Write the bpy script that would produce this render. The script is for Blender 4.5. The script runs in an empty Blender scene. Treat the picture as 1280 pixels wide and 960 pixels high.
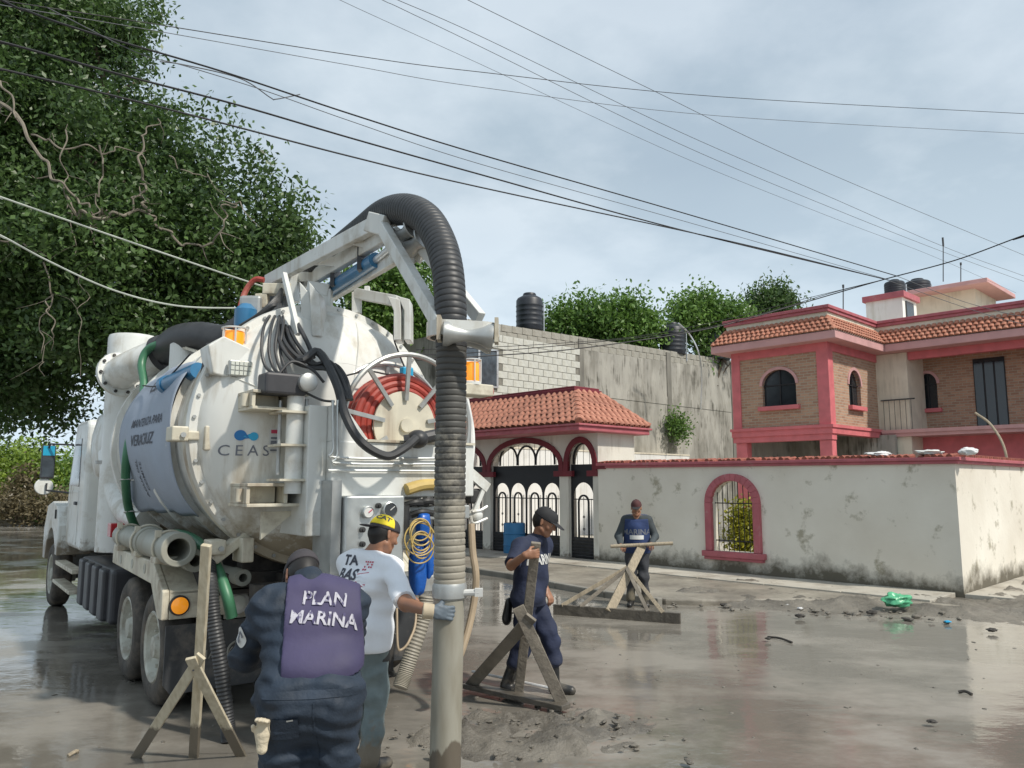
import bpy, bmesh, math, random
import numpy as np
from mathutils import Matrix, Vector
from mathutils.bvhtree import BVHTree
random.seed(7); np.random.seed(7)
R = math.radians
scn = bpy.context.scene
COL = scn.collection
# ---------------------------------------------------------------- camera, light, exposure
FPX, HC, HOR = 967.0, 1.95, 604.0
TH = math.atan((HOR - 480) / FPX)
cam_d = bpy.data.cameras.new('camera'); cam = bpy.data.objects.new('camera', cam_d); COL.objects.link(cam)
cam.location = (0, 0, HC); cam.rotation_euler = (math.pi / 2 + TH, 0, 0)
cam_d.sensor_width = 36; cam_d.lens = FPX / 1280 * 36; cam_d.clip_start = .05; cam_d.clip_end = 3000
scn.camera = cam
scn.view_settings.view_transform = 'Standard'; scn.view_settings.look = 'None'
scn.view_settings.exposure = 0.28; scn.view_settings.gamma = 1.0; scn.view_settings.use_curve_mapping = False
SUN_EL, SUN_AZ = 50.0, -36.0            # azimuth measured from +X towards +Y
sun_d = bpy.data.lights.new('sun', 'SUN'); sun_d.energy = 3.1; sun_d.angle = R(2.5); sun_d.color = (1.0, .94, .84)
sun = bpy.data.objects.new('sun', sun_d); COL.objects.link(sun)
sdir = Vector((math.cos(R(SUN_EL)) * math.cos(R(SUN_AZ)), math.cos(R(SUN_EL)) * math.sin(R(SUN_AZ)), math.sin(R(SUN_EL))))
sun.location = sdir * 60; sun.rotation_euler = (-sdir).to_track_quat('-Z', 'Y').to_euler()
wd = bpy.data.worlds.new('World'); scn.world = wd; wd.use_nodes = True
def make_world():
    nt = wd.node_tree; N = nt.nodes; L = nt.links
    for n in list(N): N.remove(n)
    out = N.new('ShaderNodeOutputWorld'); bg = N.new('ShaderNodeBackground'); bg.inputs[1].default_value = .1
    sky = N.new('ShaderNodeTexSky'); sky.sky_type = 'NISHITA'; sky.sun_disc = False
    sky.sun_elevation = R(SUN_EL); sky.sun_rotation = R(90 - SUN_AZ); sky.air_density = 1.2; sky.dust_density = 1.5
    geo = N.new('ShaderNodeTexCoord')
    sep = N.new('ShaderNodeSeparateXYZ'); L.new(geo.outputs['Generated'], sep.inputs[0])
    # clouds on a flat layer overhead: direction / height
    mx = N.new('ShaderNodeMath'); mx.operation = 'MAXIMUM'; mx.inputs[1].default_value = 0; L.new(sep.outputs[2], mx.inputs[0])
    ad = N.new('ShaderNodeMath'); ad.inputs[1].default_value = .22; L.new(mx.outputs[0], ad.inputs[0])
    dv = N.new('ShaderNodeVectorMath'); dv.operation = 'DIVIDE'; L.new(geo.outputs['Generated'], dv.inputs[0])
    cb = N.new('ShaderNodeCombineXYZ')
    for i in range(3): L.new(ad.outputs[0], cb.inputs[i])
    L.new(cb.outputs[0], dv.inputs[1])
    n1 = N.new('ShaderNodeTexNoise'); n1.inputs['Scale'].default_value = 1.15; n1.inputs['Detail'].default_value = 6; n1.inputs['Roughness'].default_value = .5
    mp = N.new('ShaderNodeMapping'); mp.inputs['Location'].default_value = (3.1, 1.4, 0); mp.inputs['Scale'].default_value = (1, 1, .5)
    L.new(dv.outputs[0], mp.inputs[0]); L.new(mp.outputs[0], n1.inputs['Vector'])
    n2 = N.new('ShaderNodeTexNoise'); n2.inputs['Scale'].default_value = 1.9; n2.inputs['Detail'].default_value = 7; n2.inputs['Roughness'].default_value = .55
    L.new(mp.outputs[0], n2.inputs['Vector'])
    cr = N.new('ShaderNodeValToRGB'); L.new(n1.outputs[0], cr.inputs[0])
    cr.color_ramp.elements[0].position = .30; cr.color_ramp.elements[0].color = (.80, .80, .80, 1)
    cr.color_ramp.elements[1].position = .52; cr.color_ramp.elements[1].color = (1, 1, 1, 1)
    cc = N.new('ShaderNodeValToRGB'); L.new(n2.outputs[0], cc.inputs[0])
    e = cc.color_ramp.elements
    e[0].position = .38; e[0].color = (3.9, 4.8, 5.6, 1)
    e[1].position = .60; e[1].color = (5.7, 6.5, 7.2, 1)
    m = N.new('ShaderNodeMix'); m.data_type = 'RGBA'
    L.new(cr.outputs[0], m.inputs[0]); L.new(sky.outputs[0], m.inputs[6]); L.new(cc.outputs[0], m.inputs[7])
    # paler towards the horizon, as the air thickens
    hz = N.new('ShaderNodeMapRange'); L.new(sep.outputs[2], hz.inputs[0]); hz.inputs[1].default_value = 0; hz.inputs[2].default_value = .38; hz.inputs[3].default_value = .75; hz.inputs[4].default_value = 0
    m2 = N.new('ShaderNodeMix'); m2.data_type = 'RGBA'; L.new(hz.outputs[0], m2.inputs[0]); L.new(m.outputs[2], m2.inputs[6]); m2.inputs[7].default_value = (6.6, 7.9, 8.9, 1)
    L.new(m2.outputs[2], bg.inputs[0]); L.new(bg.outputs[0], out.inputs[0])
make_world()

# ---------------------------------------------------------------- pixel -> world (used to survey the place)
CAM = np.array([0, 0, HC])
def ray(px, py):
    x = (px - 640) / FPX; y = (480 - py) / FPX
    return np.array([x, math.cos(TH) - y * math.sin(TH), math.sin(TH) + y * math.cos(TH)])
def at_y(px, py, Y): d = ray(px, py); return CAM + d * (Y / d[1])
def at_z(px, py, z): d = ray(px, py); return CAM + d * ((z - HC) / d[2])
class Frame:
    """a local frame of the place: origin, x axis turned by ang about z"""
    def __init__(s, o, ang):
        s.o = np.array(o, float); c, n = math.cos(ang), math.sin(ang); s.ang = ang
        s.Rm = np.array([[c, n, 0], [-n, c, 0], [0, 0, 1.]])
        s.X = Matrix.Translation(Vector(o)) @ Matrix.Rotation(ang, 4, 'Z')
    def loc(s, p): return s.Rm @ (np.array(p) - s.o)
    def w(s, p): return s.Rm.T @ np.array(p, float) + s.o
    def px(s, px, py, **k):
        c = s.loc(CAM); d = s.Rm @ ray(px, py); i = 'xyz'.index(list(k)[0]); v = list(k.values())[0]
        return c + d * ((v - c[i]) / d[i])

# ---------------------------------------------------------------- materials
MATS = {}
def mat(name, col, rough=.6, metal=0., var=.12, scale=6., bump=0., bscale=40., dirt=None, dirt_amt=.45, dirt_scale=3., coat=0., emit=0., spec=.5, trans=0., detail=6, stretch=None, alpha=None, runs=None, runs_amt=.5, low=None, low_z=(0, .5)):
    if name in MATS: return MATS[name]
    m = bpy.data.materials.new(name); MATS[name] = m; m.use_nodes = True
    nt = m.node_tree; N = nt.nodes; L = nt.links; b = N['Principled BSDF']
    tc = N.new('ShaderNodeTexCoord'); vec = tc.outputs['Object']
    if stretch:
        mp = N.new('ShaderNodeMapping'); mp.inputs['Scale'].default_value = stretch; L.new(vec, mp.inputs[0]); vec = mp.outputs[0]
    n = N.new('ShaderNodeTexNoise'); n.inputs['Scale'].default_value = scale; n.inputs['Detail'].default_value = detail; L.new(vec, n.inputs['Vector'])
    r = N.new('ShaderNodeValToRGB'); L.new(n.outputs[0], r.inputs[0])
    c = np.array(col[:3])
    r.color_ramp.elements[0].position = .32; r.color_ramp.elements[1].position = .68
    r.color_ramp.elements[0].color = (*np.clip(c * (1 - var), 0, 1), 1); r.color_ramp.elements[1].color = (*np.clip(c * (1 + var), 0, 1), 1)
    out = r.outputs[0]
    if dirt is not None:
        n2 = N.new('ShaderNodeTexNoise'); n2.inputs['Scale'].default_value = dirt_scale; n2.inputs['Detail'].default_value = 9; n2.inputs['Roughness'].default_value = .68
        L.new(vec, n2.inputs['Vector'])
        r2 = N.new('ShaderNodeValToRGB'); L.new(n2.outputs[0], r2.inputs[0])
        r2.color_ramp.elements[0].position = .62 - .3 * dirt_amt; r2.color_ramp.elements[1].position = .86 - .3 * dirt_amt
        mx = N.new('ShaderNodeMix'); mx.data_type = 'RGBA'; L.new(r2.outputs[0], mx.inputs[0]); L.new(out, mx.inputs[6]); mx.inputs[7].default_value = (*dirt, 1)
        out = mx.outputs[2]
        rr = N.new('ShaderNodeMapRange'); L.new(r2.outputs[0], rr.inputs[0]); rr.inputs[3].default_value = rough; rr.inputs[4].default_value = max(rough, .75)
        L.new(rr.outputs[0], b.inputs['Roughness'])
    else:
        rr = N.new('ShaderNodeMapRange'); L.new(n.outputs[0], rr.inputs[0]); rr.inputs[3].default_value = max(rough - .1, .02); rr.inputs[4].default_value = min(rough + .1, 1)
        L.new(rr.outputs[0], b.inputs['Roughness'])
    if runs is not None:     # rain-washed grime runs
        mp3 = N.new('ShaderNodeMapping'); mp3.inputs['Scale'].default_value = (1, 1, .09); L.new(tc.outputs['Object'], mp3.inputs[0])
        n3 = N.new('ShaderNodeTexNoise'); n3.inputs['Scale'].default_value = 9; n3.inputs['Detail'].default_value = 6; n3.inputs['Roughness'].default_value = .6; L.new(mp3.outputs[0], n3.inputs['Vector'])
        n4 = N.new('ShaderNodeTexNoise'); n4.inputs['Scale'].default_value = 1.3; n4.inputs['Detail'].default_value = 3; L.new(tc.outputs['Object'], n4.inputs['Vector'])
        pr = N.new('ShaderNodeMath'); pr.operation = 'MULTIPLY'; L.new(n3.outputs[0], pr.inputs[0]); L.new(n4.outputs[0], pr.inputs[1])
        r3 = N.new('ShaderNodeValToRGB'); L.new(pr.outputs[0], r3.inputs[0]); r3.color_ramp.elements[0].position = .27; r3.color_ramp.elements[0].color = (0, 0, 0, 1); r3.color_ramp.elements[1].position = .40; r3.color_ramp.elements[1].color = (runs_amt,) * 3 + (1,)
        mx3 = N.new('ShaderNodeMix'); mx3.data_type = 'RGBA'; L.new(r3.outputs[0], mx3.inputs[0]); L.new(out, mx3.inputs[6]); mx3.inputs[7].default_value = (*runs, 1); out = mx3.outputs[2]
    if low is not None:      # mud splashed up from the road, ragged edge
        sp = N.new('ShaderNodeSeparateXYZ'); L.new(tc.outputs['Object'], sp.inputs[0])
        n5 = N.new('ShaderNodeTexNoise'); n5.inputs['Scale'].default_value = 7; n5.inputs['Detail'].default_value = 8; n5.inputs['Roughness'].default_value = .7; L.new(tc.outputs['Object'], n5.inputs['Vector'])
        hz = N.new('ShaderNodeMapRange'); L.new(sp.outputs[2], hz.inputs[0]); hz.inputs[1].default_value = low_z[0]; hz.inputs[2].default_value = low_z[1]; hz.inputs[3].default_value = .45; hz.inputs[4].default_value = -.35
        ad = N.new('ShaderNodeMath'); L.new(n5.outputs[0], ad.inputs[0]); L.new(hz.outputs[0], ad.inputs[1])
        r5 = N.new('ShaderNodeValToRGB'); L.new(ad.outputs[0], r5.inputs[0]); r5.color_ramp.elements[0].position = .5; r5.color_ramp.elements[0].color = (0, 0, 0, 1); r5.color_ramp.elements[1].position = .68
        mx5 = N.new('ShaderNodeMix'); mx5.data_type = 'RGBA'; L.new(r5.outputs[0], mx5.inputs[0]); L.new(out, mx5.inputs[6]); mx5.inputs[7].default_value = (*low, 1); out = mx5.outputs[2]
    L.new(out, b.inputs['Base Color'])
    b.inputs['Metallic'].default_value = metal; b.inputs['Specular IOR Level'].default_value = spec
    if coat: b.inputs['Coat Weight'].default_value = coat; b.inputs['Coat Roughness'].default_value = .15
    if trans: b.inputs['Transmission Weight'].default_value = trans
    if emit: b.inputs['Emission Color'].default_value = (*col, 1); b.inputs['Emission Strength'].default_value = emit
    if bump:
        nb = N.new('ShaderNodeTexNoise'); nb.inputs['Scale'].default_value = bscale; nb.inputs['Detail'].default_value = 5; L.new(vec, nb.inputs['Vector'])
        bp = N.new('ShaderNodeBump'); bp.inputs['Strength'].default_value = bump; bp.inputs['Distance'].default_value = .02
        L.new(nb.outputs[0], bp.inputs['Height']); L.new(bp.outputs[0], b.inputs['Normal'])
    return m
MUD = (.17, .135, .10)
def palette():
    mat('truck_white', (.68, .69, .66), .35, var=.06, scale=3, dirt=(.40, .36, .28), dirt_amt=.34, dirt_scale=2.2, coat=.2, runs=(.33, .28, .20), runs_amt=.55, low=(.24, .20, .15), low_z=(.6, 1.5))
    mat('tank_white', (.70, .70, .66), .38, var=.07, scale=2, dirt=(.43, .38, .29), dirt_amt=.36, dirt_scale=1.8, coat=.15, stretch=(1, 1, .5), runs=(.32, .27, .19), runs_amt=.6, low=(.36, .31, .23), low_z=(1.1, 2.1))
    mat('cream_steel', (.60, .56, .45), .5, var=.12, scale=6, dirt=(.30, .24, .17), dirt_amt=.42, dirt_scale=4, runs=(.20, .12, .07), runs_amt=.6)
    mat('grey_steel', (.42, .43, .42), .42, metal=.55, var=.12, scale=8, dirt=(.25, .21, .17), dirt_amt=.3)
    mat('galv_steel', (.52, .54, .53), .36, metal=.7, var=.1, scale=10)
    mat('pipe_grey', (.36, .36, .31), .55, metal=.15, var=.12, scale=4, dirt=(.22, .19, .14), dirt_amt=.3, dirt_scale=2, stretch=(1, 1, .35))
    mat('hose_black', (.035, .036, .038), .48, var=.3, scale=9)
    mat('hose_mud', (.070, .068, .062), .6, var=.22, scale=5, low=(.29, .265, .215), low_z=(1.0, 3.0))
    mat('hose_green', (.05, .17, .09), .4, var=.15, scale=5)
    mat('hose_red', (.36, .055, .04), .5, var=.2, scale=12, dirt=(.35, .17, .13), dirt_amt=.35)
    mat('hose_tan', (.40, .31, .21), .6, var=.12, scale=6)
    mat('rubber', (.03, .03, .03), .55, var=.3, scale=12)
    mat('tyre_muddy', (.06, .053, .045), .75, var=.35, scale=7, dirt=(.16, .13, .10), dirt_amt=.5, dirt_scale=5, bump=.3)
    mat('rim', (.46, .46, .40), .55, var=.12, scale=8, dirt=(.24, .20, .15), dirt_amt=.5, dirt_scale=6)
    mat('chassis', (.045, .042, .04), .7, var=.3, scale=6, dirt=(.13, .11, .09), dirt_amt=.4)
    mat('flap', (.04, .042, .045), .5, var=.25, scale=5, dirt=(.16, .14, .12), dirt_amt=.35, dirt_scale=4)
    mat('flap_print', (.24, .23, .20), .6)
    mat('amber', (.95, .33, .02), .25, var=.05, emit=.35, coat=.5)
    mat('lens_clear', (.62, .64, .58), .2, var=.05, coat=.5)
    mat('red_lens', (.45, .02, .03), .3, coat=.5)
    mat('blue_paint', (.03, .16, .32), .35, var=.15, coat=.3)
    mat('blue_plastic', (.01, .10, .42), .35, var=.18, scale=7, bump=.4, bscale=14)
    mat('teal_glass', (.02, .35, .55), .15, var=.05, coat=.6)
    mat('dark_glass', (.02, .025, .03), .12, var=.1, coat=.4)
    mat('dark_plastic', (.045, .045, .05), .5, var=.2)
    mat('banner', (.30, .345, .42), .6, var=.06, scale=3, bump=.35, bscale=5)
    mat('print_dark', (.05, .055, .075), .6)
    mat('print_grey', (.16, .17, .2), .6)
    mat('logo_blue', (.01, .16, .42), .4)
    mat('logo_light', (.02, .36, .62), .4)
    mat('label_white', (.6, .6, .58), .5)
    mat('gauge_dark', (.04, .045, .05), .3)
    mat('yellow_hose', (.50, .36, .12), .5, var=.2)
    mat('wood', (.36, .30, .215), .75, var=.2, scale=5, bump=.5, bscale=25, stretch=(9, 9, 1), dirt=(.2, .17, .13), dirt_amt=.3, dirt_scale=1.2)
    mat('wood_dark', (.20, .175, .14), .75, var=.25, scale=5, bump=.5, bscale=25, dirt=(.10, .085, .07), dirt_amt=.45)
    mat('wood_wet', (.10, .088, .072), .35, var=.3, scale=8, bump=.5, bscale=30)
    mat('skin', (.30, .145, .085), .5, var=.1, scale=9)
    mat('skin_dark', (.21, .10, .06), .5, var=.1, scale=9)
    mat('hair', (.012, .010, .009), .55, var=.3)
    mat('navy', (.017, .024, .055), .8, var=.22, scale=5, bump=.6, bscale=13, low=(.13, .11, .085), low_z=(0, .5))
    mat('navy_coverall', (.016, .027, .045), .72, var=.3, scale=5, bump=.8, bscale=12)
    mat('vest_purple', (.050, .043, .100), .72, var=.14, scale=4, bump=.35, bscale=8)
    mat('vest_blue', (.02, .04, .12), .8, var=.15, scale=5, bump=.4, bscale=10)
    mat('white_cloth', (.78, .80, .84), .85, var=.04, scale=4, bump=.35, bscale=9)
    mat('jeans', (.155, .195, .20), .85, var=.25, scale=6, bump=.5, bscale=14, dirt=(.22, .20, .16), dirt_amt=.25, low=(.17, .145, .11), low_z=(0, .55))
    mat('sleeve_dark', (.045, .055, .06), .8, var=.2, bump=.4, bscale=12)
    mat('trouser_dark', (.04, .042, .05), .8, var=.25, bump=.5, bscale=12, low=(.16, .14, .10), low_z=(0, .5))
    mat('boot', (.018, .018, .018), .35, var=.4, dirt=(.14, .12, .09), dirt_amt=.4, dirt_scale=8)
    mat('cap_black', (.018, .018, .02), .8, var=.2)
    mat('cap_grey', (.05, .045, .05), .85, var=.2)
    mat('cap_yellow', (.80, .62, .03), .75, var=.05)
    mat('cap_red', (.07, .02, .02), .8, var=.2)
    mat('glove_grey', (.12, .15, .18), .6, var=.25, scale=14)
    mat('glove_cuff', (.50, .42, .30), .8, var=.12)
    mat('glove_cream', (.62, .54, .40), .85, var=.15, bump=.4)
    mat('vest_print', (.58, .57, .62), .8, var=.25, scale=18)
    mat('red_print', (.50, .05, .10), .7)
    mat('leather', (.02, .02, .02), .4)
    mat('wall_paint', (.66, .63, .56), .8, var=.08, scale=1.2, bump=.25, bscale=18, runs=(.40, .36, .29), runs_amt=.5, low=(.20, .17, .13), low_z=(-.3, .5))
    mat('white_plaster', (.76, .75, .72), .85, var=.06, scale=2, runs=(.5, .47, .40), runs_amt=.5)
    mat('beige_plaster', (.70, .64, .52), .85, var=.08, scale=2, runs=(.45, .40, .31), runs_amt=.5)
    mat('pink_trim', (.42, .115, .135), .6, var=.12, scale=4, dirt=(.45, .28, .27), dirt_amt=.2, dirt_scale=5)
    mat('pink_house', (.62, .165, .18), .65, var=.12, scale=3)
    mat('pink_pale', (.58, .33, .32), .7, var=.08, scale=3)
    mat('maroon_trim', (.17, .02, .03), .6, var=.15, scale=4)
    mat('tile_clay', (.36, .15, .10), .8, var=.3, scale=9, dirt=(.50, .26, .17), dirt_amt=.32, dirt_scale=11, bump=.3)
    mat('tile_house', (.40, .165, .105), .8, var=.3, scale=7, dirt=(.5, .30, .21), dirt_amt=.3, dirt_scale=9)
    mat('tile_coping', (.24, .075, .05), .85, var=.4, scale=12)
    mat('iron_black', (.012, .012, .015), .5, var=.3)
    mat('iron_grey', (.05, .05, .052), .55, var=.25)
    mat('concrete', (.37, .355, .315), .9, var=.2, scale=2.2, bump=.35, bscale=16, dirt=(.13, .12, .095), dirt_amt=.5, dirt_scale=.75, stretch=(1, 1, .3), runs=(.07, .065, .05), runs_amt=.85)
    mat('concrete_dark', (.20, .19, .165), .9, var=.3, scale=2.5, bump=.35, bscale=16, stretch=(1, 1, .3))
    mat('block', (.55, .55, .50), .9, var=.14, scale=2.5, dirt=(.30, .28, .22), dirt_amt=.3, dirt_scale=1.5, bump=.4, bscale=22)
    mat('block_grey', (.36, .345, .30), .9, var=.22, scale=1.8, bump=.4, bscale=22, dirt=(.16, .145, .115), dirt_amt=.4, dirt_scale=1.4)
    mat('mortar', (.21, .20, .17), .95, var=.15)
    mat('tank_black', (.022, .025, .032), .45, var=.2)
    mat('tank_grey', (.06, .07, .09), .5, var=.2)
    mat('alu', (.65, .67, .68), .3, metal=.6, var=.05)
    mat('win_blue', (.06, .075, .09), .12, var=.3, coat=.5)
    mat('bark', (.11, .085, .06), .9, var=.3, bump=.6, bscale=14)
    mat('bark_pale', (.19, .165, .13), .85, var=.25, bump=.3)
    mat('wire_black', (.012, .012, .014), .6)
    mat('wire_grey', (.10, .105, .115), .6)
    mat('wire_white', (.42, .45, .40), .6)
    mat('sack', (.66, .66, .66), .7, var=.12, bump=.6, bscale=12)
    mat('bag_green', (.10, .42, .22), .3, var=.15, scale=14, bump=.6, bscale=18)
    mat('trash_dark', (.04, .035, .03), .7, var=.4)
    mat('drum_blue', (.03, .17, .36), .5, var=.1)
palette()
def leaf_mat(name, c0, c1, transl=.35):
    m = bpy.data.materials.new(name); MATS[name] = m; m.use_nodes = True
    nt = m.node_tree; N = nt.nodes; L = nt.links; b = N['Principled BSDF']; out = N['Material Output']
    at = N.new('ShaderNodeAttribute'); at.attribute_name = 'tint'
    r = N.new('ShaderNodeValToRGB'); L.new(at.outputs['Fac'], r.inputs[0])
    r.color_ramp.elements[0].color = (*c0, 1); r.color_ramp.elements[1].color = (*c1, 1)
    L.new(r.outputs[0], b.inputs['Base Color']); b.inputs['Roughness'].default_value = .42
    tr = N.new('ShaderNodeBsdfTranslucent'); L.new(r.outputs[0], tr.inputs[0])
    mx = N.new('ShaderNodeMixShader'); mx.inputs[0].default_value = transl
    L.new(b.outputs[0], mx.inputs[1]); L.new(tr.outputs[0], mx.inputs[2]); L.new(mx.outputs[0], out.inputs[0])
    return m
leaf_mat('leaf_dark', (.016, .042, .014), (.13, .22, .06))
leaf_mat('leaf_mid', (.05, .115, .022), (.20, .34, .07))
leaf_mat('leaf_bright', (.09, .17, .02), (.30, .40, .06))
leaf_mat('leaf_yellow', (.10, .16, .02), (.55, .48, .03))
leaf_mat('leaf_dry', (.09, .07, .04), (.24, .20, .11))

# ---------------------------------------------------------------- mesh builder
WORLD = {}
def V(p): return np.array(p, float)
def unit(v): v = V(v); return v / (np.linalg.norm(v) + 1e-12)
def frame_of(ax, hint=(0, 0, 1)):
    a = unit(ax); h = V(hint)
    if abs(a @ unit(h)) > .97: h = V((1, 0, 0)) if abs(a[0]) < .9 else V((0, 1, 0))
    x = unit(np.cross(h, a)); y = np.cross(a, x); return x, y, a
def catmull(P, n=6):
    P = [V(p) for p in P]
    if len(P) < 3: return P
    Q = [2 * P[0] - P[1]] + P + [2 * P[-1] - P[-2]]; out = []
    for i in range(1, len(Q) - 2):
        a, b, c, d = Q[i - 1:i + 3]
        for k in range(n):
            t = k / n; out.append(.5 * (2 * b + (c - a) * t + (2 * a - 5 * b + 4 * c - d) * t * t + (3 * b - a - 3 * c + d) * t ** 3))
    out.append(P[-1]); return out
class MB:
    def __init__(s, X=None): s.v = []; s.f = []; s.X = X or Matrix.Identity(4)
    def add(s, vs, fs):
        o = len(s.v); s.v += [tuple(map(float, p)) for p in vs]; s.f += [tuple(i + o for i in f) for f in fs]; return s
    def box(s, c, size, axes=None):
        c = V(c); h = V(size) / 2; A = np.eye(3) if axes is None else np.array(axes)
        vs = [c + sum(sg[i] * h[i] * A[i] for i in range(3)) for sg in [(-1, -1, -1), (1, -1, -1), (1, 1, -1), (-1, 1, -1), (-1, -1, 1), (1, -1, 1), (1, 1, 1), (-1, 1, 1)]]
        return s.add(vs, [(0, 3, 2, 1), (4, 5, 6, 7), (0, 1, 5, 4), (1, 2, 6, 5), (2, 3, 7, 6), (3, 0, 4, 7)])
    def bb(s, a, b):   # box from corner a to corner b
        a, b = V(a), V(b); return s.box((a + b) / 2, np.abs(b - a))
    def beam(s, a, b, w, h, hint=(0, 0, 1)):
        a, b = V(a), V(b); x, y, z = frame_of(b - a, hint); return s.box((a + b) / 2, (w, h, np.linalg.norm(b - a)), (x, y, z))
    def cyl(s, a, b, r0, r1=None, n=20, cap=True):
        a, b = V(a), V(b); r1 = r0 if r1 is None else r1; x, y, z = frame_of(b - a); vs = []
        for (p, r) in ((a, r0), (b, r1)):
            for k in range(n): t = 2 * math.pi * k / n; vs.append(p + r * (math.cos(t) * x + math.sin(t) * y))
        fs = [(k, (k + 1) % n, n + (k + 1) % n, n + k) for k in range(n)]
        if cap: fs += [tuple(range(n - 1, -1, -1)), tuple(range(n, 2 * n))]
        return s.add(vs, fs)
    def pipe(s, a, b, r, ri, n=28):   # hollow, open both ends
        a, b = V(a), V(b); x, y, z = frame_of(b - a); vs = []
        for (p, rr) in ((a, ri), (a, r), (b, r), (b, ri)):
            for k in range(n): t = 2 * math.pi * k / n; vs.append(p + rr * (math.cos(t) * x + math.sin(t) * y))
        fs = []
        for j in range(4):
            for k in range(n): k2 = (k + 1) % n; j2 = (j + 1) % 4; fs.append((j * n + k, j * n + k2, j2 * n + k2, j2 * n + k))
        return s.add(vs, fs)
    def lathe(s, c, ax, prof, n=40, cap=True):
        c = V(c); x, y, z = frame_of(ax); vs = []; m = len(prof)
        for (r, h) in prof:
            for k in range(n): t = 2 * math.pi * k / n; vs.append(c + h * z + r * (math.cos(t) * x + math.sin(t) * y))
        fs = [(j * n + k, j * n + (k + 1) % n, (j + 1) * n + (k + 1) % n, (j + 1) * n + k) for j in range(m - 1) for k in range(n)]
        if cap: fs += [tuple(range(n - 1, -1, -1)), tuple(range((m - 1) * n, m * n))]
        return s.add(vs, fs)
    def tube(s, P, r, n=10, sub=6, closed=False, rib=None):
        Q = catmull(P, sub) if sub > 1 else [V(p) for p in P]
        m = len(Q); rs = r if callable(r) else (lambda t: r); vs = []; px = None
        for i, p in enumerate(Q):
            t = Q[min(i + 1, m - 1)] - Q[max(i - 1, 0)]
            if closed: t = Q[(i + 1) % m] - Q[i - 1]
            t = unit(t)
            if px is None: x, y, _ = frame_of(t)
            else:
                x = px - (px @ t) * t; x = unit(x); y = np.cross(t, x)
            px = x; rad = rs(i / (m - 1))
            if rib: rad *= rib[i % len(rib)] if isinstance(rib, tuple) else 1 + rib * (1 if i % 2 else -1)
            for k in range(n): a = 2 * math.pi * k / n; vs.append(p + rad * (math.cos(a) * x + math.sin(a) * y))
        fs = [(i * n + k, i * n + (k + 1) % n, (i + 1) * n + (k + 1) % n, (i + 1) * n + k) for i in range(m - 1) for k in range(n)]
        if closed: fs += [((m - 1) * n + k, (m - 1) * n + (k + 1) % n, (k + 1) % n, k) for k in range(n)]
        else: fs += [tuple(range(n - 1, -1, -1)), tuple(range((m - 1) * n, m * n))]
        return s.add(vs, fs)
    def ring(s, c, ax, Rr, r, n=40, m=10, a0=0., a1=2 * math.pi, hint=(0, 0, 1)):
        c = V(c); x, y, z = frame_of(ax, hint); full = abs(a1 - a0 - 2 * math.pi) < 1e-6
        k = n if full else n + 1
        return s.tube([c + Rr * (math.cos(a0 + (a1 - a0) * i / n) * x + math.sin(a0 + (a1 - a0) * i / n) * y) for i in range(k)], r, n=m, sub=1, closed=full)
    def prism(s, poly, o, ux, uy, d):   # polygon (in ux, uy) extruded along d (vector)
        o, ux, uy, d = V(o), V(ux), V(uy), V(d); n = len(poly)
        a = [o + p[0] * ux + p[1] * uy for p in poly]; vs = a + [p + d for p in a]
        fs = [tuple(range(n - 1, -1, -1)), tuple(range(n, 2 * n))] + [(i, (i + 1) % n, n + (i + 1) % n, n + i) for i in range(n)]
        return s.add(vs, fs)
    def ell(s, c, r, axes=None, nu=16, nv=10):
        c = V(c); A = np.eye(3) if axes is None else np.array(axes); vs = [c - r[2] * A[2]]; fs = []
        for j in range(1, nv):
            ph = -math.pi / 2 + math.pi * j / nv
            for k in range(nu): t = 2 * math.pi * k / nu; vs.append(c + r[0] * math.cos(ph) * math.cos(t) * A[0] + r[1] * math.cos(ph) * math.sin(t) * A[1] + r[2] * math.sin(ph) * A[2])
        vs.append(c + r[2] * A[2]); L = len(vs) - 1
        for k in range(nu): fs.append((0, 1 + (k + 1) % nu, 1 + k)); fs.append((L, L - nu + k, L - nu + (k + 1) % nu))
        for j in range(nv - 2):
            for k in range(nu): a = 1 + j * nu + k; b = 1 + j * nu + (k + 1) % nu; fs.append((a, b, b + nu, a + nu))
        return s.add(vs, fs)
    def build(s, name, m, parent=None, smooth=35, bevel=0., seg=2, fix=True):
        P = [s.X @ Vector(p) for p in s.v]
        return link_mesh(name, [tuple(p) for p in P], s.f, m, parent, smooth, bevel, seg, fix)
def link_mesh(name, P, F, m, parent=None, smooth=35, bevel=0., seg=2, fix=True):
    if parent is None:
        A = np.array(P); o = Vector(((A[:, 0].min() + A[:, 0].max()) / 2, (A[:, 1].min() + A[:, 1].max()) / 2, A[:, 2].min())); W = Matrix.Translation(o)
        Wi = W.inverted()
    else:
        W = WORLD[parent.name]; Wi = W.inverted()
    me = bpy.data.meshes.new(name); me.from_pydata([tuple(Wi @ Vector(p)) for p in P], [], F)
    if fix:
        bm = bmesh.new(); bm.from_mesh(me); bmesh.ops.recalc_face_normals(bm, faces=bm.faces); bm.to_mesh(me); bm.free()
    ob = bpy.data.objects.new(name, me); COL.objects.link(ob)
    if parent is None: ob.location = o
    else: ob.parent = parent
    WORLD[ob.name] = W.copy()
    me.materials.append(MATS[m] if isinstance(m, str) else m)
    if smooth:
        me.polygons.foreach_set('use_smooth', [True] * len(me.polygons)); me.set_sharp_from_angle(angle=R(smooth))
    if bevel:
        bv = ob.modifiers.new('bevel', 'BEVEL'); bv.width = bevel; bv.segments = seg; bv.limit_method = 'ANGLE'; bv.angle_limit = R(40); bv.harden_normals = False
    return ob
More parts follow.
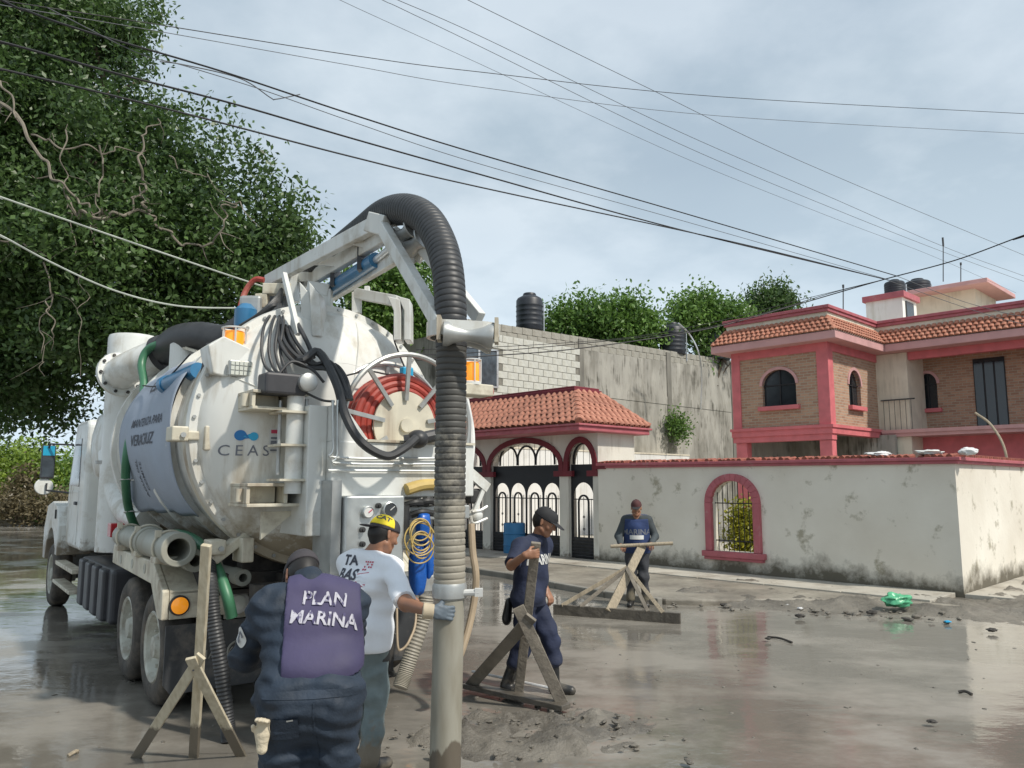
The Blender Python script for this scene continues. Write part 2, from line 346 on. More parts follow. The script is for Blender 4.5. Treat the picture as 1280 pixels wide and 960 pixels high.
def tag(o, label=None, cat=None, group=None, kind=None):
    for k, v in (('label', label), ('category', cat), ('group', group), ('kind', kind)):
        if v: o[k] = v
    return o
def thing(name, label, cat, X, group=None):
    if not isinstance(X, Matrix): X = Matrix.Translation(Vector(X))
    o = bpy.data.objects.new(name, None); COL.objects.link(o); o.empty_display_size = .2
    o.matrix_world = X; WORLD[o.name] = X.copy(); return tag(o, label, cat, group)
def struct(o): o['kind'] = 'structure'; return o
def piece(name, mesh, parent, X):    # object sharing mesh data; X is world matrix
    o = bpy.data.objects.new(name, mesh); COL.objects.link(o); o.parent = parent
    o.matrix_local = WORLD[parent.name].inverted() @ X if parent else X
    return o
def shared(mb, m, smooth=35):
    me = bpy.data.meshes.new('piece'); me.from_pydata(mb.v, [], mb.f)
    bm = bmesh.new(); bm.from_mesh(me); bmesh.ops.recalc_face_normals(bm, faces=bm.faces); bm.to_mesh(me); bm.free()
    me.materials.append(MATS[m])
    if smooth: me.polygons.foreach_set('use_smooth', [True] * len(me.polygons)); me.set_sharp_from_angle(angle=R(smooth))
    return me
def dup(root, X, label=None):
    r = root.copy(); COL.objects.link(r); r.matrix_world = X
    if label: r['label'] = label
    for ch in root.children:
        c = ch.copy(); COL.objects.link(c); c.parent = r
        for g in ch.children: d = g.copy(); COL.objects.link(d); d.parent = c
    return r
# flat lettering as mesh: returns verts (N,2) and faces for text of cap height h
def text_mesh(txt, h, bold=0., sub=0, slant=0., wide=1., space=1.):
    cu = bpy.data.curves.new('t', 'FONT'); cu.body = txt; cu.size = 1; cu.align_x = 'CENTER'; cu.offset = bold; cu.resolution_u = 4; cu.fill_mode = 'BOTH'; cu.shear = slant; cu.space_character = space
    ob = bpy.data.objects.new('t', cu); COL.objects.link(ob)
    dg = bpy.context.evaluated_depsgraph_get(); dg.update()
    me = bpy.data.meshes.new_from_object(ob.evaluated_get(dg))
    bpy.data.objects.remove(ob); bpy.data.curves.remove(cu)
    bm = bmesh.new(); bm.from_mesh(me); bmesh.ops.triangulate(bm, faces=bm.faces)
    bmesh.ops.remove_doubles(bm, verts=bm.verts, dist=1e-4)
    for _ in range(sub): bmesh.ops.subdivide_edges(bm, edges=[e for e in bm.edges if e.calc_length() > .12], cuts=1, use_grid_fill=False); bmesh.ops.triangulate(bm, faces=bm.faces)
    k = h / .69
    vs = np.array([[v.co.x * k * wide, v.co.y * k] for v in bm.verts]); bm.verts.index_update()
    fs = [tuple(v.index for v in f.verts) for f in bm.faces]; bm.free(); bpy.data.meshes.remove(me)
    return vs, fs
def flat_text(name, txt, h, o, ux, uy, m, parent, off=.004, **k):
    vs, fs = text_mesh(txt, h, **k); ux, uy = unit(ux), unit(uy); n = np.cross(ux, uy)
    P = [V(o) + v[0] * ux + v[1] * uy + off * n for v in vs]
    return link_mesh(name, [tuple(p) for p in P], fs, m, parent, smooth=0, fix=False)
def world_bvh(ob):
    W = WORLD[ob.name]; me = ob.data
    return BVHTree.FromPolygons([W @ v.co for v in me.vertices], [tuple(p.vertices) for p in me.polygons])
def decal(name, vs, fs, o, ux, uy, bvh, m, parent, off=.004):
    """project flat shape (vs) standing at o, spanned by ux, uy, onto a surface along -(ux x uy)"""
    ux, uy = unit(ux), unit(uy); n = np.cross(ux, uy); P = []; ok = []
    for v in vs:
        p = V(o) + v[0] * ux + v[1] * uy + n * .5
        h = bvh.ray_cast(Vector(p), Vector(-n), 2.)
        ok.append(h[0] is not None)
        P.append(tuple((h[0] + Vector(n) * off) if h[0] is not None else p))
    fs = [f for f in fs if all(ok[i] for i in f)]
    if not fs: return None
    return link_mesh(name, P, fs, m, parent, smooth=60, fix=False)
def arch_pts(xa, xb, zs, rise, n=14): # from right spring over the top to left spring
    c = (xa + xb) / 2; w = (xb - xa) / 2
    return [(c + w * math.cos(math.pi * i / n), zs + rise * math.sin(math.pi * i / n)) for i in range(n + 1)]
def arch_panel(mb, x0, x1, z0, z1, holes, y0, th, ztop=None):
    """wall in local x,z from y0 to y0+th with arched openings (xa, xb, zsill, zspring, rise)"""
    zt = ztop or (lambda x: z1); ux, uz, d = (1, 0, 0), (0, 0, 1), (0, th, 0); o = (0, y0, 0); x = x0
    for (xa, xb, zb, zs, rise) in sorted(holes):
        if xa > x: mb.prism([(x, z0), (xa, z0), (xa, zt(xa)), (x, zt(x))], o, ux, uz, d)
        if zb > z0 + 1e-4: mb.prism([(xa, z0), (xb, z0), (xb, zb), (xa, zb)], o, ux, uz, d)
        A = arch_pts(xa, xb, zs, rise)
        for i in range(len(A) - 1):
            (ax, az), (bx, bz) = A[i], A[i + 1]; mb.prism([(bx, bz), (ax, az), (ax, zt(ax)), (bx, zt(bx))], o, ux, uz, d)
        x = xb
    if x1 > x: mb.prism([(x, z0), (x1, z0), (x1, zt(x1)), (x, zt(x))], o, ux, uz, d)
    return mb
def arch_band(mb, xa, xb, zb, zs, rise, w, y0, th, legs=True):
    """raised trim following an arched opening"""
    inn = arch_pts(xa, xb, zs, rise); out = arch_pts(xa - w, xb + w, zs, rise + w)
    if legs: inn = [(xb, zb)] + inn + [(xa, zb)]; out = [(xb + w, zb)] + out + [(xa - w, zb)]
    for i in range(len(inn) - 1): mb.prism([inn[i], out[i], out[i + 1], inn[i + 1]], (0, y0, 0), (1, 0, 0), (0, 0, 1), (0, th, 0))
    return mb
# ================================================================ THE SETTING
c0 = at_z(1205, 742, .12); g0 = at_z(750, 700, .12)
WANG = math.atan2(c0[1] - g0[1], c0[0] - g0[0])
WF = Frame((c0[0], c0[1], .12), WANG)            # boundary wall frame: x along the wall to the right, y away from the street
h0 = at_y(1037, 540, 23); HF = Frame((h0[0], h0[1], 0), WANG)
KB = 25.5 / 20.5; b0 = at_y(600, 400, 25.5); BF = Frame((b0[0], b0[1], 0), WANG)   # block wall: runs along its y axis
from mathutils import noise as mn
def fbm(x, y, s, o=4):
    return mn.fractal(Vector((x * s, y * s, 3.7)), 1.0, 2.0, o)
def ground_mats():
    def base(name):
        m = bpy.data.materials.new(name); MATS[name] = m; m.use_nodes = True
        nt = m.node_tree; return m, nt.nodes, nt.links, nt.nodes['Principled BSDF']
    # standing muddy water: mirror streaks and dull scummy patches
    m, N, L, b = base('flood_water')
    tc = N.new('ShaderNodeTexCoord')
    mp = N.new('ShaderNodeMapping'); mp.inputs['Rotation'].default_value = (0, 0, R(20)); mp.inputs['Scale'].default_value = (.75, 1.15, 1); L.new(tc.outputs['Object'], mp.inputs[0])
    n1 = N.new('ShaderNodeTexNoise'); n1.inputs['Scale'].default_value = .8; n1.inputs['Detail'].default_value = 8; n1.inputs['Roughness'].default_value = .65; L.new(mp.outputs[0], n1.inputs['Vector'])
    r1 = N.new('ShaderNodeValToRGB'); L.new(n1.outputs[0], r1.inputs[0])
    r1.color_ramp.elements[0].position = .46; r1.color_ramp.elements[0].color = (.025, .025, .025, 1)
    r1.color_ramp.elements[1].position = .60; r1.color_ramp.elements[1].color = (.24, .22, .22, 1)
    L.new(r1.outputs[0], b.inputs['Roughness'])
    r2 = N.new('ShaderNodeValToRGB'); L.new(n1.outputs[0], r2.inputs[0])
    r2.color_ramp.elements[0].position = .44; r2.color_ramp.elements[0].color = (.165, .151, .129, 1)
    r2.color_ramp.elements[1].position = .62; r2.color_ramp.elements[1].color = (.275, .253, .218, 1)
    L.new(r2.outputs[0], b.inputs['Base Color']); b.inputs['IOR'].default_value = 1.5
    n2 = N.new('ShaderNodeTexNoise'); n2.inputs['Scale'].default_value = 2.6; n2.inputs['Detail'].default_value = 5; L.new(mp.outputs[0], n2.inputs['Vector'])
    n3 = N.new('ShaderNodeTexNoise'); n3.inputs['Scale'].default_value = 17; n3.inputs['Detail'].default_value = 4; L.new(mp.outputs[0], n3.inputs['Vector'])
    a = N.new('ShaderNodeMath'); a.operation = 'MULTIPLY_ADD'; a.inputs[1].default_value = .16; L.new(n3.outputs[0], a.inputs[0]); L.new(n2.outputs[0], a.inputs[2])
    bp = N.new('ShaderNodeBump'); bp.inputs['Strength'].default_value = .12; bp.inputs['Distance'].default_value = .05
    L.new(a.outputs[0], bp.inputs['Height']); L.new(bp.outputs[0], b.inputs['Normal'])
    # wet mud
    m, N, L, b = base('wet_mud')
    tc = N.new('ShaderNodeTexCoord')
    n1 = N.new('ShaderNodeTexNoise'); n1.inputs['Scale'].default_value = 1.7; n1.inputs['Detail'].default_value = 9; n1.inputs['Roughness'].default_value = .7; L.new(tc.outputs['Object'], n1.inputs['Vector'])
    r2 = N.new('ShaderNodeValToRGB'); L.new(n1.outputs[0], r2.inputs[0])
    r2.color_ramp.elements[0].position = .3; r2.color_ramp.elements[0].color = (.09, .08, .066, 1)
    r2.color_ramp.elements[1].position = .7; r2.color_ramp.elements[1].color = (.235, .212, .175, 1)
    L.new(r2.outputs[0], b.inputs['Base Color'])
    rr = N.new('ShaderNodeMapRange'); L.new(n1.outputs[0], rr.inputs[0]); rr.inputs[1].default_value = .3; rr.inputs[2].default_value = .7; rr.inputs[3].default_value = .22; rr.inputs[4].default_value = .6
    L.new(rr.outputs[0], b.inputs['Roughness'])
    n3 = N.new('ShaderNodeTexNoise'); n3.inputs['Scale'].default_value = 22; n3.inputs['Detail'].default_value = 7; n3.inputs['Roughness'].default_value = .65; L.new(tc.outputs['Object'], n3.inputs['Vector'])
    bp = N.new('ShaderNodeBump'); bp.inputs['Strength'].default_value = .8; bp.inputs['Distance'].default_value = .035
    L.new(n3.outputs[0], bp.inputs['Height']); L.new(bp.outputs[0], b.inputs['Normal'])
    mat('pavement', (.44, .41, .35), .7, var=.14, scale=1.6, bump=.35, bscale=14, dirt=(.20, .165, .125), dirt_amt=.45, dirt_scale=1.1)
    mat('apron', (.30, .27, .22), .32, var=.25, scale=1.4, bump=.4, bscale=12, dirt=(.13, .112, .09), dirt_amt=.62, dirt_scale=1.0)
    mat('soil', (.16, .125, .085), .9, var=.3, scale=.6, bump=.4, bscale=4)
    # boundary wall: white lime paint, flaked stains, splashed mud along the foot
    m, N, L, b = base('wall_stained')
    tc = N.new('ShaderNodeTexCoord'); sp = N.new('ShaderNodeSeparateXYZ'); L.new(tc.outputs['Object'], sp.inputs[0])
    n1 = N.new('ShaderNodeTexNoise'); n1.inputs['Scale'].default_value = 1.1; n1.inputs['Detail'].default_value = 10; n1.inputs['Roughness'].default_value = .72; L.new(tc.outputs['Object'], n1.inputs['Vector'])
    n2 = N.new('ShaderNodeTexNoise'); n2.inputs['Scale'].default_value = 2.0; n2.inputs['Detail'].default_value = 10; n2.inputs['Roughness'].default_value = .68; L.new(tc.outputs['Object'], n2.inputs['Vector'])
    # splash mask: mud thrown up from the road, ragged upper edge
    ht = N.new('ShaderNodeMapRange'); L.new(sp.outputs[2], ht.inputs[0]); ht.inputs[1].default_value = 0; ht.inputs[2].default_value = .62; ht.inputs[3].default_value = .34; ht.inputs[4].default_value = -.12
    s = N.new('ShaderNodeMath'); L.new(n1.outputs[0], s.inputs[0]); L.new(ht.outputs[0], s.inputs[1])
    r1 = N.new('ShaderNodeValToRGB'); L.new(s.outputs[0], r1.inputs[0]); r1.color_ramp.elements[0].position = .57; r1.color_ramp.elements[0].color = (0, 0, 0, 1); r1.color_ramp.elements[1].position = .80; r1.color_ramp.elements[1].color = (1, 1, 1, 1)
    r3 = N.new('ShaderNodeValToRGB'); L.new(n2.outputs[0], r3.inputs[0]); r3.color_ramp.elements[0].position = .57; r3.color_ramp.elements[0].color = (0, 0, 0, 1); r3.color_ramp.elements[1].position = .66; r3.color_ramp.elements[1].color = (.8, .8, .8, 1)
    n4 = N.new('ShaderNodeTexNoise'); n4.inputs['Scale'].default_value = .7; n4.inputs['Detail'].default_value = 5; L.new(tc.outputs['Object'], n4.inputs['Vector'])
    r4 = N.new('ShaderNodeValToRGB'); L.new(n4.outputs[0], r4.inputs[0]); r4.color_ramp.elements[0].position = .3; r4.color_ramp.elements[0].color = (.66, .61, .52, 1); r4.color_ramp.elements[1].position = .7; r4.color_ramp.elements[1].color = (.80, .76, .67, 1)
    mx = N.new('ShaderNodeMix'); mx.data_type = 'RGBA'; L.new(r3.outputs[0], mx.inputs[0]); L.new(r4.outputs[0], mx.inputs[6]); mx.inputs[7].default_value = (.30, .27, .19, 1)
    mx2 = N.new('ShaderNodeMix'); mx2.data_type = 'RGBA'; L.new(r1.outputs[0], mx2.inputs[0]); L.new(mx.outputs[2], mx2.inputs[6]); mx2.inputs[7].default_value = (.13, .115, .085, 1)
    L.new(mx2.outputs[2], b.inputs['Base Color']); b.inputs['Roughness'].default_value = .85
    n5 = N.new('ShaderNodeTexNoise'); n5.inputs['Scale'].default_value = 9; n5.inputs['Detail'].default_value = 8; L.new(tc.outputs['Object'], n5.inputs['Vector'])
    bp = N.new('ShaderNodeBump'); bp.inputs['Strength'].default_value = .25; bp.inputs['Distance'].default_value = .02; L.new(n5.outputs[0], bp.inputs['Height']); L.new(bp.outputs[0], b.inputs['Normal'])
    # face brick: small tan bricks (about 3 px each in the photograph)
    m, N, L, b = base('face_brick')
    tc = N.new('ShaderNodeTexCoord'); sp = N.new('ShaderNodeSeparateXYZ'); L.new(tc.outputs['Object'], sp.inputs[0])
    ad = N.new('ShaderNodeMath'); L.new(sp.outputs[0], ad.inputs[0]); L.new(sp.outputs[1], ad.inputs[1])
    cb = N.new('ShaderNodeCombineXYZ'); L.new(ad.outputs[0], cb.inputs[0]); L.new(sp.outputs[2], cb.inputs[1])
    bk = N.new('ShaderNodeTexBrick'); L.new(cb.outputs[0], bk.inputs['Vector'])
    bk.inputs['Color1'].default_value = (.48, .295, .20, 1); bk.inputs['Color2'].default_value = (.34, .19, .13, 1); bk.inputs['Mortar'].default_value = (.42, .35, .27, 1)
    bk.inputs['Scale'].default_value = 1; bk.inputs['Mortar Size'].default_value = .012; bk.inputs['Brick Width'].default_value = .24; bk.inputs['Row Height'].default_value = .085
    L.new(bk.outputs[0], b.inputs['Base Color']); b.inputs['Roughness'].default_value = .9
    bp = N.new('ShaderNodeBump'); bp.inputs['Strength'].default_value = .6; bp.inputs['Distance'].default_value = .012; bp.invert = True; L.new(bk.outputs['Fac'], bp.inputs['Height']); L.new(bp.outputs[0], b.inputs['Normal'])
ground_mats()

def make_ground():
    mb = MB(); mb.add([(-900, -60, -.16), (900, -60, -.16), (900, 1200, -.16), (-900, 1200, -.16)], [(0, 1, 2, 3)])
    struct(mb.build('ground', 'soil', smooth=0, fix=False))
    # road bed of mud: one height sheet; lumps break the water surface
    x0, x1, y0, y1, st = -9.5, 11.5, 2.6, 19.0, .055
    xs = np.arange(x0, x1, st); ys = np.arange(y0, y1, st); P = []
    heap = at_z(665, 915, 0); heap2 = at_z(720, 940, 0)
    for y in ys:
        for x in xs:
            l = WF.Rm @ (np.array((x, y, 0)) - WF.o)
            b = fbm(x, y, .55, 3) * .03 + fbm(x + 9, y, 2.2, 4) * .012 - .036
            d = math.hypot((x - heap[0]) / 1.0, (y - heap[1]) / .65); k = max(0, 1 - d / 1.25)
            if k > 0: b += min(1, k * 2.0) * (.040 + .06 * fbm(x, y + 4, 2.4, 5) + .13 * max(0, fbm(x, y, 6.5, 3)) + .03 * abs(fbm(x, y, 15, 2)))
            # spoil along the kerb, right side
            sh = -1.3 - .55 * (l[0] + 3) if l[0] > -3.2 else -3.9
            q = (l[1] - (-4.15 + .42 * max(0, l[0] + 3.2) + .5 * fbm(x, y, .7, 3))) / 1.3
            if l[0] > -3.6 and q > 0: b += min(q, 1) * (.10 + .08 * fbm(x, y, 1.6, 5) + .05 * abs(fbm(x, y, 6, 3)))
            n0 = max(0, 1 - (y - 2.6) / 3.4) if x < .3 else max(0, 1 - (y - 2.6) / 2.0)
            b += n0 * (.034 + .04 * fbm(x, y + 2, 1.3, 5))
            if l[1] > -.6 and l[0] < .3: b = min(b, .05)
            P.append((x, y, b))
    nx = len(xs); ny = len(ys)
    F = [(j * nx + i, j * nx + i + 1, (j + 1) * nx + i + 1, (j + 1) * nx + i) for j in range(ny - 1) for i in range(nx - 1)]
    struct(link_mesh('mud_road', P, F, 'wet_mud', None, smooth=180, fix=False))
    mb = MB(); mb.add([(-70, 2, 0), (20, 2, 0), (20, 46, 0), (-70, 46, 0)], [(0, 1, 2, 3)])
    struct(mb.build('flood_water', 'flood_water', smooth=0, fix=False))
    # far muddy bank, left
    P = []; xs = np.linspace(-75, 10, 140); ys = np.linspace(27, 75, 60)
    for y in ys:
        for x in xs:
            s = y - 35 - 1.5 * fbm(x, y, .12, 3)
            z = -.14 + max(0, min(1, s / 5)) * (.65 + .35 * fbm(x, y, .35, 4)) + (.5 * max(0, min(1, (s - 5) / 20)))
            P.append((x, y, z))
    nx = len(xs); F = [(j * nx + i, j * nx + i + 1, (j + 1) * nx + i + 1, (j + 1) * nx + i) for j in range(len(ys) - 1) for i in range(nx - 1)]
    struct(link_mesh('far_bank', P, F, 'soil', None, smooth=180, fix=False))
    # pavement: flagged strip against the wall, lower muddy apron to the kerb
    sw = bpy.data.objects.new('pavement', None); COL.objects.link(sw); sw.matrix_world = WF.X; WORLD['pavement'] = WF.X.copy(); struct(sw)
    e = [-20 + 1.42 * i for i in range(15)]
    for i in range(14):
        mb = MB(WF.X); xa, xb = e[i], min(e[i + 1], 1.25); dz = random.uniform(-.006, .006)
        mb.bb((xa + .007, -1.22, -.3), (xb - .007, -.004, .0 + dz)); mb.build('paving_slab', 'pavement', sw, smooth=0, bevel=.008)
    for i in range(9):
        mb = MB(WF.X); dz = random.uniform(-.006, .006)
        mb.bb((.004, .007 + i * 1.4, -.3), (1.22, 1.393 + i * 1.4, dz)); mb.build('paving_slab', 'pavement', sw, smooth=0, bevel=.008)
    mb = MB(WF.X)
    mb.prism([(-20, -1.225), (-20, -3.0), (-8.9, -3.17), (-7.55, -3.28), (-5.76, -3.7), (-4.4, -3.92), (-3.2, -3.95), (-2.75, -3.6), (-1.9, -2.6), (-.7, -1.6), (.5, -1.225)], (0, 0, -.32), (1, 0, 0), (0, 1, 0), (0, 0, .295))
    mb.build('apron', 'apron', sw, smooth=0, bevel=.03)
    mb = MB(WF.X); pts = [(-20, -3.06), (-8.9, -3.24), (-7.55, -3.35), (-5.76, -3.77), (-4.4, -3.99), (-3.25, -4.03)]
    for a, b in zip(pts[:-1], pts[1:]): mb.beam((a[0], a[1], -.13), (b[0], b[1], -.13), .13, .24)
    mb.build('kerb', 'concrete_dark', sw, smooth=0, bevel=.02)
make_ground()

# ---------------------------------------------------------------- boundary wall with arched window
def zt_wall(x): return 2.16 + .002 * -x * 2
def boundary_wall():
    t = thing('boundary_wall', 'white lime-washed boundary wall with pink coping and red arched opening, mud splashed', 'wall', WF.X)
    mb = MB(WF.X); arch_panel(mb, -7.9, 0, -.25, 2.16, [(-4.74, -3.77, .42, 1.42, .46)], 0, .2, zt_wall); mb.build('wall_face', 'wall_stained', t, smooth=0)
    mb = MB(WF.X); mb.bb((-.2, .2, -.25), (0, 11.5, 2.16)); mb.build('side_wall', 'wall_stained', t, smooth=0)
    mb = MB(WF.X)
    mb.prism([(-7.9, zt_wall(-7.9)), (.07, 2.161), (.07, 2.215), (-7.9, zt_wall(-7.9) + .055)], (0, -.05, 0), (1, 0, 0), (0, 0, 1), (0, .31, 0))
    mb.prism([(-7.9, zt_wall(-7.9) + .055), (.11, 2.215), (.11, 2.275), (-7.9, zt_wall(-7.9) + .115)], (0, -.09, 0), (1, 0, 0), (0, 0, 1), (0, .38, 0))
    mb.bb((-.25, .262, 2.163), (.07, 11.5, 2.214)); mb.bb((-.29, .292, 2.2145), (.11, 11.5, 2.274))
    mb.build('coping', 'pink_trim', t, smooth=0, bevel=.008)
    # row of small broken clay tiles bedded on the coping (about 5 px each)
    mb = MB(WF.X); x = -7.8
    while x < .05:
        z = zt_wall(x) + .118; r = .055
        if random.random() > .12: mb.cyl((x, -.07, z + random.uniform(-.02, .01)), (x + random.uniform(-.02, .02), .27, z + .03), r, r * .85, n=7)
        x += random.uniform(.10, .14)
    y = .35
    while y < 11:
        mb.cyl((.09, y, 2.275), (-.25, y, 2.30), .055, .047, n=7); y += .125
    o = mb.build('coping_tiles', 'tile_coping', t, smooth=40); o['kind'] = 'stuff'
    w = MB(WF.X); arch_band(w, -4.74, -3.77, .42, 1.42, .46, .15, -.10, .13); w.bb((-4.97, -.13, .30), (-3.54, .03, .418)); w.bb((-4.93, -.10, .24), (-3.58, .03, .30))
    fr = w.build('window_frame', 'pink_trim', t, smooth=0, bevel=.012)
    for i in range(8):
        x = -4.74 + .97 * (i + .5) / 8; u = abs((x + 4.255) / .485); top = 1.42 + .46 * math.sqrt(max(0, 1 - u * u))
        b = MB(WF.X); b.cyl((x, .10, .42), (x, .10, top), .009, n=6); b.build('window_bar', 'iron_black', t)
    for z in (.62, 1.40):
        b = MB(WF.X); b.bb((-4.74, .09, z), (-3.77, .112, z + .022)); b.build('cross_bar', 'iron_black', t, smooth=0)
    # peeled patch with mud below the window
    return t
boundary_wall()

# ---------------------------------------------------------------- gate house
def roof_tiles(t, o, ux, up, width_at, n_rows, tw, th, mesh):
    """clay tiles laid on a slope; o lower left, ux along the eave, up the slope; width_at(row) -> (x0, x1)"""
    nrm = unit(np.cross(ux, up))
    for r in range(n_rows):
        x0, x1 = width_at(r); k = max(1, int((x1 - x0) / tw))
        for i in range(k):
            x = x0 + (i + .5) * (x1 - x0) / k
            p = V(o) + x * V(ux) + (r * th) * V(up) + nrm * (.02 + random.uniform(-.006, .006))
            ax = unit(V(up) + nrm * random.uniform(.06, .13) + V(ux) * random.uniform(-.05, .05)); xx = unit(V(ux) - (V(ux) @ ax) * ax); zz = np.cross(xx, ax)
            X = WF.X @ Matrix(((xx[0], ax[0], zz[0], p[0]), (xx[1], ax[1], zz[1], p[1]), (xx[2], ax[2], zz[2], p[2]), (0, 0, 0, 1)))
            piece('roof_tile', mesh, t, X)
def tile_mesh(w, l, m='tile_clay'):
    mb = MB(); n = 6; vs = []
    for (y, r) in ((0, w * .5), (l, w * .42)):
        for k in range(n + 1):
            a = math.pi * k / n; vs.append((r * math.cos(a) * 1.0, y, r * .85 * math.sin(a)))
        for k in range(n, -1, -1):
            a = math.pi * k / n; vs.append(((r - .018) * math.cos(a), y, (r - .018) * .85 * math.sin(a)))
    q = 2 * (n + 1); fs = [(k, (k + 1) % q, q + (k + 1) % q, q + k) for k in range(q)] + [(k, k + 1, q - 2 - k, q - 1 - k) for k in range(n)]
    mb.add(vs, fs); return shared(mb, m, 50)
def gate_house():
    t = thing('gate_house', 'white arched gate house with a hipped clay tile roof and maroon trim', 'gatehouse', WF.X)
    XR = -7.9; holes = [(-8.88, -8.07, -.3, 2.28, .56), (-11.81, -9.19, -.3, 2.28, .62), (-14.55, -12.13, -.3, 2.28, .62)]
    mb = MB(WF.X); arch_panel(mb, -14.7, XR, -.3, 3.06, holes, 0, .28); mb.build('arcade', 'wall_paint', t, smooth=0)
    mb = MB(WF.X); mb.bb((XR - .28, .282, -.3), (XR, 1.45, 3.06)); mb.build('side_pier', 'wall_paint', t, smooth=0)
    for (xa, xb, zb, zs, rise) in holes:
        w = MB(WF.X); arch_band(w, xa, xb, 2.1, zs, rise, .15, -.035, .10, legs=True)
        for xx in (xa, xb): w.bb((xx - .16, -.05, 2.0), (xx + .16, .05, 2.14))
        w.build('arch_trim', 'maroon_trim', t, smooth=0)
    mb = MB(WF.X); mb.bb((XR - .05, -.06, 2.17), (XR + .25, .30, 2.34)); mb.build('end_trim', 'maroon_trim', t, smooth=0, bevel=.01)
    # eave, soffit and flat crown
    ex0, ex1, ey0, ey1 = -14.75, -7.62, -1.0, 1.75; z0 = 3.06; z1 = 3.18; rz = 4.1; run = .92
    mb = MB(WF.X); mb.bb((ex0, ey0, z0), (ex1, ey1, z1)); mb.build('eave', 'pink_trim', t, smooth=0, bevel=.02)
    mb = MB(WF.X); mb.bb((ex0 - .03, ey0 - .05, z1), (ex1 + .05, ey1 + .05, z1 + .05)); mb.build('eave_moulding', 'pink_trim', t, smooth=0, bevel=.015)
    A = [(ex0, ey0), (ex1, ey0), (ex1, ey1), (ex0, ey1)]; B = [(ex0 + run, ey0 + run), (ex1 - run, ey0 + run), (ex1 - run, ey1 - run), (ex0 + run, ey1 - run)]
    mb = MB(WF.X); zb = z1 + .052; mb.add([(x, y, zb) for x, y in A] + [(x, y, rz) for x, y in B], [(0, 1, 5, 4), (1, 2, 6, 5), (2, 3, 7, 6), (3, 0, 4, 7), (4, 5, 6, 7), (3, 2, 1, 0)])
    mb.build('roof_deck', 'tile_clay', t, smooth=0)
    mb = MB(WF.X); mb.bb((B[0][0] - .1, B[0][1] - .1, rz - .02), (B[2][0] + .06, B[2][1] + .06, rz + .11)); mb.bb((B[0][0] - .05, B[0][1] - .05, rz + .11), (B[2][0] + .01, B[2][1] + .01, rz + .17)); mb.build('crown_band', 'maroon_trim', t, smooth=0, bevel=.015)
    sl = math.hypot(run, rz - zb); rows = 7; th = sl / rows; me = tile_mesh(.2, th * 1.25); L = ex1 - ex0
    up = unit((0, run, rz - zb)); ux = V((1, 0, 0))
    vis0 = 1.2   # tiles from here to the right hip (what lies further left is behind the truck)
    roof_tiles(t, (ex0, ey0, zb), ux, up, lambda r: (vis0, L - run * r / rows - .06), rows, .2, th, me)
    up2 = unit((-run, 0, rz - zb)); W = ey1 - ey0
    roof_tiles(t, (ex1, ey0, zb), V((0, 1, 0)), up2, lambda r: (run * r / rows + .06, W - run * r / rows), rows, .2, th, me)
    mb = MB(WF.X)
    hp = V((ex1, ey0, zb + .05)); he = V((B[1][0], B[1][1], rz + .03)); n = 7
    for i in range(n): a = hp + (he - hp) * i / n; b = hp + (he - hp) * (i + 1.15) / n; mb.cyl(a, b + V((0, 0, -.02)), .095, .075, n=10)
    hp = V((ex1, ey1, zb + .05)); he = V((B[2][0], B[2][1], rz + .03))
    for i in range(n): a = hp + (he - hp) * i / n; b = hp + (he - hp) * (i + 1.15) / n; mb.cyl(a, b + V((0, 0, -.02)), .095, .075, n=10)
    o = mb.build('hip_tiles', 'tile_clay', t, smooth=40); o['kind'] = 'stuff'
    # iron gates
    def leaf(xa, xb, n_arch, label, topn):
        g = thing('iron_gate', label, 'gate', WF.X @ Matrix.Translation((xa, .1, 0)))
        y = .10; th = .03
        m = MB(WF.X); m.bb((xa, y, -.1), (xb, y + th, -.02)); m.bb((xa, y, 2.25), (xb, y + th, 2.30)); m.bb((xa, y, -.02), (xa + .05, y + th, 2.25)); m.bb((xb - .05, y, -.02), (xb, y + th, 2.25)); m.build('gate_frame', 'iron_black', g, smooth=0)
        w = (xb - xa - .1) / n_arch; hs = []
        for i in range(n_arch):
            a = xa + .05 + i * w; hs.append((a + .03, a + w - .03, .50, 1.52, min(.32, w * .5)) if n_arch > 1 else (a + .02, a + w - .02, .50, 1.45, .40))
        m = MB(WF.X); arch_panel(m, xa + .05, xb - .05, .47, 2.25, hs, y + .004, .02); m.build('gate_sheet', 'iron_black', g, smooth=0)
        for k in range(6):
            z = -.02 + k * .082; m = MB(WF.X); m.beam((xa + .05, y + .02, z + .04), (xb - .05, y + .02, z + .04), .03, .085, (0, -.6, 1)); m.build('gate_slat', 'iron_grey', g, smooth=0)
        for (a, b, zb, zs, rise) in hs:
            cx = (a + b) / 2; q = (b - a) * .21
            m = MB(WF.X); arch_band(m, cx - q, cx + q, zb, zs - .1, q * 1.1, .045, y - .004, .03); m.build('inner_arch', 'iron_black', g, smooth=0)
            for dx in (-q * 2.05, 0, q * 2.05):
                top = zs - .1 + q if dx == 0 else zs
                m = MB(WF.X); m.cyl((cx + dx * .86, y + .015, zb), (cx + dx * .86, y + .015, top), .008, n=6); m.build('gate_bar', 'iron_black', g)
            for zz in (zb + .2, zb + .5):
                m = MB(WF.X); m.ring((cx, y + .015, zz), (0, 1, 0), .028, .009, n=10, m=5); m.build('scroll', 'iron_black', g)
        m = MB(WF.X); m.bb((xa + .05, y, 1.42), (xb - .05, y + .03, 1.445)); m.build('cross_bar', 'iron_black', g, smooth=0)
        # fixed grille in the arch above
        w = (xb - xa) * .8 / topn; s0 = (xa + xb) / 2 - w * topn / 2
